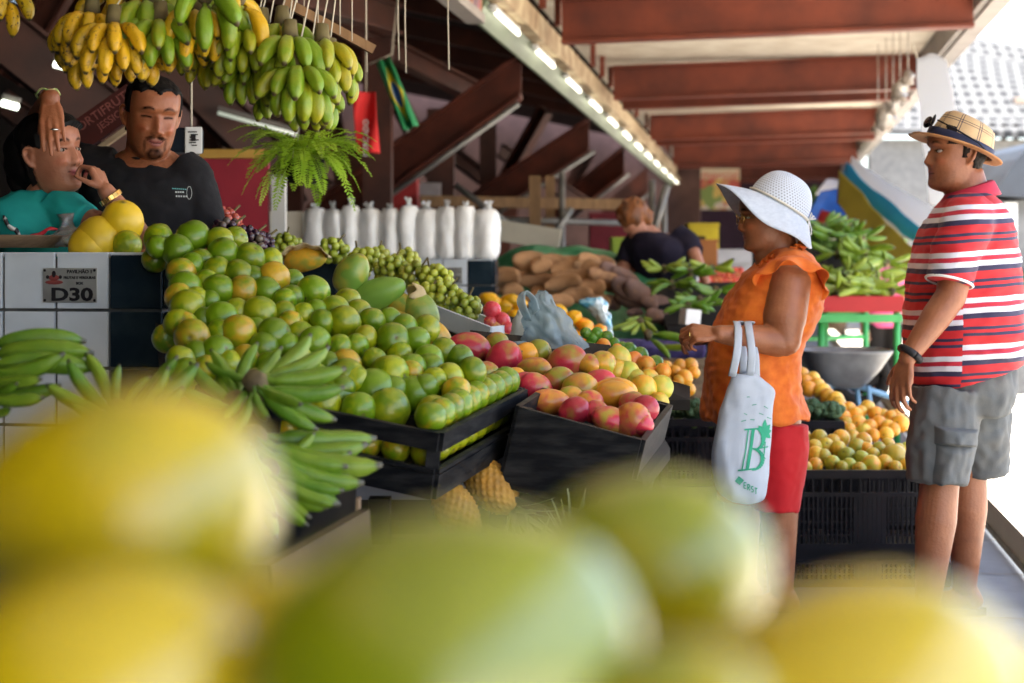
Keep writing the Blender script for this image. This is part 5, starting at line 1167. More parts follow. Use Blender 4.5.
finish_body(mb, .0042, MH, SK2, man, 3, stubble=.25); eyes(MH, None, man)
HR2 = hairmat('dark_short_hair', (.012, .008, .006), (.006, .004, .003))
hair_shell(MH, mopt, lambda p: 1. if (p.x < -.028 and p.z > -.045) or (p.z > .03 and p.x < .06) or (-.02 < p.x < .014 and p.z > -.012 and p.z < .05) else 0., .006, HR2, man, 'hair', .003, 90)
# polo shirt
def polo():
    m, nt, b = newmat('striped_polo_cotton'); n = N(nt); tc = n('ShaderNodeTexCoord').outputs['Object']; sx = n('ShaderNodeSeparateXYZ'); n.L(tc, sx.inputs[0])
    wob = n.math('MULTIPLY', n.math('SUBTRACT', n.noise(tc, 3.5, 2), .5), .02)
    tilt = n.math('MULTIPLY', sx.outputs[0], -.06)
    front = n.math('MULTIPLY', n.math('LESS_THAN', sx.outputs[0], n.math('ADD', n.math('MULTIPLY', sx.outputs[2], .02), -.075)), n.math('LESS_THAN', sx.outputs[2], 1.125))
    z = n.math('ADD', n.math('ADD', sx.outputs[2], wob), tilt); z = n.math('ADD', z, n.math('MULTIPLY', front, .035))
    t = n.math('FRACT', n.math('DIVIDE', n.math('ADD', z, 5.012), .149))
    red, nav, wh, cr_ = (.44, .008, .014), (.018, .014, .05), (.56, .57, .64), (.36, .010, .04)
    seq = [(wh, 30), (nav, 26), (red, 36), (nav, 13), (red, 13), (nav, 15), (red, 38), (wh, 30), (cr_, 7), (red, 6), (cr_, 16)]
    seq = [(wh, 24), (cr_, 8), (red, 5), (cr_, 8), (wh, 24), (nav, 22), (red, 36), (nav, 13), (red, 14), (nav, 14), (red, 38)][::-1]
    tot = sum(s[1] for s in seq); acc = 0; st = []
    for c, l in seq: st.append((acc/tot, c)); acc += l
    n.L(n.ramp(t, st, 'CONSTANT'), b.inputs['Base Color']); b.inputs['Roughness'].default_value = .75; b.inputs['Sheen Weight'].default_value = .05
    n.L(n.bump(n.noise(tc, 300, 2), .25, .002), b.inputs['Normal']); return m
M['polo'] = polo()
def msec(px_f, px_b, py, hw, pw=.85, tl=0):
    a, c = mp_(px_f, py), mp_(px_b, py); d = (c.x-a.x)/2; return (V(((a.x+c.x)/2, MY, a.z)), d, d, hw, pw)
secs = densify([msec(914, 1019, 384, .205), msec(909, 1021, 372, .21), msec(906, 1022, 352, .215), msec(906, 1021, 330, .215), msec(907, 1019, 305, .21), msec(909, 1018, 280, .205), msec(914, 1015, 252, .205), msec(922, 1010, 230, .2), msec(934, 1003, 211, .175), msec(944, 996, 200, .13), msec(949, 992, 194, .085)], 4)
mb = MB(); torso(mb, secs, math.radians(90), 56)
mb.tube([mp_(972, 214, -.12), mp_(966, 228, -.195), mp_(955, 255, -.225), mp_(949, 283, -.24)], [.085, .085, .078, .075], 24); mb.tube([mp_(966, 214, .12), mp_(960, 228, .19), mp_(950, 255, .22), mp_(944, 283, .235)], [.085, .085, .078, .074], 24)
me = fuse(mb, .0075, 4); smooth_all(me)
co_ = co_of(me); zz = co_[:, 2]; hemz = mp_(0, 384).z; k = np.clip((mp_(0, 330).z-zz)/(mp_(0, 330).z-hemz), 0, 1)
tx = np.clip((co_[:, 0]-mp_(915, 0).x)/(mp_(1020, 0).x-mp_(915, 0).x), 0, 1); co_[:, 2] += k*(-.03+.105*tx); set_co(me, co_)
def pw_(p):
    a = .0055*nz((p.x*.8, p.y, p.z*1.6), 13)+.0045*nz((p.x, p.y, p.z*2.4), 24, 5)
    q = math.exp(-((p.z-mp_(0, 345).z)/.05)**2)*max(0, min(1, (p.x-mp_(945, 0).x)/.1)); a += .011*q*math.sin(p.z*95+p.x*14); return a
wrinkle(me, pw_); ps_ = link(me, 'polo_shirt', M['polo'], man)
# collar and placket
M['pinkred'] = mat('pinkish_red_knit', (.46, .03, .06), (.40, .02, .045), .75, 8, 3, .2, 300)
b = MB(); rings = []
for (dz, r_) in ((-.0, .078), (.026, .072), (.034, .0725), (.03, .078), (.002, .092), (-.012, .099)):
    rings.append([mp_(969.5, 198)+V((0, 0, .006))+V((math.cos(a)*r_*1.0, math.sin(a)*r_, dz+.022*math.cos(a)-.004)) for a in np.linspace(.0, 2*PI, 48, endpoint=False)])
b.loft(rings, cap=False); co2 = b.build('collar', M['pinkred'], ps_); co2.modifiers.new('t', 'SOLIDIFY').thickness = .003
b = MB(); b.tube([mp_(949, 283, -.24)+frm(mp_(949, 283, -.24)-mp_(955, 255, -.225)) @ V((math.cos(a)*.0735, math.sin(a)*.0735, -.004)) for a in np.linspace(0, 2*PI, 40)], .0045, 6); b.build('cuff', M['white'], ps_)
# cargo shorts
M['cargo'] = mat('grey_blue_cargo_cotton', (.082, .092, .10), (.105, .108, .107), .85, 14, 6, .35, 240, bd=.003)
mb = MB(); torso(mb, densify([msec(922, 1006, 412, .17), msec(918, 1012, 395, .185), msec(916, 1014, 375, .185), msec(918, 1008, 350, .175)], 3), math.radians(90), 44)
mb.tube([mp_(948, 392, -.095), mp_(944, 420, -.11), mp_(940, 450, -.12), mp_(937, 483, -.125)], [.115, .112, .105, .098], 26)
mb.tube([mp_(972, 392, .095), mp_(977, 420, .11), mp_(981, 448, .13), mp_(983, 474, .14)], [.115, .11, .1, .084], 26)
me = fuse(mb, .007, 3); smooth_all(me); wrinkle(me, lambda p: .010*nz((p.x*.9, p.y*.9, p.z*.4), 18)+.006*nz((p.x, p.y, p.z*.8), 36, 3)); shorts = link(me, 'cargo_shorts', M['cargo'], man)
def patch(pxs, pys, y_off, puff, name, m, seed=0.):
    b = MB(); rows = []; 
    from mathutils.bvhtree import BVHTree
    bv = BVHTree.FromPolygons([v.co+man.location for v in shorts.data.vertices], [list(p.vertices) for p in shorts.data.polygons]); nx, ny = 26, 22
    for i in range(ny+1):
        row = []
        for j in range(nx+1):
            s_, t_ = j/nx, i/ny; px = pxs[0]+(pxs[1]-pxs[0])*s_+(pxs[2])*t_; py = pys[0]+(pys[1]-pys[0])*t_+pys[2]*s_
            p = mp_(px, py); h = bv.ray_cast(V((p.x, MY-.6, p.z)), V((0, 1, 0)))[0]; y = h.y if h else MY-.1
            e = min(1, 6*min(s_, 1-s_, t_, 1-t_)); row.append(V((p.x, y-e*(puff+.006*nz((p.x*2.2, 0, p.z*.5), 26, seed))+(.006 if e == 0 else 0), p.z)))
        rows.append(row)
    n1 = nx+1; b.add([p for r in rows for p in r], [(i*n1+j, i*n1+j+1, (i+1)*n1+j+1, (i+1)*n1+j) for i in range(ny) for j in range(nx)]); b.build(name, m, shorts)
patch((919, 962, -5), (436, 480, 3), 0, .018, 'cargo_pocket', M['cargo'], 2.); patch((917, 965, 0), (419, 437, 5), 0, .026, 'pocket_flap', M['cargo'], 5.)
for (px, dy) in ((917, -.13), (978, .16)): sandal(man, V((mp_(px, 0).x, MY+dy, .1)), V((-1, 0, 0)), mat('black_sandal', (.03, .03, .03)))
# watch
wq = el.lerp(wr_m, .95); axis = (wr_m-el).normalized(); Rw = frm(axis)
b = MB(); b.tube([wq+Rw @ V((math.cos(a)*.034, math.sin(a)*.034, 0)) for a in np.linspace(0, 2*PI, 33)], .012, 8, squash=1.); b.disp(lambda p: wq+(p-wq)*1. if True else p)
wt_ = one(b, 'wristwatch', mat('black_watch_strap', (.02, .02, .022), None, .4), 'black wristwatch on the wrist of the man in stripes', 'watch')
# hat: pale plaid crown, navy band, tan brim
def plaid():
    m, nt, b = newmat('plaid_straw'); n = N(nt); tc = n('ShaderNodeTexCoord').outputs['UV']; sx = n('ShaderNodeSeparateXYZ'); n.L(tc, sx.inputs[0])
    f = None
    for axis_, k, offs in ((0, 9., (.1, .22)), (1, 2.2, (.25, .38))):
        fr_ = n.math('FRACT', n.math('MULTIPLY', sx.outputs[axis_], k))
        for o_ in offs:
            l = n.math('LESS_THAN', n.math('ABSOLUTE', n.math('SUBTRACT', fr_, o_)), .022 if axis_ == 0 else .02); f = l if f is None else n.math('MAXIMUM', f, l)
    base = n.mix(n.noise(n('ShaderNodeTexCoord').outputs['Object'], 25, 4), (.52, .37, .2), (.34, .22, .11)); n.L(n.mix(f, base, (.06, .05, .06)), b.inputs['Base Color']); b.inputs['Roughness'].default_value = .8
    n.L(n.bump(n.noise(n('ShaderNodeTexCoord').outputs['Object'], 240, 2), .3, .003), b.inputs['Normal']); return m
HM = Matrix.Translation(mp_(958.5, 148)) @ Matrix.Rotation(math.radians(21), 4, 'Y')
b = MB(); rings = []; ks = [0, .15, .3, .45, .6, .75, .88, .96, 1., 1., 1.]; rr_ = [.1, .099, .097, .094, .091, .088, .084, .077, .05, .02, .001]; zz_ = [0, .016, .032, .048, .062, .076, .088, .096, .096, .09, .088]
for t, r_, z in zip(ks, rr_, zz_):
    ring = []
    for j in range(56):
        a = 2*PI*j/56; ca, sa = math.cos(a), math.sin(a); fp = 1-.16*max(-ca, 0)**3*(z/.096); hi = 1+.0*ca
        ring.append(HM @ V((ca*r_*1.12*fp, sa*r_*(.92-.12*max(-ca, 0)*(z/.096)), z*(1.02-.1*ca)-.012*math.exp(-(sa*r_/.03)**2)*(t > .9))))
    rings.append(ring)
b.loft(rings, cap=False); fh = b.build('hat', plaid(), man); uv = fh.data.uv_layers.new(name='UVMap')
for pl in fh.data.polygons:
    wrap = any((fh.data.loops[k].vertex_index % 56) == 55 for k in pl.loop_indices)
    for li in pl.loop_indices:
        vi = fh.data.loops[li].vertex_index; j = vi % 56; uv.data[li].uv = ((1. if j == 0 and wrap else j/56), zz_[vi//56]/.096*.8+(.2 if vi//56 > 8 else 0))
fh.modifiers.new('t', 'SOLIDIFY').thickness = .003
b = MB(); rings = []
for k in range(7):
    t = k/6; ring = []
    for j in range(56):
        a = 2*PI*j/56; ca, sa = math.cos(a), math.sin(a); e = .05*max(-ca, 0)+.03*max(ca, 0)+.034*abs(sa)
        ring.append(HM @ V((ca*(.112+e*t), sa*(.092+e*t), -.002+t*(-.012*max(-ca, 0)+.004*abs(sa)*t-.006*max(ca, 0)))))
    rings.append(ring)
b.loft(rings, cap=False); bo = b.build('brim', mat('tan_felt_brim', (.36, .18, .075), (.28, .13, .05), .85, 20, 3), fh); bo.modifiers.new('t', 'SOLIDIFY').thickness = .004
b = MB(); rings = []
for z, k in ((.001, 1.025), (.016, 1.025), (.03, 1.025)): rings.append([HM @ V((math.cos(a)*.1*1.125*k, math.sin(a)*.1*.925*k, z*(1.02-.1*math.cos(a)))) for a in np.linspace(0, 2*PI, 56, endpoint=False)])
b.loft(rings, cap=False); bd_ = b.build('band', mat('navy_ribbon', (.012, .016, .05), (.02, .025, .06), .6, 30, 2), fh); bd_.modifiers.new('t', 'SOLIDIFY').thickness = .003
sg = MB()
for s in (1, -1):
    c = V((-.118, s*.034, .05)); sg.ell(HM @ c, (.006, .03, .021), HM.to_3x3() @ Matrix.Rotation(s*.2, 3, 'Z'), 16, 10)
    sg.tube([HM @ V((-.112, s*.066, .05)), HM @ V((-.05, s*.103, .036)), HM @ V((.03, s*.103, .022)), HM @ V((.06, s*.1, .008))], .003, 6)
sg.tube([HM @ V((-.122, -.01, .055)), HM @ V((-.122, .01, .055))], .003, 6)
one(sg, 'sunglasses', mat('black_gloss_plastic', (.012, .012, .016), None, .15), 'black sunglasses pushed up on the checked hat of the man in stripes', 'sunglasses')
# ---------------------------------------------------------------- the seller in the black T-shirt
SY = 4.86
def sp_(px, py, dy=0.): return at(px, py, SY+dy)
sel = person(V((sp_(150, 0).x, SY, 0)), 'market seller in a black T-shirt with a short goatee, looking down behind the counter')
SK3 = skin_mat('tanned_brown_skin', (.31, .11, .048), (.22, .06, .05), (.003, .002, .002))
mb = MB(); SH = mat_head(sp_(152, 117), math.radians(-24), math.radians(14), math.radians(-3), 1.02); sopt = dict(jaw=1.08, nose=1.12, chin=1.1, brow=1.3, lips=1.1, smile=1.)
add_head(mb, SH, sopt)
mb.cap(sp_(146, 140, .03), sp_(145, 172, .06), .058, .066); mb.ell(sp_(147, 200, .05), (.17, .11, .17)); mb.cap(sp_(147, 240, .05), sp_(147, 330, .05), .14, .13)
mb.cap(sp_(192, 182, .04), sp_(207, 246, .03), .052, .042); mb.cap(sp_(207, 246, .03), sp_(190, 290, -.1), .042, .03); hand_prims(mb, sp_(190, 290, -.1), V((-.5, -.5, -.7)), V((-.5, .3, 0)), 1, (.5, .5, .4))
# his arm round behind her head, the hand over her forehead
s0 = sp_(98, 172, .04); e0 = sp_(22, 150, .12); w0 = at(50, 98, 4.5)
mb.cap(s0, e0, .055, .045); mb.cap(e0, w0, .044, .028)
hand_prims(mb, w0, V((.17, -.36, -.92)), V((-.1, .9, -.35)), -1, [(.1, .22, .2), (.06, .2, .2), (.08, .2, .2), (.12, .25, .2)], .03, .9, .15, .1, .2)
for dx in (-.1, .1): leg(mb, sp_(147, 340, .05)+V((dx, 0, 0)), V((sp_(147, 0).x+dx, SY+.03, .5)), V((sp_(147, 0).x+dx, SY+.06, .1)), (.09, .06, .062, .04), V((0, -1, 0)))
def goatee(x, y, z):
    m = np.clip(1.5-(((np.abs(y)-.016)/.017)**2+((z+.049-.16*(np.abs(y)-.016)*-1)/.0062)**2), 0, 1)*(x > .07)      # moustache
    c = np.clip(1.5-((y/.026)**2+((z+.098)/.020)**2), 0, 1)*(x > .05)
    sd_ = np.clip(1.3-(((np.abs(y)-.030)/.006)**2+((z+.072)/.024)**2), 0, 1)*(x > .05)*.75
    return np.maximum(np.maximum(m, c), sd_)*.9
finish_body(mb, .004, SH, SK3, sel, 2, beard=goatee, stubble=.3, smile=1.)
M['hair_black'] = hairmat('black_cropped_hair', (.004, .003, .003), (.002, .002, .002))
def capmask(p):
    line = .078-.055*max(0, (.06-p.x)/.16) if p.x > -.02 else -.03
    k = 1. if p.z > line+ (.012*abs(math.sin(p.y*60))) else 0.
    if -.03 < p.x < .03 and p.z > .0 and abs(p.y) > .055: k = max(k, 1. if p.z > .01 else 0)
    if p.x < -.028 and p.z > -.05: k = 1.
    return k
hair_shell(SH, sopt, capmask, .006, M['hair_black'], sel, 'hair', .003, 120)
M['black_cloth'] = mat('black_cotton', (.006, .006, .008), (.010, .010, .012), .85, 5, 4, .25, 260, bd=.003, spec=.2)
def ssec(cx, py, dy, hw, df, db, pw=.85): return (sp_(cx, py, dy), df, db, hw, pw)
mb = MB(); torso(mb, densify([ssec(150, 345, .05, .19, .12, .12), ssec(150, 300, .05, .19, .125, .125), ssec(150, 250, .05, .195, .13, .12), ssec(149, 215, .05, .2, .135, .12), ssec(148, 190, .05, .205, .13, .115), ssec(147, 174, .055, .19, .11, .1), ssec(146, 163, .06, .13, .085, .08), ssec(146, 155, .062, .075, .072, .07)], 4), math.radians(-8), 50)
mb.tube([sp_(176, 168, .05), sp_(190, 182, .045), sp_(200, 212, .035), sp_(206, 240, .03)], [.075, .078, .074, .072], 28)
mb.tube([sp_(118, 168, .05), sp_(98, 171, .05), sp_(75, 165, .06), sp_(52, 158, .09)], [.07, .074, .07, .066], 28)
me = fuse(mb, .0065, 4); smooth_all(me); wrinkle(me, lambda p: .006*nz((p.x*1.2, p.y, p.z*.7), 12)+.004*nz((p.x+p.z*.8, p.y, p.z-.5*p.x), 22, 5)+.0015*nz(p, 60, 2)); shirt = link(me, 't_shirt', M['black_cloth'], sel)
b = MB(); cc = sp_(146, 157, .045); b.tube([cc+V((math.cos(a)*.067, math.sin(a)*.066, .012*math.sin(a)+.001)) for a in np.linspace(0, 2*PI, 40)], .007, 8); b.build('neckband', M['black_cloth'], shirt)
from mathutils.bvhtree import BVHTree
def stick(o, fn, lift=.003):   # printed strokes laid on a garment
    me = o.data; off = V((0, 0, 0)); q = o
    while q is not None: off = off+q.matrix_basis.translation; q = q.parent
    bv = BVHTree.FromPolygons([v.co+off for v in me.vertices], [list(p.vertices) for p in me.polygons])
    def f(px, py):
        d = at(px, py, 1.); h = bv.ray_cast(V((0, 0, HC)), (V(d)-V((0, 0, HC))).normalized())
        return h[0]+h[1]*lift*(1 if h[1].dot(V((0, -1, 0))) > 0 else -1) if h[0] is not None else at(px, py, SY)
    return f
fs_ = stick(shirt, None)
def pstroke(b, f, x0, y0, x1, y1, w_):
    dx, dy = x1-x0, y1-y0; L = math.hypot(dx, dy) or 1; nx, ny = -dy/L*w_/2, dx/L*w_/2
    b.quad([f(x0+nx, y0+ny), f(x0-nx, y0-ny), f(x1-nx, y1-ny), f(x1+nx, y1+ny)])
b = MB()
for i in range(7): pstroke(b, fs_, 172+i*2.1, 188.7+i*.12, 173.4+i*2.1, 188.8+i*.12, 1.1)
b.build('chest_print', mat('teal_print', (.1, .3, .32)), shirt); b = MB()
for i in range(4): pstroke(b, fs_, 175+i*2.3, 192.3, 176.7+i*2.3, 192.4, 1.6)
for i in range(5): pstroke(b, fs_, 175.5+i*2.4, 196.4, 177+i*2.4, 196.5, 1.6)
for a0 in range(10): pstroke(b, fs_, 189+2.6*math.cos(a0*.63), 193+6.5*math.sin(a0*.63), 189+2.6*math.cos(a0*.63+.63), 193+6.5*math.sin(a0*.63+.63), .5)
b.build('chest_print', mat('grey_print', (.32, .34, .34)), shirt)
mb = MB(); torso(mb, [ssec(149, 350, .05, .17, .12, .12), ssec(149, 325, .05, .175, .12, .12)], 0, 40)
for dx in (-.09, .09): mb.tube([V((sp_(147, 0).x+dx, SY+.05, .98)), V((sp_(147, 0).x+dx*1.1, SY+.05, .5)), V((sp_(147, 0).x+dx*1.1, SY+.06, .1))], [.105, .085, .075], 24)
me = fuse(mb, .012, 3); smooth_all(me); link(me, 'trousers', mat('dark_denim', (.03, .04, .07), (.02, .03, .05), .85), sel)
b = MB(); rg = w0+V((.17, -.34, -.92)).normalized()*.1+V((.006, -.004, 0)); b.tube([rg+V((math.cos(a)*.0105, math.sin(a)*.0105, 0)) for a in np.linspace(0, 2*PI, 20)], .0025, 6); one(b, 'ring', mat('silver', (.7, .7, .68), None, .2, metal=1.), 'silver ring on the hand resting on the woman\'s forehead', 'ring')
b = MB(); b.tube([w0+V((-.01, .012, .012))+frm(V((.17, -.36, -.92))) @ V((math.cos(a)*.033, math.sin(a)*.03, .004*math.sin(5*a))) for a in np.linspace(0, 2*PI, 30)], .003, 6); one(b, 'bracelet', mat('beaded_thread', (.45, .4, .2), (.2, .3, .1), .6, 60), 'thin beaded bracelet on the wrist above the forehead', 'bracelet')

# ---------------------------------------------------------------- the woman in teal beside him
TY = 4.6
def tp(px, py, dy=0.): return at(px, py, TY+dy)
wom = person(V((tp(60, 0).x, TY, 0)), 'woman in a teal top with dark tied hair, hand raised to her cheek')
SK4 = skin_mat('light_brown_skin', (.36, .15, .085), (.42, .09, .09), (.003, .002, .002))
mb = MB(); TH = mat_head(tp(52, 155), math.radians(-60), math.radians(-4), math.radians(6), .95); topt = dict(jaw=.97, nose=.85, chin=.85, brow=.6, lips=1.35, smile=.8)
add_head(mb, TH, topt)
mb.cap(tp(47, 178, .03), tp(42, 210, .05), .05, .056); mb.ell(tp(46, 245, .05), (.14, .1, .16)); mb.cap(tp(50, 290, .05), tp(50, 370, .05), .12, .12)
s1 = tp(70, 216, -.03); e1 = tp(140, 238, -.06); w1 = tp(106, 191, -.09)
mb.cap(s1, e1, .043, .036); mb.cap(e1, e1.lerp(w1, .4), .036, .037); mb.cap(e1.lerp(w1, .4), w1, .037, .024)
hand_prims(mb, w1, V((-.45, .2, .88)), V((-.85, .3, -.45)), 1, [(.85, 1.1, .7), (.9, 1.1, .7), (1., 1.2, .7), (1.05, 1.2, .7)], .06, .8, .5, .4)
s2 = tp(19, 214, .1); e2 = tp(14, 290, .05); w2_ = tp(60, 300, .02); mb.cap(s2, e2, .043, .036); mb.cap(e2, w2_, .036, .025); hand_prims(mb, w2_, V((1, -.1, 0)), V((0, 0, -1)), -1, (.3, .3, .3))
for dx in (-.08, .08): leg(mb, tp(50, 380, .05)+V((dx, 0, 0)), V((tp(50, 0).x+dx, TY+.03, .48)), V((tp(50, 0).x+dx, TY+.06, .1)), (.085, .055, .058, .038), V((0, -1, 0)))
finish_body(mb, .0038, TH, SK4, wom, 2, smile=.8); eyes(TH, None, wom)
M['hair_dark'] = hairmat('long_dark_hair', (.005, .0035, .003), (.002, .002, .002))
def womask(p):
    line = .082-.02*abs(p.y)/.07
    if p.x > .03: return 1. if p.z > line else 0.
    if p.x > -.02: return 1. if p.z > .03-.4*(p.x-.0) else (0.)
    return 1. if p.z > -.08 else 0.
hr = hair_shell(TH, topt, womask, .016, M['hair_dark'], wom, 'hair', .004, 50)
b = MB(); b.ell(TH @ V((-.085, 0, .0)), (.085, .085, .105), TH.to_3x3(), 26, 18); b.ell(TH @ V((-.12, .0, -.06)), (.05, .06, .07), TH.to_3x3(), 22, 14); b.disp(lambda p: p+V((nz(p, 26), nz(p, 26, 3), nz(p, 20, 8)))*.008); b.build('hair_bun', M['hair_dark'], wom)
M['teal'] = mat('teal_jersey', (.012, .33, .30), (.010, .26, .24), .8, 6, 4, .15, 260, bd=.002)
mb = MB(); tq = lambda cx, py, dy, hw, df, db, pw=.85: (tp(cx, py, dy), df, db, hw, pw)
torso(mb, densify([tq(50, 345, .05, .15, .11, .11), tq(50, 300, .05, .15, .115, .115), tq(48, 248, .05, .16, .125, .11), tq(45, 222, .05, .165, .12, .105), tq(43, 207, .05, .155, .1, .09), tq(42, 197, .05, .11, .08, .078), tq(42, 191, .05, .072, .068, .066)], 4), math.radians(-35), 46)
mb.tube([tp(56, 206, .0), tp(70, 214, -.03), tp(86, 221, -.06)], [.06, .06, .05], 24); mb.tube([tp(28, 204, .09), tp(18, 213, .1), tp(13, 240, .08)], [.062, .062, .055], 24)
me = fuse(mb, .006, 4); smooth_all(me); wrinkle(me, lambda p: .004*nz((p.x*1.2, p.y, p.z*.8), 16)+.003*nz((p.x+p.z, p.y, p.z), 26, 5)); link(me, 'teal_top', M['teal'], wom)
mb = MB(); torso(mb, [tq(50, 352, .05, .15, .11, .11), tq(50, 330, .05, .15, .11, .11)], 0, 36)
for dx in (-.08, .08): mb.tube([V((tp(50, 0).x+dx, TY+.05, .95)), V((tp(50, 0).x+dx, TY+.05, .5)), V((tp(50, 0).x+dx, TY+.06, .1))], [.1, .08, .07], 24)
me = fuse(mb, .012, 3); smooth_all(me); link(me, 'trousers', mat('grey_trousers', (.05, .05, .055), None, .85), wom)
b = MB(); ax_ = (w1-e1).normalized(); Rq = frm(ax_); wc = e1.lerp(w1, .86)
for k in range(16):
    a = 2*PI*k/16; b.bbox(wc+Rq @ V((math.cos(a)*.031, math.sin(a)*.031, 0)), (.006, .0125, .015), Rq @ Matrix.Rotation(a, 3, 'Z'), 0, .0015)
one(b, 'gold_watch', M['gold'], 'gold link watch on the raised wrist of the woman in teal', 'watch')

# ---------------------------------------------------------------- the shopper bending over the far stall
BYY = 10.6
def bq(px, py, dy=0.): return at(px, py, BYY+dy)
ben = person(V((bq(655, 0).x, BYY, 0)), 'person with reddish brown hair in a dark navy T-shirt bending over the far stall')
SK5 = skin_mat('pink_brown_skin', (.42, .19, .12))
mb = MB(); BH = mat_head(bq(633, 219, -.05), math.radians(62), math.radians(38), 0, .98); add_head(mb, BH, {})
mb.cap(bq(640, 226), bq(655, 240), .06, .07); mb.ell(bq(660, 262), (.2, .15, .2)); mb.cap(bq(664, 280), bq(668, 310), .15, .16)
mb.cap(bq(684, 238, -.05), bq(694, 254, -.2), .055, .048); mb.cap(bq(694, 254, -.2), bq(706, 282, -.4), .045, .03); hand_prims(mb, bq(706, 282, -.4), V((.1, -.2, -1)), V((-.6, .2, -.1)), 1, (.4, .4, .3))
mb.cap(bq(632, 246, .1), bq(622, 270, 0), .055, .045); mb.cap(bq(622, 270, 0), bq(628, 292, -.2), .044, .03)
for dx in (-.1, .1): leg(mb, bq(668, 320)+V((dx, 0, 0)), V((bq(668, 0).x+dx, BYY, .5)), V((bq(668, 0).x+dx, BYY+.05, .1)), toe=V((-.5, -.85, 0)))
finish_body(mb, .008, BH, SK5, ben, 2)
b = MB(); b.ell(BH @ V((-.02, 0, .035)), (.115, .1, .105), BH.to_3x3(), 28, 20); b.ell(BH @ V((-.07, 0, -.03)), (.07, .085, .08), BH.to_3x3(), 22, 16); b.disp(lambda p: p+V((nz(p, 24), nz(p, 24, 3), nz(p, 24, 8)))*.016); b.build('hair', mat('reddish_brown_hair', (.26, .09, .025), (.07, .025, .01), .5, 26, 4, .5, 60, stretch=(1, 1, .3)), ben)
mb = MB(); torso(mb, densify([(bq(668, 325), .16, .16, .19, .85), (bq(667, 300), .16, .16, .2, .85), (bq(664, 272, -.03), .17, .16, .22, .85), (bq(658, 250, -.06), .16, .15, .215, .85), (bq(654, 240, -.06), .13, .12, .17, .85), (bq(649, 233, -.05), .09, .09, .1, .85)], 4), math.radians(40), 40)
mb.tube([bq(676, 236, -.04), bq(685, 241, -.08), bq(693, 254, -.18)], [.085, .085, .078], 22); mb.tube([bq(638, 242, .05), bq(630, 250, .06), bq(624, 264, .02)], [.08, .08, .075], 22)
me = fuse(mb, .011, 4); smooth_all(me); wrinkle(me, lambda p: .01*nz((p.x, p.y, p.z), 9)+.005*nz(p, 20, 3)); link(me, 't_shirt', mat('navy_black_cotton', (.012, .010, .02), (.017, .014, .027), .85, 5, 3), ben)
mb = MB()
for dx in (-.1, .1): mb.tube([V((bq(668, 0).x+dx, BYY, .92)), V((bq(668, 0).x+dx, BYY, .5)), V((bq(668, 0).x+dx, BYY+.05, .1))], [.12, .09, .08], 22)
me = fuse(mb, .015, 3); smooth_all(me); link(me, 'trousers', mat('brown_trousers', (.05, .04, .03), None, .85), ben)

# ---------------------------------------------------------------- small figures farther off
def far_person(px, py, Y, top, skin, hair, label, yaw, arm=None, hairlen=0.):
    hp = at(px, py, Y); r = person(V((hp.x, Y, 0)), label); mb = MB(); H4 = mat_head(hp, yaw, .25, 0, 1.); add_head(mb, H4, {}, False)
    z = hp.z; c = lambda dx, dz, dy=0.: V((hp.x+dx, Y+dy+.03, z+dz))
    mb.cap(c(0, -.1), c(0, -.2), .05, .06); mb.cap(c(0, -.34), c(0, -.6), .11, .11)
    for s in (1, -1):
        e_ = c(s*.24, -.5); mb.cap(c(s*.18, -.25), e_, .05, .04); h_ = arm if (arm is not None and s == 1) else c(s*.2, -.72, -.1); mb.cap(e_, h_, .04, .03); hand_prims(mb, h_, (h_-e_), V((0, 1, .1)), s, (.3, .3, .3))
        leg(mb, c(s*.09, -.75), V((hp.x+s*.09, Y+.03, .46)), V((hp.x+s*.09, Y+.05, .1)), toe=V((0, -1, 0)))
    finish_body(mb, .012, H4, skin, r, 2)
    b = MB(); b.ell(H4 @ V((-.025, 0, .03)), (.1, .088, .1), H4.to_3x3(), 20, 14)
    if hairlen: b.ell(H4 @ V((-.08, 0, -.05)), (.05, .08, .12), H4.to_3x3(), 16, 10)
    b.disp(lambda p: p+V((nz(p, 24), nz(p, 24, 3), 0))*.01); b.build('hair', hair, r)
    mb = MB(); torso(mb, densify([(c(0, -.74), .12, .12, .16, .85), (c(0, -.5), .13, .12, .17, .85), (c(0, -.3), .13, .12, .19, .85), (c(0, -.2), .08, .08, .1, .85)], 3))
    for s in (1, -1): mb.tube([c(s*.14, -.25), c(s*.2, -.3), c(s*.225, -.42)], [.07, .07, .06], 16)
    me = fuse(mb, .015, 3); smooth_all(me); link(me, 'top', top, r)
    mb = MB()
    for s in (1, -1): mb.tube([V((hp.x+s*.085, Y+.03, max(z-.7, .5))), V((hp.x+s*.09, Y+.03, .46)), V((hp.x+s*.09, Y+.05, .1))], [.11, .085, .075], 18)
    me = fuse(mb, .018, 3); smooth_all(me); link(me, 'trousers', M['dark'], r)
HD = mat('dark_hair', (.014, .009, .007), None, .5)
far_person(654, 222, 17.5, mat('bright_blue_jersey', (.02, .05, .42), None, .8), SK1, HD, 'far shopper in a bright blue top seen behind the metal rack', -.8)
far_person(704, 233, 21, mat('pale_grey_jersey', (.5, .5, .52), None, .8), SK2, HD, 'far stall keeper in a pale top beyond the tomatoes', .4)
far_person(884, 246, 14.5, mat('pink_jersey', (.62, .1, .24), None, .8), SK5, mat('brown_hair', (.05, .025, .012), None, .5), 'shopper in a pink top reaching down behind the red-fronted table', .9, at(903, 292, 14.2), .1)
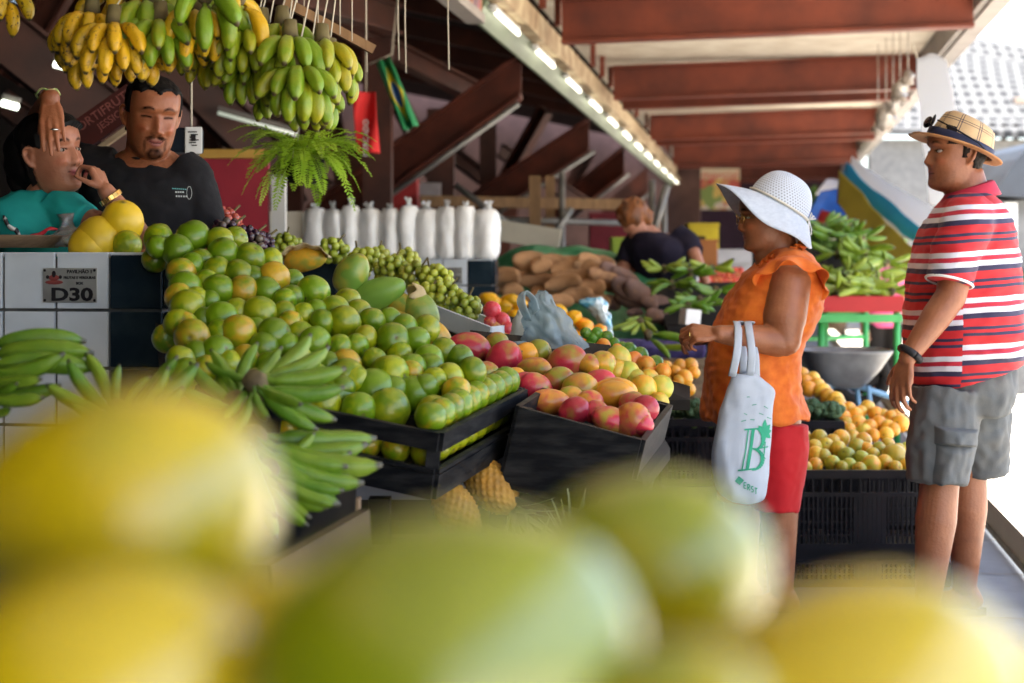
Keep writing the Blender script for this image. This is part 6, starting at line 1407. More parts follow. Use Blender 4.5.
# ================================================================== white flour bags on the D27 wall
M['flour'] = mat('white_flour_in_clear_plastic', (.84, .84, .82), (.72, .72, .70), .28, 9, 3, .35, 26, spec=.5, bd=.012)
M['film'] = mat('clear_film_top', (.72, .73, .72), None, .2, trans=.35, transl=.2)
def bag_mesh(seed):
    b = MB(); H = .245; rings = []
    for i in range(16):
        t = i/15; r_ = .063*interp(t, [0, .04, .12, .5, .82, .93, 1], [.82, .96, 1, 1.03, 1, .88, .66])
        rings.append([V((math.cos(a)*r_*(1+.06*math.cos(2*a+seed)), math.sin(a)*r_*.85, t*H)) for a in np.linspace(0, 2*PI, 28, endpoint=False)])
    b.loft(rings); b.disp(lambda p: p+V((nz(p, 17, seed), nz(p, 17, seed+4), 0))*.008+V((math.cos(math.atan2(p.y, p.x)), math.sin(math.atan2(p.y, p.x)), 0))*.004*abs(nz((math.atan2(p.y, p.x)*.09, p.z*.25, 0), 30, seed))+V((nz(p, 60, seed), nz(p, 60, seed+4), 0))*.0025)
    t_ = MB(); rings = []
    for i in range(7):
        t = i/6; r_ = .045*interp(t, [0, .3, .5, .8, 1], [1., .5, .3, .38, .5])
        rings.append([V((math.cos(a)*r_*(1+.45*math.sin(5*a+seed)*t)+.012*t*math.sin(seed*3), math.sin(a)*r_*.6, H-.012+t*(.046+.012*math.sin(seed*5))+.01*t*math.sin(4*a+seed))) for a in np.linspace(0, 2*PI, 24, endpoint=False)])
    t_.loft(rings, cap=False)
    return b.mesh('flour', M['flour']), t_.mesh('twisted_top', M['film'])
BM = [bag_mesh(s*1.7+.4) for s in range(4)]
bx = [308, 327, 345, 366, 386, 406, 425, 444, 464, 485.5]
where = ['leftmost of the row, half hidden by grapes', 'second from the left, its top folded to the right', 'third from the left in the row', 'fourth from the left in the row', 'fifth from the left in the row', 'fifth from the right in the row', 'fourth from the right in the row', 'third from the right, with a ragged top', 'second from the right, with a pointed twisted top', 'rightmost of the row over the dark tile']
for i, px in enumerate(bx):
    v_ = (at(px, 0, 9.3).x-EU.x*9.25)/EV.x; p = W(9.29, v_, 1.236)
    r = empty('flour_bag', p, 'white bag of flour, '+where[i], 'flour bag', 'white flour bags on the tiled wall'); r.rotation_euler = (0, 0, i*2.1); sc = 1.24+.05*math.sin(i*4.)
    a, t = BM[(i*3+1) % 4]; o = inst('flour', a, (0, 0, 0), scale=(1.12, 1.12, sc), parent=r); inst('twisted_top', t, (0, 0, .245*(sc-1)), scale=(1.12, 1.12, 1), parent=r)
# ---------------------------------------------------------------- grapes
def grape_mat(n_, c1, c2, c3): return fruit(n_, c1, c2, (.4, .4, .2), .26, 1.5, 9, .15, .03, c3, scar=.1, stalk=0.)
GM = {'green': grape_mat('green_grape_skin', (.30, .36, .03), (.42, .40, .05), (.22, .28, .025)), 'purple': grape_mat('dark_grape_skin', (.018, .008, .018), (.05, .012, .03), (.03, .01, .03)), 'red': grape_mat('red_grape_skin', (.42, .09, .04), (.45, .24, .05), (.3, .05, .04))}
def grapes(px, py, Y, rx, rz, n_, kind, label, gr=.0145, seed=0, tilt=0.):
    c = at(px, py, Y); r = empty('grape_bunch', c, label, 'grapes', 'grape bunches'); rnd = random.Random(seed); b = MB(); pts = []
    tries = 0
    while len(pts) < n_ and tries < 6000:
        tries += 1; a, h = rnd.uniform(0, 2*PI), rnd.uniform(-1, 1); q = (1-h*h)**.5*(1-.3*max(-h, 0)); rr = rnd.uniform(.75, 1)
        p = V((math.cos(a)*rx*q*rr, math.sin(a)*rx*.8*q*rr, h*rz*rr)); p = Matrix.Rotation(tilt, 3, 'Y') @ p
        if all((p-k).length > gr*1.65 for k in pts): pts.append(p)
    for p in pts: b.ell(c+p, (gr*rnd.uniform(.9, 1.08), gr*rnd.uniform(.9, 1.08), gr*rnd.uniform(1, 1.16)), rd(rnd.uniform(-.6, .6), rnd.uniform(-.6, .6), 0), 14, 9)
    o = b.build('berries', GM[kind], r); o.color = (.5, .5, 0, 1)
    q = Matrix.Rotation(tilt, 3, 'Y'); MB().tube([c+q @ V((0, 0, rz*.5)), c+q @ V((.005, 0, rz)), c+q @ V((.015, 0, rz+.03))], .004, 6).build('stem', M['crown'], r)
GL = [(285, 247, 5.95, .055, .045, 'nearest the purple grapes, half behind the chipped wall'), (333, 251, 5.9, .055, .045, 'left of the yellow papaya wrap end, below the bags'), (362, 262, 5.85, .06, .05, 'under the leftmost bags by the striped papaya'), (392, 272, 5.8, .065, .055, 'above the long green papaya'), (417, 279, 5.75, .065, .055, 'in the middle of the grape heap'), (436, 283, 5.7, .06, .06, 'left of the D27 plaque, upper heap'), (447, 298, 5.6, .065, .05, 'just below the D27 plaque'), (466, 308, 5.55, .055, .045, 'nearest the red apples, at the right end'), (405, 262, 6.1, .06, .045, 'highest, right against the white tiles'), (425, 297, 5.62, .06, .04, 'lowest, on the white tray edge'), (378, 259, 6.05, .05, .04, 'beside the two red fruits under the bags')]
for i, (px, py, Y, rx, rz, l) in enumerate(GL): grapes(px, py, Y, rx, rz, 46, 'green', 'bunch of green grapes '+l, .0155, i+1, .5*math.sin(i*2.2))
for i, (px, py, Y, rx, rz, l) in enumerate([(228, 232, 4.8, .05, .04, 'at the left of the purple heap by the seller'), (250, 240, 4.82, .05, .035, 'in the middle of the purple heap'), (262, 243, 4.86, .035, .03, 'at the right end of the purple heap')]): grapes(px, py, Y, rx, rz, 60, 'purple', 'dark purple grape bunch '+l, .0115, 40+i, .6)
for i, (px, py, Y, l) in enumerate([(206, 218, 4.95, 'touching the black T-shirt'), (226, 221, 5.0, 'right of the other, behind the purple grapes')]): grapes(px, py, Y, .05, .035, 45, 'red', 'orange-red grape bunch '+l, .0125, 60+i, .5)
b = MB(); b.bbox(W(5.0, -2.1, 1.19), (.9, .7, .03), RW); b.box(W(5.0, -2.1, .59), (.8, .6, 1.17), RW); one(b, 'grape_counter', M['wood_board'], 'brown board counter under the purple grapes', 'counter')
for q in (('apple', 363, 254, 10, 6.2, 'orange-red apple, left of the two under the white bags'), ('apple', 375, 258, 13, 6.1, 'red apple, right of the two under the white bags')): put(q[0], 'apple', 'apple', at(q[1], q[2], q[4]), q[3]/2/F*q[4], .5, .5, None, 'red apples', q[5])
for i, (px, py, d, red, l) in enumerate([(492, 310, 16, .2, 'red apple highest, against the dark end tile'), (502, 320, 15, .2, 'red apple right of the highest one'), (497, 327, 14, .75, 'yellow-red apple in the middle of the apple heap'), (491, 322, 13, .4, 'apple left in the heap touching the grapes'), (507, 329, 14, .25, 'red apple at the right end next to the grey bag'), (504, 338, 15, .95, 'yellow apple lowest in the heap'), (486, 331, 13, .3, 'pinkish apple by the white tray corner')]):
    Y = 5.5-.003*i; put('apple', 'apple', 'apple', at(px, py, Y), d/2/F*Y*1.15, red, .5, None, 'red apples', l)
# ---------------------------------------------------------------- papayas
PL = [(352, 274, 44, 34, 60, .35, .5, 'green and yellow striped papaya standing upright by the chipped wall'), (374, 296, 68, 34, 22, .1, .25, 'long green papaya slanting up above the heap of oranges'), (389, 319, 58, 25, 8, .5, .6, 'yellow-streaked papaya lying lowest of the papayas'), (404, 306, 40, 24, -20, .55, .5, 'papaya with orange flank behind the lying one'), (421, 312, 42, 34, -40, .35, .6, 'blunt papaya end wrapped in cream paper'), (434, 338, 40, 32, -30, .8, .5, 'papaya ripening orange, beside the red mango'), (409, 330, 40, 28, 15, .3, .5, 'small green papaya tucked behind the oranges')]
for px, py, dl, ds, ang, red, g, l in PL:
    Y = 5.15 if px != 434 else 4.8; a = math.radians(ang); r = ds/2/F*Y; o = put('papaya', 'papaya', 'papaya', at(px, py, Y), r, red, g, frm(V((math.cos(a), -.25, math.sin(a)))).to_euler(), 'papayas behind the oranges', l)
    o.scale = (r, r, max(dl/2/F*Y/1.7, r*.6))
M['cream_paper'] = mat('cream_wrapping_paper', (.62, .5, .28), (.52, .42, .22), .7, 12, 4, .4, 40, transl=.25)
def sleeve(px, py, Y, ax, r, L, label):
    c = at(px, py, Y); R = frm(V(ax)); b = MB(); rings = []
    for i in range(8):
        t = i/7; rings.append([c+R @ V((math.cos(a)*r*(.55+.45*math.sin(min(t*1.6, 1)*PI/2)), math.sin(a)*r*(.55+.45*math.sin(min(t*1.6, 1)*PI/2)), L*t+.01*math.sin(6*a)*t)) for a in np.linspace(.2, 2*PI-.9, 26)])
    b.loft(rings, 0, False, False); o = one(b, 'paper_sleeve', M['cream_paper'], label, 'wrapping'); o.modifiers.new('t', 'SOLIDIFY').thickness = .003
b = MB(); c = at(306, 259, 5.56); b.loft([[c+V((math.cos(a)*.066*1.25, y, math.sin(a)*(.05-.01*k)+.004*math.sin(9*a))) for a in np.linspace(.05, PI-.05, 26)] for k, y in enumerate((-.06, -.03, .0, .04))], 0, False, False); o = one(b, 'paper_sleeve', M['cream_paper'], 'cream paper sleeve arched over fruit on top of the chipped wall', 'wrapping'); o.modifiers.new('t', 'SOLIDIFY').thickness = .003
sleeve(424, 308, 5.18, (-.9, -.2, .35), .065, .06, 'cream paper sleeve round the blunt papaya end')
put('papaya', 'papaya', 'papaya', at(305, 259, 5.57), .05, .7, .4, frm(V((1, -.3, .1))).to_euler(), 'papayas behind the oranges', 'yellow papaya under the paper sleeve on the chipped wall').scale = (.045, .045, .045)
a_, c_ = at(428, 303, 5.55), at(490, 327, 5.35); b = MB(); d = V((.06, .16, .0))
for s, e in ((a_, c_), (a_+d, c_+d), (a_, a_+d), (c_, c_+d)): b.bar(s-V((0, 0, .03)), e-V((0, 0, .03)), .01, .062)
b.bar((a_+d*.5)-V((0, 0, .055)), (c_+d*.5)-V((0, 0, .055)), .16, .008); one(b, 'white_tray', mat('bluish_white_foam', (.62, .68, .72), (.55, .6, .64), .6), 'bluish white foam tray under the green grapes', 'tray')
b = MB(); b.add([at(335, 330, 5.3), at(500, 350, 5.3), at(520, 318, 6.3), at(335, 290, 6.4), at(335, 345, 5.3), at(500, 365, 5.3), at(520, 333, 6.3), at(335, 305, 6.4)], [(0, 1, 2, 3), (7, 6, 5, 4), (0, 4, 5, 1), (1, 5, 6, 2), (2, 6, 7, 3), (3, 7, 4, 0)], 0, False); one(b, 'display_board', M['dark'], 'dark sloping board under the papayas and grapes', 'display board')
# ---------------------------------------------------------------- grey plastic bag on the fruit
def film_bag(name, cat, label, m, prof, Y, dep, amp, seed, handles=()):
    b = MB(); rings = []
    for py, x0, x1 in prof:
        a, c = at(x0, py, Y), at(x1, py, Y); rings.append([V(((a.x+c.x)/2+(c.x-a.x)/2*math.cos(t), Y-dep*(c.x-a.x)/2*math.sin(t), a.z)) for t in np.linspace(0, 2*PI, 56, endpoint=False)])
    b.loft(smooth_rings(rings, 6)); n_ = V((0, 0, 0))
    for p in b.v: n_ += p
    n_ /= len(b.v)
    def f(p):
        d = (p-n_); d.z *= .3; d = d.normalized() if d.length > 1e-6 else V((0, -1, 0)); q = (p.x+p.z)*1.; s_ = (p.x-p.z)*.28; v1 = mnoise.voronoi(V((q*13+seed, p.y*13, s_*22)))[0]; v2 = mnoise.voronoi(V((q*27+seed, p.y*27, s_*50+3)))[0]; return p+d*(amp*1.1*(min(v1[1]-v1[0], .6)-.3)+amp*.5*(min(v2[1]-v2[0], .6)-.3)+amp*.5*nz(p, 9, seed))
    b.disp(f)
    o = one(b, name, m, label, cat)
    for P in handles:
        h = MB(); pts = [at(*q) for q in P]; h.tube([V([cr(list(range(len(pts))), [p[i] for p in pts], t*(len(pts)-1)) for i in range(3)]) for t in np.linspace(0, 1, 16)], [.016+.004*math.sin(7*t) for t in np.linspace(0, 1, 16)], 8, squash=.25); h.build('handle', m, o)
    return o
M['greybag'] = mat('blue_grey_polythene', (.40, .50, .54), (.3, .39, .44), .09, 9, 4, 1., 22, spec=.9, transl=.4, bd=.02, stretch=(1, 1, .45)); _n = M['greybag'].node_tree; _t = _n.nodes.new('ShaderNodeBsdfTransparent'); _t.inputs[0].default_value = (.75, .84, .88, 1); _x = _n.nodes.new('ShaderNodeMixShader'); _x.inputs[0].default_value = .45; _o = _n.nodes['Material Output']; _l = _o.inputs[0].links[0].from_socket; _n.links.new(_l, _x.inputs[1]); _n.links.new(_t.outputs[0], _x.inputs[2]); _n.links.new(_x.outputs[0], _o.inputs[0])
film_bag('plastic_bag', 'plastic bag', 'crumpled blue-grey plastic bag standing on the mangoes with one handle up', M['greybag'], [(364, 518, 586), (356, 520, 593), (344, 520, 588), (330, 522, 578), (316, 525, 570), (306, 528, 562), (298, 531, 556), (293, 534, 552), (290, 536, 548)], 4.95, .62, .026, 2., [[(528, 320, 4.9), (521, 302, 4.88), (524, 292, 4.9), (533, 299, 4.92), (536, 312, 4.9)]])
film_bag('plastic_bag', 'plastic bag', 'small whitish plastic bag behind the blue-grey one', mat('milky_polythene', (.5, .52, .48), (.4, .42, .38), .25, 9, 4, .25, 30, transl=.4), [(345, 508, 540), (335, 509, 538), (322, 512, 532), (314, 515, 528), (309, 517, 522)], 5.3, .7, .014, 7.)
film_bag('plastic_bag', 'plastic bag', 'dark blue-grey plastic bag lying flat under the standing one', M['greybag'], [(352, 508, 532), (346, 508, 530), (341, 512, 526)], 4.85, .8, .012, 9.)
# ---------------------------------------------------------------- tuber stall with the green tarpaulin
M['tarp'] = mat('dark_green_tarpaulin', (.03, .20, .085), (.07, .30, .15), .35, 3, 5, .25, 14, spec=.6, bd=.02)
def sheet(name, m, label, cat, edges, nx=50, ny=22, amp=.03, fr=5., seed=0., th=.004):
    """edges: rows of points from top to bottom, each a list of points from left to right"""
    b = MB(); rows = []
    R_ = [[V([cr(list(range(len(r))), [p[i] for p in r], s*(len(r)-1)) for i in range(3)]) for s in np.linspace(0, 1, nx+1)] for r in edges]
    for t in np.linspace(0, 1, ny+1):
        rows.append([V([cr(list(range(len(R_))), [R_[k][j][i] for k in range(len(R_))], t*(len(R_)-1)) for i in range(3)]) for j in range(nx+1)])
    vs = [p+V((0, -1, .5))*amp*(nz(p, fr, seed)+.5*nz(p, fr*2.3, seed+3)) for r in rows for p in r]; n1 = nx+1
    b.add(vs, [(i*n1+j, i*n1+j+1, (i+1)*n1+j+1, (i+1)*n1+j) for i in range(ny) for j in range(nx)]); o = one(b, name, m, label, cat)
    md = o.modifiers.new('t', 'SOLIDIFY'); md.thickness = th; return o
sheet('tarpaulin', M['tarp'], 'dark green tarpaulin draped behind and right of the brown tubers', 'tarpaulin', [
  [at(488, 262, 11.2), at(510, 250, 11.1), at(545, 246, 11), at(590, 249, 10.9), at(630, 262, 10.7), at(668, 287, 10.4), at(700, 318, 10.2)],
  [at(488, 300, 10.9), at(515, 285, 10.8), at(550, 275, 10.7), at(592, 278, 10.6), at(632, 290, 10.4), at(670, 310, 10.1), at(706, 334, 9.9)],
  [at(488, 345, 10.5), at(515, 345, 10.4), at(550, 345, 10.2), at(595, 345, 10), at(640, 348, 9.7), at(680, 345, 9.6), at(712, 352, 9.6)]], amp=.05, fr=4.)
TU = Z5([(450, 212, 120, 62, -8), (425, 252, 155, 64, 10), (532, 212, 95, 46, -12), (352, 265, 70, 62, 0), (505, 305, 112, 48, 5), (385, 312, 104, 46, 3), (562, 236, 104, 52, 8), (603, 256, 135, 82, 15), (650, 300, 142, 52, 6), (652, 236, 86, 62, -15), (692, 214, 92, 42, -15), (732, 262, 84, 60, -40), (722, 290, 84, 46, -30), (786, 340, 112, 54, -28), (812, 316, 92, 60, -35), (898, 362, 76, 56, -25), (905, 404, 82, 42, -20), (800, 384, 66, 26, 0), (850, 352, 60, 40, -30), (470, 275, 90, 50, 0), (560, 285, 90, 50, 10), (350, 300, 60, 40, 0), (760, 300, 70, 50, -40), (690, 262, 90, 50, -20), (930, 385, 50, 34, -40), (480, 330, 100, 46, 6), (410, 345, 90, 44, -4), (600, 325, 100, 46, 8), (540, 345, 90, 42, 0), (660, 340, 90, 46, -10), (720, 350, 80, 44, -20), (640, 205, 80, 42, -10), (480, 225, 90, 46, 12), (770, 265, 60, 44, -35), (840, 345, 70, 44, -30), (870, 395, 60, 40, -25), (585, 215, 80, 42, -5)], 400, 200, 3.413)
TG = []
for px, py, dl, ds, ang in TU:
    ds = ds*1.15/3.413; Y = 10.25-(py-250)*.006-.0008*(px-500); a = math.radians(ang); r = ds/2/F*Y*1.08; Y += random.uniform(-.1, .1)
    o = put('tuber', 'tuber', 'tuber', at(px, py, Y), r, .35 if px < 600 else .55, .25 if px < 610 else .75, frm(V((math.cos(a), random.uniform(-.3, .3), math.sin(a)))).to_euler(), 'brown tubers heaped on the tarpaulin'); o.scale = (r, r, dl*1.1/3.413/2/F*Y/1.95*1.) if False else (r, r, max(dl*1.45/3.413/2/F*Y/1.95, r*.8)); TG.append(o)
rowlabels(TG, 5, lambda o, n, r: '%s tuber, %s from left in the %s level of the heap on the tarpaulin' % ('pale brown' if o.color[1] < .5 else 'dark brown', n, r))
b = MB(); b.bar(at(500, 350, 10.0)-V((0, 0, .1)), at(700, 360, 9.4)-V((0, 0, .1)), 1.2, .06); q = [at(520, 0, 9.9), at(690, 0, 9.3), at(540, 0, 10.7), at(700, 0, 10)]
for p in q: b.bar(V((p.x, p.y, .004)), V((p.x, p.y, .55)), .06, .06)
one(b, 'stall_table', M['dark'], 'dark table under the tubers and tarpaulin', 'table')
sheet('purple_cloth', mat('purple_cloth', (.06, .045, .16), (.04, .03, .11), .7), 'purple cloth edging the board with small bananas', 'cloth', [[at(606, 338, 8.6), at(640, 340, 8.5), at(704, 342, 8.4)], [at(606, 345, 8.5), at(640, 348, 8.4), at(706, 350, 8.3)], [at(608, 353, 8.5), at(640, 356, 8.4), at(704, 358, 8.3)]], 40, 8, .02, 12.)
b = MB(); b.bbox(at(652, 352, 8.8)+V((0, 0, -.035)), (.52, .7, .04)); 
for p in (at(612, 0, 8.55), at(698, 0, 8.5), at(620, 0, 9.1), at(700, 0, 9.1)): b.bar(V((p.x, p.y, .004)), V((p.x, p.y, .66)), .06, .06)
b.box((at(652, 0, 8.6).x, 8.62, .45), (.5, .03, .3)); one(b, 'stand', M['wood_board'], 'grey-brown timber stand under the purple cloth', 'stand')
bunch(640, 322, 8.4, 'small yellow-green banana bunch above the purple cloth', [(640, 318, 8.4, 612, 332, 8.35, (0, 0, 1), .75), (640, 318, 8.4, 622, 336, 8.3, (0, 0, 1), .8), (641, 319, 8.4, 632, 338, 8.3, (0, 0, 1), .75), (642, 319, 8.4, 644, 338, 8.3, (1, 0, 0), .8), (643, 318, 8.4, 656, 334, 8.3, (0, 0, 1), .7), (642, 316, 8.45, 652, 322, 8.4, (0, 0, 1), .8), (640, 316, 8.45, 626, 322, 8.4, (0, 0, 1), .75)], 'bananas on the tuber stall', 'banana_bunch')
bunch(648, 334, 8.2, 'pair of long green plantains lying right of the small bananas', [(650, 334, 8.2, 692, 338, 8.15, (0, 0, -1), .15), (648, 338, 8.2, 672, 354, 8.1, (0, 0, -1), .25), (660, 344, 8.2, 690, 352, 8.1, (0, 0, 1), .95)], 'bananas on the tuber stall', 'plantain_pair')
b = MB(); p = at(690, 317, 8.7); b.bbox(p, (.085, .12, .085), rd(0, .1, .2)); one(b, 'foam_box', M['white'], 'white foam box at the lower edge of the tarpaulin', 'box')
PP = [(560, 312, 16, 12), (572, 318, 18, 12), (585, 326, 18, 13), (594, 340, 18, 16), (578, 338, 16, 13), (566, 328, 16, 12), (586, 347, 15, 13), (600, 330, 12, 11), (556, 322, 12, 11), (490, 300, 20, 13), (502, 308, 20, 13), (514, 316, 14, 11), (510, 300, 18, 11), (520, 305, 14, 9), (498, 318, 16, 11)]
PG = []
for px, py, dl, ds in PP:
    Y = 7.9 if px > 540 else 8.3; a = random.uniform(-1, .6); o = put('pepper', 'yellow_pepper', 'pepper', at(px, py, Y), 1, .55 if px > 575 else .35, .5, frm(V((math.cos(a), -.3, math.sin(a)))).to_euler(), 'yellow peppers'); r = ds/2/F*Y; o.scale = (r*1.1, r*1.1, dl/2/F*Y/1.3*1.1); PG.append(o)
rowlabels(PG[:9], 3, lambda o, n, r: 'yellow pepper, %s from left in the %s row behind the grey bag' % (n, r)); rowlabels(PG[9:], 2, lambda o, n, r: 'yellow pepper, %s from left in the %s row beside the dark tiles' % (n, r))
film_bag('clear_bag', 'plastic bag', 'clear bag with blue print round the yellow peppers', mat('clear_printed_film', (.55, .66, .68), (.1, .42, .62), .2, 9, 1, .2, 20, lo=.5, hi=.56, trans=.3), [(346, 600, 612), (335, 602, 613), (322, 598, 612), (312, 590, 610), (303, 578, 606), (297, 584, 600)], 8.05, .8, .03, 3.)
b = MB(); b.bar(at(482, 332, 8.3)-V((0, 0, .03)), at(610, 356, 7.9)-V((0, 0, .03)), .6, .04)
for px, Y in ((490, 8.2), (605, 7.8), (500, 8.6), (600, 8.3)): p = at(px, 0, Y); b.bar(V((p.x, Y, .004)), V((p.x, Y, .72)), .05, .05)
one(b, 'pepper_table', M['dark'], 'dark table carrying the yellow peppers', 'table')
# ---------------------------------------------------------------- far plantain stall, the shopper reaches over it
def pile(name, spec, group):
    for (px, py, Y, l, ripe, sgn) in spec:
        L = []
        for k in range(11):
            lie = ('far stall' in group or k % 2); a = math.radians(-60+k*14+random.uniform(-8, 8)) if sgn > 0 else math.radians(240-k*14+random.uniform(-8, 8))
            if lie: a = math.radians((-38+k*7+random.uniform(-9, 9))+(180 if (k % 3 == 0) != (sgn < 0) else 0))
            ln = (random.uniform(.17, .23) if 'far stall' not in group else random.uniform(.12, .17))*F/Y
            L.append((px, py, Y+random.uniform(-.05, .05), px+ln*math.cos(a), py-ln*math.sin(a)*(.55 if 'far stall' not in group else .4), Y+random.uniform(-.15, .1), (0, 0, random.choice((1, -1))), ripe))
        bunch(px, py, Y, l, L, group, name)
pile('plantain_bunch', [(672, 284, 9.6, 'green plantain bunch lowest left under the bending shopper', .2, 1), (690, 272, 9.8, 'green plantain bunch right under the reaching hand', .1, 1), (716, 290, 9.5, 'green plantain bunch touching the woman\'s orange blouse', .15, -1), (700, 300, 9.3, 'green plantain bunch hanging at the front of the far stall', .1, -1), (664, 268, 10, 'yellow plantain bunch beside the navy T-shirt', .95, 1), (712, 268, 10, 'yellowish bunch farthest right on the far stall', .8, -1), (688, 306, 9.2, 'green plantain bunch at the bottom next to the tarpaulin edge', .1, 1)], 'plantain bunches on the far stall')
b = MB(); b.add([at(650, 282, 10.2), at(742, 282, 10.2), at(742, 330, 9.4), at(668, 330, 9.4), at(650, 290, 10.2), at(742, 290, 10.2), at(742, 338, 9.4), at(668, 338, 9.4)], [(0, 1, 2, 3), (7, 6, 5, 4), (0, 4, 5, 1), (1, 5, 6, 2), (2, 6, 7, 3), (3, 7, 4, 0)], 0, False)
for px, Y in ((672, 9.5), (740, 9.5), (664, 10.1), (740, 10.1)): p = at(px, 0, Y); b.bar(V((p.x, Y, .004)), V((p.x, Y, .85)), .06, .06)
b.box((at(708, 0, 9.5).x, 9.5, .5), (.4, .03, .6)); one(b, 'stall_table', M['dark'], 'dark sloping stall table under the far plantains', 'table')
# ---------------------------------------------------------------- right: red-fronted table heaped with plantains
TB = empty('market_table', V((at(858, 0, 10).x, 10, 0)), 'green-legged table with a red front board, heaped with plantains', 'table')
M['redboard'] = mat('red_painted_board', (.36, .008, .010), (.28, .006, .008), .45, 3, 4); M['greenpaint'] = mat('green_painted_steel', (.06, .36, .10), (.04, .28, .07), .4, 4, 3)
xa, xb = at(768, 0, 10).x, at(904, 0, 10).x; zt = at(0, 296, 10).z; 
MB().bbox(((xa+xb)/2, 10, zt-.05), (xb-xa, .03, .1)).build('front_board', M['redboard'], TB); MB().box(((xa+xb)/2, 10.55, zt-.07), (xb-xa-.02, 1.05, .03)).build('top', M['wood_board'], TB)
for y_ in (10.02, 11.05): MB().box(((xa+xb)/2, y_, zt-.14), (xb-xa-.02, .04, .05)).build('frame', M['greenpaint'], TB)
for x, y in ((at(820, 0, 10.1).x, 10.06), (at(834, 0, 10.1).x, 10.4), (xb-.03, 10.06), (xb-.02, 11.0), (at(770, 0, 10).x+.05, 10.06), (at(790, 0, 10).x, 11.0)): MB().tube([V((x, y, .004)), V((x, y, zt-.1))], .022, 8).build('leg', M['greenpaint'], TB)
for z in (zt-.3, zt-.5): MB().tube([V((xa+.06, 10.5, z)), V((xb-.03, 11., z))], .016, 8).build('brace', M['greenpaint'], TB)
pile('plantain_bunch', [(836, 292, 10.1, 'yellow-green plantain bunch at the front left of the red-fronted table', .7, 1), (866, 290, 10.1, 'yellow-green plantain bunch at the front middle of the red-fronted table', .75, -1), (892, 291, 10.1, 'yellowish plantain bunch at the front right corner of the red-fronted table', .65, -1), (846, 274, 10.35, 'yellow plantain bunch in the second layer, left', .75, 1), (876, 274, 10.35, 'green plantain bunch in the second layer, right', .6, -1), (838, 254, 10.6, 'green plantain bunch in the third layer, left, behind the white hat', .4, 1), (864, 252, 10.6, 'green plantain bunch in the third layer, middle', .4, -1), (886, 262, 10.6, 'green plantain bunch in the third layer, right', .5, -1), (842, 234, 10.8, 'green plantain bunch at the top left of the pile', .1, 1), (862, 236, 10.8, 'green plantain bunch at the top right of the pile', .1, -1), (826, 278, 10.4, 'green plantain bunch half hidden behind the orange sleeve', .5, 1), (824, 226, 10.9, 'dark green plantain bunch topmost, beside the hat ribbon', .05, 1), (852, 286, 10.2, 'ripe yellow plantain bunch between the two front ones', .9, 1), (880, 284, 10.2, 'ripe yellow plantain bunch right of the middle, front', .85, -1)], 'plantain bunches on the red-fronted table')
b = MB(); b.add([V((xa+.05, 10.15, zt-.05)), V((xb-.05, 10.15, zt-.05)), V((xb-.12, 11, zt+.28)), V((xa+.05, 11, zt+.34)), V((xa+.05, 11, zt-.05)), V((xb-.05, 11, zt-.05))], [(0, 1, 2, 3), (0, 3, 4), (1, 5, 2), (3, 2, 5, 4), (0, 4, 5, 1)], 0, False); one(b, 'display_ramp', M['dark'], 'dark ramp under the plantain pile on the red-fronted table', 'ramp')
# wheelbarrow
wb = empty('wheelbarrow', V((at(845, 0, 9.3).x, 9.3, 0)), 'grey steel wheelbarrow with blue frame standing under the green-legged table', 'wheelbarrow')
M['steel'] = mat('worn_grey_steel', (.2, .21, .22), (.12, .12, .13), .4, 6, 4, metal=.4); M['blue'] = mat('pale_blue_paint', (.2, .36, .5), (.14, .26, .38), .5)
b = MB(); rings = []
for py, x0, x1, d in ((349, 798, 888, .3), (351, 799, 887, .29), (368, 806, 876, .24), (384, 820, 862, .16), (386, 824, 858, .14)):
    a, c = at(x0, py, 9.3), at(x1, py, 9.3); rings.append([V(((a.x+c.x)/2+(c.x-a.x)/2*abs(math.cos(t))**.6*(1 if math.cos(t) > 0 else -1), 9.3+d*abs(math.sin(t))**.6*(1 if math.sin(t) > 0 else -1), a.z)) for t in np.linspace(0, 2*PI, 36, endpoint=False)])
b.loft(rings, cap=False); t_ = b.build('tray', M['steel'], wb); t_.modifiers.new('t', 'SOLIDIFY').thickness = .006
for s in (-.16, .16): MB().tube([at(812, 383, 9.3)+V((0, s, 0)), at(858, 386, 9.3)+V((0, s*.6, 0)), at(912, 404, 9.3)+V((0, s*1.3, 0))], .016, 8).build('frame', M['blue'], wb); MB().tube([at(862, 384, 9.3)+V((0, s, 0)), V((at(872, 0, 9.3).x, 9.3+s, .01))], .014, 8).build('leg', M['blue'], wb)
wc = at(812, 0, 9.3); wc.z = .19; wh = MB().tube([wc+V((.19*math.cos(a)*.9, 0, .165*math.sin(a))) for a in np.linspace(0, 2*PI, 30)], .03, 8).build('wheel', M['dark'], wb); MB().tube([wc+V((0, -.1, 0)), wc+V((0, .1, 0))], .015, 8).ell(wc, (.1, .012, .1)).build('hub', M['blue'], wh)
wc = at(862, 378, 9.9); b = MB(); b.tube([wc+V((.15*math.cos(a), .03, .15*math.sin(a))) for a in np.linspace(0, 2*PI, 30)], .04, 8); b.ell(wc+V((0, .03, 0)), (.1, .02, .1)); one(b, 'tyre', M['dark'], 'black tyre leaning behind the wheelbarrow', 'tyre')
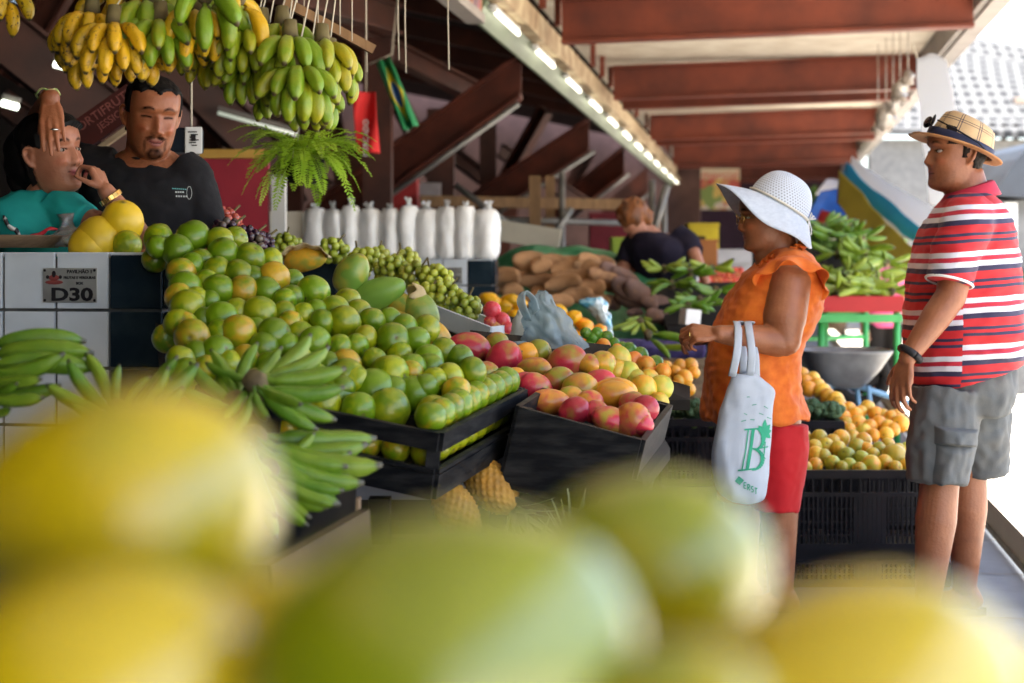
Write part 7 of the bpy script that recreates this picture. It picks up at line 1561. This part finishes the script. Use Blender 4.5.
# ---------------------------------------------------------------- black plastic crates and their fruit
def plastic_crate(cx, y, w_, d, z0, z1, label, rz=0.):
    r = empty('plastic_crate', V((cx, y+d/2, z0)), label, 'crate', 'black plastic crates'); H = z1-z0; R = Matrix.Rotation(rz, 3, 'Z'); O = V((cx, y+d/2, z0))
    def side(L, off, ang):
        b = MB(); Q = R @ Matrix.Rotation(ang, 3, 'Z'); P = lambda x, z, dy=0.: O+Q @ V((x, -off+dy, z))
        for z, h, t in ((H-.015, .03, .022), (.015, .03, .018), (H*.70, .016, .014)): b.box(P(0, z), (L, t, h), Q)
        n_ = max(int(L/.017), 4)
        for i in range(n_+1):
            x = -L/2+L*i/n_; u = abs(x)/(L/2); solid = u < .2 or abs(u-.97) < .04
            b.box(P(x, H*.36), (.0165 if solid else .007, .010, H*.68), Q)
            if i % 2 == 0: b.box(P(x, H*.83), (.007, .01, H*.26), Q)
        for z in (H*.2, H*.36, H*.52): b.box(P(0, z, .0015), (L, .006, .006), Q)
        b.build('side_panel', M['plastic_black'], r)
    side(w_, d/2, 0); side(w_, d/2, PI); side(d-.02, w_/2-.012, PI/2); side(d-.02, w_/2-.012, -PI/2)
    MB().box(O+V((0, 0, .008)), (w_-.03, d-.03, .01), R).build('bottom', M['plastic_black'], r); return r
c0, c1 = at(785, 470, 5.9), at(954, 470, 5.9); plastic_crate((c0.x+c1.x)/2, 5.9, c1.x-c0.x, .42, c0.z-.3, c0.z, 'big black slotted crate of oranges between the woman and the man'); plastic_crate((c0.x+c1.x)/2, 5.93, c1.x-c0.x-.02, .40, .006, c0.z-.305, 'black crate under the big crate of oranges, standing on the floor')
c0, c1 = at(664, 419, 6.4), at(742, 419, 6.4); plastic_crate((c0.x+c1.x)/2, 6.4, c1.x-c0.x, .4, c0.z-.27, c0.z, 'black slotted crate of broccoli left of the woman'); plastic_crate((c0.x+c1.x)/2, 6.42, c1.x-c0.x-.02, .38, .006, c0.z-.275, 'black crate under the left broccoli crate, standing on the floor')
c0, c1 = at(762, 421, 6.75), at(844, 421, 6.75); plastic_crate((c0.x+c1.x)/2, 6.75, c1.x-c0.x, .34, c0.z-.24, c0.z, 'black crate of broccoli behind the woman\'s hip'); plastic_crate((c0.x+c1.x)/2, 6.77, c1.x-c0.x-.02, .33, .006, c0.z-.245, 'black crate under the right broccoli crate, on the floor')
RL = Z5([(110, 535, 62, .3), (105, 560, 62, .4), (168, 540, 62, .4), (150, 572, 60), (190, 566, 58, .35), (242, 540, 62, .3), (215, 552, 56), (320, 547, 58, .3), (155, 600, 68, .4), (296, 570, 62, .5), (232, 576, 58, .4), (100, 595, 52, .35), (95, 620, 56, .5), (262, 600, 62, .95), (212, 626, 58, .95), (155, 632, 54, .9), (312, 612, 62, .95), (350, 597, 54, .5), (345, 632, 72, .55), (372, 576, 52, .95), (402, 562, 52, .4), (440, 582, 52, .6), (466, 578, 52, .9), (270, 632, 54, .9), (182, 604, 60, .5), (390, 625, 60, .5), (466, 632, 54, .4), (330, 575, 50, .4), (428, 640, 50, .6), (120, 640, 50, .6), (245, 640, 50, .6), (305, 645, 50, .7), (425, 606, 94, .35)], 770, 280, 3.413)
def dr(px, py): return 5.98+.45*(470-py)/45
RG = heapfruit(RL, 'yellow', 'yellow_orange', 'orange', 'oranges heaped in the big black crate', dr, .4, .1, base_g=.45)
rowlabels(RG, 5, lambda o, n, r: '%s orange, %s from left in the %s row of the big black crate' % ('green' if o.color[0] > .8 else 'yellow', n, r))
OL = Z5([(292, 460, 54), (332, 436, 54), (300, 490, 62), (270, 512, 52), (340, 502, 56), (372, 490, 58), (402, 502, 54), (446, 490, 62), (396, 526, 52), (352, 530, 48), (412, 470, 54), (432, 466, 54), (252, 470, 54), (240, 442, 54), (362, 458, 54), (320, 514, 52), (282, 534, 50), (222, 412, 66), (178, 382, 66), (132, 372, 60), (146, 336, 50), (110, 322, 50), (196, 398, 60), (234, 424, 56), (270, 440, 50), (420, 510, 50), (310, 450, 46), (262, 490, 50), (385, 460, 46), (246, 505, 50), (160, 360, 56), (120, 345, 50)], 770, 280, 3.413)
OG = heapfruit(OL, 'orange', 'ripe_orange', 'orange', 'ripe oranges behind the big crate', lambda x, y: 7.05+.012*(432-y)/1.3, .45, .25, base_g=.3)
rowlabels(OG, 5, lambda o, n, r: 'ripe orange, %s from left in the %s row of the heap behind the woman' % (n, r))
LQ2 = Z5([(555, 405, 88), (620, 402, 94), (470, 412, 84), (580, 482, 112), (522, 447, 92), (510, 547, 98), (612, 552, 84), (580, 584, 72), (474, 492, 60), (545, 500, 80), (640, 450, 80), (470, 540, 70)], 590, 300, 6.167)
OG2 = heapfruit(LQ2, 'orange', 'ripe_orange', 'orange', 'ripe oranges left of the woman', lambda x, y: 6.75+.008*(390-y), .5, .2, base_g=.25)
rowlabels(OG2, 3, lambda o, n, r: 'ripe orange, %s from left in the %s row below the woman\'s hand' % (n, r))
b = MB()
for c in ((at(735, 405, 6.9), .9, .35), (at(852, 446, 7.0), .75, .4)):
    p = c[0]; b.box((p.x, p.y+.1, p.z/2-.03), (c[1], c[2], p.z-.06))
one(b, 'crate_stack', M['dark'], 'dark low stand under the ripe oranges', 'stand')
M['broc'] = mat('broccoli_florets', (.035, .075, .035), (.065, .115, .055), .8, 60, 2, .6, 160, bd=.006); M['brocstem'] = mat('broccoli_stem', (.16, .24, .08), None, .7)
def broc(px, py, Y, r, label):
    c = at(px, py, Y); e = empty('broccoli', c, label, 'broccoli', 'broccoli heads'); b = MB(); rnd = random.Random(px)
    for k in range(34):
        u = rnd.uniform(0, 2*PI); h = rnd.uniform(-.25, 1); q = (1-h*h)**.5; b.ell(c+V((math.cos(u)*q, math.sin(u)*q, h*.75))*r*.85, r*rnd.uniform(.2, .34), None, 14, 9)
    b.ell(c, (r*.9, r*.9, r*.6)); b.disp(lambda p: p+V((nz(p, 150), nz(p, 150, 3), nz(p, 150, 7)))*.006); b.build('florets', M['broc'], e); MB().cap(c-V((0, 0, r*.9)), c, r*.3, r*.4, 12).build('stem', M['brocstem'], e)
for px, py, Y, r, l in ((678, 410, 6.55, .055, 'broccoli head at the left end of the crate below the ripe oranges'), (694, 411, 6.5, .06, 'broccoli head in the middle of the left crate'), (710, 412, 6.5, .055, 'broccoli head touching the orange blouse hem'), (815, 411, 6.9, .06, 'broccoli head beside the blouse, right crate'), (831, 412, 6.88, .055, 'broccoli head at the right end of the right crate'), (798, 413, 6.9, .055, 'broccoli head mostly hidden behind the blouse')): broc(px, py, Y, r, l)
# ---------------------------------------------------------------- pineapples under the trays
M['pine'] = mat('pineapple_rind', (.46, .23, .03), (.28, .15, .03), .6, 22, 3, .3, 90, bd=.004); M['pineleaf'] = mat('pineapple_leaf', (.13, .17, .08), (.24, .27, .16), .5, 14, 3)
def pineapple(c, R, L, rad, label, ncrown=26):
    e = empty('pineapple', c, label, 'pineapple', 'pineapples under the trays'); b = MB(); rings = []; nu, nv = 96, 60
    for i in range(nv+1):
        t = i/nv; rr = rad*(math.sin(PI*min(max(t, .05), .95))**.42)*(1-.1*t)*(.25 if i in (0, nv) else (.7 if i in (1, nv-1) else 1)); ring = []
        for j in range(nu):
            a = 2*PI*j/nu; k = 7; f1 = abs(math.sin(k*a+t*PI*7)); f2 = abs(math.sin(k*a-t*PI*7)); bump_ = (f1*f2)**.5
            q = rr*(1+.08*bump_)+(.002 if bump_ > .93 else 0); ring.append(c+R @ V((q*math.cos(a), q*math.sin(a), L*(t-.5))))
        rings.append(ring)
    b.loft(rings); b.build('fruit', M['pine'], e); b = MB(); rnd = random.Random(int(L*1e4)+ncrown)
    for k in range(ncrown):
        a = k*2.4; s = k/ncrown; ln = .07+.09*s; out = 1.15-.95*s; d = V((math.cos(a)*out, math.sin(a)*out, 1)); d.normalize(); sd_ = V((-math.sin(a), math.cos(a), 0)); p0 = V((math.cos(a)*.018*(1-s), math.sin(a)*.018*(1-s), L*.49))
        P = []
        for q in range(5): t = q/4; c_ = p0+d*ln*t+V((math.cos(a), math.sin(a), -.3))*ln*.3*t*t*(1-s); wd = .011*(1-t)**.7+.0005; P += [c+R @ (c_-sd_*wd), c+R @ (c_+V((math.cos(a), math.sin(a), 0))*-.003), c+R @ (c_+sd_*wd)]
        b.add(P, [f for q in range(4) for f in ((q*3, q*3+1, q*3+4, q*3+3), (q*3+1, q*3+2, q*3+5, q*3+4))])
    b.build('crown', M['pineleaf'], e)
pineapple(at(491, 486, 3.9), rd(.35, 2.35, 0), .17, .052, 'pineapple standing under the tray corner, most of its rind showing'); pineapple(at(457, 512, 3.78), rd(.4, 2.7, .4), .16, .048, 'pineapple low at the left, partly hidden by the nearer one'); pineapple(at(562, 585, 3.75), rd(.25, .1, 1.2), .16, .05, 'pineapple below the mango crate with only its leaf crown in view', 30)
pineapple(at(524, 606, 3.65), rd(.4, .6, 2.), .15, .05, 'pineapple low in front with pale leaf tips at the blurred fruit', 28)
plastic_crate(at(528, 0, 4.9).x, 4.9, .4, .35, .006, .42, 'black crate in the shade under the mango board')
b = MB(); b.bbox((at(480, 0, 3.85).x+.02, 3.8, .54), (.62, .5, .03)); 
for x in (-.26, .05): 
    for y in (3.6, 4.0): b.bar(V((at(480, 0, 3.85).x+.12+x, y, .004)), V((at(480, 0, 3.85).x+.12+x, y, .53)), .04, .04)
one(b, 'low_table', M['wood_board'], 'low brown table carrying the pineapples', 'table')
# ---------------------------------------------------------------- fern
fc = at(304, 160, 6.0); fe = empty('hanging_fern', fc, 'bright green fern hanging in a pot under the bananas', 'fern')
M['frond'] = mat('fern_leaflets', (.24, .42, .02), (.36, .50, .035), .5, 10, 3, transl=.35)
b = MB(); rnd = random.Random(5)
for k in range(64):
    a = k*2.39996; up = rnd.uniform(-.4, 1.7); L = rnd.uniform(.17, .30); p = fc+V((math.cos(a)*.03, math.sin(a)*.03, .02)); d = V((math.cos(a), math.sin(a), up)).normalized(); n_ = 22; pts = []
    for i in range(n_+1): pts.append(p.copy()); p = p+d*(L/n_); d = (d+V((0, 0, -.085))).normalized()
    b.tube(pts, [.0022-.0014*i/n_ for i in range(n_+1)], 4)
    for i in range(2, n_+1):
        t = i/n_; ln = .034*math.sin(PI*min(.12+t*.86, 1))**.7+.003; ax_ = (pts[i]-pts[i-1]).normalized(); s = ax_.cross(V((0, 0, 1))); s = s.normalized() if s.length > .05 else V((1, 0, 0)); nn = ax_.cross(s)
        for sg_ in (1, -1):
            e = (s*sg_+ax_*.35+nn*rnd.uniform(-.25, .15)).normalized(); q = pts[i]; w_ = .0052
            b.add([q-ax_*w_*.6, q+e*ln*.5-ax_*w_, q+e*ln, q+e*ln*.5+ax_*w_], [(0, 1, 2, 3)], 0, False)
b.build('fronds', M['frond'], fe); MB().lathe([(.03, -.09), (.06, -.085), (.075, -.01), (.078, 0), (.07, -.005), (.05, -.06), (.01, -.065)], fc, 20).build('pot', M['dark'], fe)
for a in (0, 2.1, 4.2): MB().tube([fc+V((.07*math.cos(a), .07*math.sin(a), 0)), fc+V((0, 0, .5)), V((fc.x, fc.y, 3.7))], .002, 5).build('cord', M['cord'], fe)
# ---------------------------------------------------------------- label scale, banners, flag
sc_ = empty('price_scale', at(189, 140, 5.4), 'black hanging scale with a white printed dial plate beside the seller', 'scale'); c = sc_.location
MB().bbox(c+V((-.015, .04, 0)), (.1, .09, .085), None, 0, .01).build('housing', mat('dark_blue_black_plastic', (.012, .016, .024), None, .4), sc_)
MB().bbox(c+V((.018, -.012, -.002)), (.058, .006, .09), None, 0, .004).build('dial_plate', mat('white_dial', (.62, .64, .64), None, .35), sc_); b = MB()
for k in range(6): b.box(c+V((.018+(k % 2)*.006-.003, -.0165, .026-k*.009)), (.03-(k % 3)*.006, .002, .004))
b.box(c+V((.018, -.0165, .005)), (.016, .0024, .02)); b.build('dial_marks', M['ink'], sc_); MB().tube([c+V((-.0, .04, .04)), c+V((0, .04, .9)), V((c.x, c.y+.04, 3.75))], .004, 6).build('cord', M['cord'], sc_); MB().tube([c+V((.02, .03, -.04)), c+V((.02, .03, -.3))], .01, 8).build('rod', M['galv'], sc_)
rb = empty('red_banner', at(366, 120, 10.4), 'long red cloth banner with small white lettering hanging before a dark column', 'banner'); p = at(366, 122, 10.4)
def bannersheet(cx, py0, py1, hw, Y, nm, m, par):
    b = MB(); rows = []
    for i in range(25):
        t = i/24; py = py0+(py1-py0)*t; rows.append([at(cx+4*t+hw*s, py, Y)+V((0, .03*math.sin(3*s+4*t), 0)) for s in np.linspace(-1, 1, 11)])
    b.add([q for r in rows for q in r], [(i*11+j, i*11+j+1, (i+1)*11+j+1, (i+1)*11+j) for i in range(24) for j in range(10)]); o = b.build(nm, m, par); o.modifiers.new('t', 'SOLIDIFY').thickness = .004
bannersheet(364, 92, 153, 11.5, 10.4, 'cloth', mat('bright_red_cloth', (.62, .02, .02), (.5, .015, .015), .7, 5, 3), rb)
text('MERCADO', .05, M['plaster'], rb, at(366, 138, 10.32), Matrix.Rotation(PI/2, 3, 'Z') @ Matrix.Rotation(0, 3, 'X') if False else Matrix.Rotation(PI/2, 3, 'X') @ Matrix.Rotation(PI/2, 3, 'Z'))
MB().tube([at(366, 92, 10.4), at(366, -20, 10.4)], .004, 5).build('cord', M['cord'], rb)
fl = empty('flag', at(400, 95, 11.5), 'green, yellow and blue flag hanging aslant beyond the red banner', 'flag')
def flagm():
    m, nt, b = newmat('flag_cloth'); n = N(nt); tc = n('ShaderNodeTexCoord').outputs['UV']; s = n('ShaderNodeSeparateXYZ'); n.L(tc, s.inputs[0])
    dx = n.math('ABSOLUTE', n.math('SUBTRACT', s.outputs[0], .5)); dy = n.math('ABSOLUTE', n.math('SUBTRACT', s.outputs[1], .5))
    dia = n.math('LESS_THAN', n.math('ADD', dx, n.math('MULTIPLY', dy, 1.)), .42); r2 = n.math('SQRT', n.math('ADD', n.math('MULTIPLY', dx, dx), n.math('MULTIPLY', n.math('MULTIPLY', dy, dy), .6)))
    c = n.mix(dia, (.01, .22, .07), (.62, .5, .02)); n.L(n.mix(n.math('LESS_THAN', r2, .19), c, (.03, .14, .45)), b.inputs['Base Color']); b.inputs['Roughness'].default_value = .7; return m
b = MB(); rows = [[at(383+28*t+7*s, 60+68*t-3*s, 11.5)+V((0, .06*math.sin(5*s+3*t), 0)) for s in np.linspace(-1, 1, 11)] for t in np.linspace(0, 1, 17)]
b.add([q for r in rows for q in r], [(i*11+j, i*11+j+1, (i+1)*11+j+1, (i+1)*11+j) for i in range(16) for j in range(10)]); o = b.build('cloth', flagm(), fl); uv = o.data.uv_layers.new(name='UVMap')
for lp_ in o.data.loops: uv.data[lp_.index].uv = ((lp_.vertex_index//11)/16, (lp_.vertex_index % 11)/10)
o.modifiers.new('t', 'SOLIDIFY').thickness = .004; MB().tube([at(370, 64, 11.5), at(392, 54, 11.5), at(400, -30, 11.5)], .006, 6).build('cord', M['cord'], fl)
# ---------------------------------------------------------------- tarpaulins and cloths under the right eave
def cloth(name, c1, c2=None, tr=.3): return mat(name, c1, c2, .6, 4, 3, .15, 20, transl=tr)
def strip(label, m, p0, p1, drop, wz, wy, Y0, Y1, seed, cat='tarpaulin', name='tarpaulin'):
    """awning strip sagging from p0 to p1 (pixels at depth Y0, Y1), wz tall, wy deep"""
    E = []
    for k in range(4):
        t = k/3; E.append([at(p0[0]+(p1[0]-p0[0])*s, p0[1]+(p1[1]-p0[1])*s+drop*4*s*(1-s), Y0+(Y1-Y0)*s)+V((0, wy*t, -wz*t)) for s in np.linspace(0, 1, 5)])
    return sheet(name, m, label, cat, E, 40, 14, .05, 3., seed, .004)
strip('white tarpaulin sagging from the eave behind the man in stripes', cloth('white_sheeting', (.72, .72, .74)), (852, 156), (985, 232), 6, .32, .3, 14, 12.5, 1.)
strip('turquoise blue tarpaulin edge below the white one', cloth('turquoise_sheeting', (.03, .34, .56), (.02, .26, .46)), (846, 164), (980, 262), 8, .12, .2, 13.7, 12.2, 2.)
strip('white inner band of the striped awning behind the man', cloth('white_band', (.7, .7, .72)), (850, 170), (978, 270), 8, .1, .12, 13.8, 12.3, 3.)
strip('olive yellow tarpaulin sagging lowest under the striped awning', cloth('olive_sheeting', (.36, .30, .05), (.28, .23, .04)), (840, 168), (968, 282), 12, .3, .15, 13.5, 12.1, 4.)
strip('bright blue tarpaulin stretched beyond the plantain pile', cloth('bright_blue_sheeting', (.02, .14, .6), (.015, .1, .46)), (820, 192), (874, 200), -6, .28, .9, 17, 16.5, 5.)
strip('small white canopy above the bright blue tarpaulin', cloth('white_canopy', (.72, .72, .74)), (826, 180), (870, 190), -3, .12, .6, 17.5, 17, 6.)
strip('thin red awning edge below the bright blue tarpaulin', cloth('red_awning', (.5, .05, .04), (.4, .03, .03)), (822, 208), (885, 226), 3, .12, .3, 16.4, 15.8, 7.)
hsx = sheet('white_sheet', cloth('white_hanging_sheet', (.74, .75, .77), None, .5), 'white translucent sheet hanging from the eave gutter', 'sheet', [[at(917, 58, 11.6), at(930, 54, 11.4), at(945, 60, 11.2)], [at(920, 110, 11.6), at(936, 112, 11.4), at(958, 118, 11.2)], [at(925, 160, 11.6), at(944, 164, 11.4), at(966, 170, 11.2)], [at(928, 205, 11.6), at(946, 208, 11.4), at(970, 212, 11.2)]], 30, 30, .05, 4., 3.)
MB().tube([at(917, 58, 11.6), at(913, 45, 11.6)], .006, 5).build('cord', M['cord'], hsx)
M['goods'] = mat('silvery_goods', (.42, .38, .33), (.18, .14, .11), .3, 9, 3, metal=.3)
for i, (px, py, r_, l) in enumerate([(908, 78, .05, 'highest'), (900, 92, .07, 'second highest'), (893, 106, .06, 'in the middle'), (886, 118, .09, 'biggest, below the others'), (878, 128, .05, 'lowest of the string')]):
    c = at(px, py, 13+i*.4); b = MB(); b.ell(c, (r_, r_*.8, r_*1.3), None, 16, 12); b.disp(lambda p: p+V((nz(p, 18, i), nz(p, 18, i+3), nz(p, 18, i+6)))*.03); b.tube([c+V((0, 0, r_)), V((c.x, c.y, 3.22))], .005, 5); one(b, 'hanging_bundle', M['goods'], 'greyish bundle hanging under the eave, '+l, 'bundle', 'bundles hanging under the eave')
# ---------------------------------------------------------------- farther stalls: tomatoes, boxes, awnings in the dark hall
M['tomato'] = fruit('tomato_skin', (.55, .05, .02), (.55, .16, .03), rough=.25)
tm = fruitmesh('tomato', ball(sq=.85), M['tomato'], 12, .03, 1); TL = []
for j in range(3):
    for i in range(11): TL.append(inst('tomato', tm, at(690+i*5+(j % 2)*2.5, 281-j*5, 13+j*.25), rrot(), .036, (random.uniform(.2, .7), .5, 0, 1))); TL[-1]['category'] = 'tomato'; TL[-1]['group'] = 'tomatoes beyond the plantains'
rowlabels(TL, 3, lambda o, n, r: 'tomato, %s from left in the %s row of the far heap beyond the plantains' % (n, r))
b = MB(); p = at(715, 287, 13.3); b.box((p.x, p.y, p.z/2), (.7, .8, p.z)); one(b, 'tomato_stall', M['mustard'], 'mustard coloured stall front under the far tomatoes', 'stall')
FARB = [(702, 238, 16, .3, .24, (.55, .42, .02), 'yellow crate stacked at the far stall under the poster'), (690, 247, 15.6, .26, .16, (.03, .025, .02), 'black crate left of the yellow one at the far stall'), (700, 258, 15.2, .3, .3, (.3, .11, .03), 'brown crate under the yellow one at the far stall'), (735, 258, 16, .4, .12, (.5, .5, .52), 'pale box beside the far stall keeper'), (684, 280, 12.6, .2, .1, (.6, .6, .62), 'white box at the reaching hand'), (397, 188, 15, .4, .35, (.4, .03, .03), 'red carton behind the flour bags'), (424, 196, 16, .35, .2, (.45, .4, .4), 'pale carton behind the flour bags'), (378, 200, 15.5, .3, .3, (.05, .14, .35), 'blue carton behind the flour bags, left'), (618, 248, 13, .12, .12, (.25, .34, .04), 'yellow-green melon shaped tub beside the bending shopper'), (610, 236, 19, .5, .5, (.2, .02, .03), 'dark red carton stack behind the metal rack'), (480, 225, 19, .9, .4, (.16, .05, .03), 'rust brown counter far behind the flour bags')]
for px, py, Y, w_, h_, c, l in FARB:
    p = at(px, py, Y); b = MB(); b.bbox(p, (w_, .3, h_), None, 0, .015); b.bbox(p+V((0, 0, h_/2+.01)), (w_*1.04, .32, .03), None, 0, .008); b.box((p.x, p.y, (p.z-h_/2)/2), (w_*.8, .24, max(p.z-h_/2, .02))); one(b, 'carton', mat('carton_'+l.split()[0], c, tuple(x*.7 for x in c), .7, 3, 3), l, 'carton')
# ---------------------------------------------------------------- trees beyond the street
M['leaf'] = mat('tree_leaf', (.055, .12, .02), (.10, .17, .03), .6, 2, 3, transl=.3); M['bark'] = mat('tree_bark', (.12, .08, .05), (.07, .05, .03), .9, 9, 4)
def tree(px, Y, h, r, label, seed, nl=5200):
    b0 = at(px, 0, Y); b0.z = 0; e = empty('street_tree', b0, label, 'tree', 'trees beyond the street'); rnd = random.Random(seed); b = MB(); t0 = b0+V((0, 0, h*.5)); b.tube([b0, b0+V((.1, 0, h*.25)), t0], [.2, .15, .1], 10); CL = []
    for k in range(12):
        a = rnd.uniform(0, 2*PI); q = t0+V((math.cos(a)*r*rnd.uniform(.3, .9), math.sin(a)*r*rnd.uniform(.3, .9), rnd.uniform(-.12*h, .48*h))); b.tube([t0-V((0, 0, .3)), (t0+q)/2+V((0, 0, .1)), q], [.08, .05, .02], 6); CL.append((q, r*rnd.uniform(.25, .5)))
    b.build('trunk', M['bark'], e); l = MB()
    for k in range(nl):
        q, rr = rnd.choice(CL); d = V((rnd.gauss(0, 1), rnd.gauss(0, 1), rnd.gauss(0, .8))); p = q+d.normalized()*rr*rnd.random()**.4; R = rd(rnd.uniform(-1, 1), rnd.uniform(-1, 1), rnd.uniform(0, 6)); s = rnd.uniform(.06, .12); l.add([p+R @ V((-s, 0, 0)), p+R @ V((0, -s*.5, .02)), p+R @ V((s, 0, 0)), p+R @ V((0, s*.5, .02))], [(0, 1, 2, 3)], 0, False)
    l.build('crown', M['leaf'], e)
tree(834, 27, 2.1, 1.0, 'leafy tree beyond the blue tarpaulin, left of the street', 3)
# ---------------------------------------------------------------- blurred fruit right in front of the lens
NF = [(122, 508, .54, 1.22, .5, .30, .3, 'big yellow mango filling the left foreground, blurred'), (92, 700, .47, 1.15, .5, .35, .2, 'yellow mango below the big left one, cut by the lower edge'), (443, 664, .46, 1.25, .45, .74, .1, 'yellow-green mango at the bottom centre, blurred'), (645, 566, .56, 1.1, .5, .55, .6, 'yellow-green mango behind the centre one, blurred'), (862, 705, .47, 1.2, .5, .30, .1, 'golden yellow mango at the bottom right, blurred'), (672, 728, .44, 1., .5, .5, .5, 'mango under the others at the bottom edge, blurred'), (296, 668, .5, 1., .5, .4, .5, 'yellow-green mango low between the left and centre ones, blurred'), (770, 742, .5, 1., .5, .4, .4, 'golden mango low between the two right ones, blurred'), (560, 760, .5, 1., .5, .6, .4, 'yellow-green mango at the very bottom below the centre one, blurred'), (1010, 740, .5, 1., .5, .4, .4, 'golden mango at the bottom right corner, blurred')]
RR = [133, 150, 168, 104, 140, 95, 112, 95, 110, 95]
for (px, py, Y, el_, g, red, tl_, l), rp in zip(NF, RR):
    r = rp/F*Y*.97; o = put('near', 'mango', 'mango', at(px, py, Y), r, red, g, rd(tl_, 1.45, .25).to_euler(), 'mangoes right in front of the camera', l); 
fx = tray(V((.2, .36, .985)), V((0, 1, 0)), .32, V((-1, 0, 0)), .42, .1, ((0, .045), (.055, .1)), 'black tray under the blurred front mangoes')
b = MB()
for x in (-.2, .19): 
    for y in (.38, .66): b.bar(V((x, y, .004)), V((x, y, .885)), .04, .04)
b.box((0, .52, .87), (.42, .34, .02)); one(b, 'front_stand', M['wood_board'], 'brown stand carrying the front tray of mangoes', 'stand')
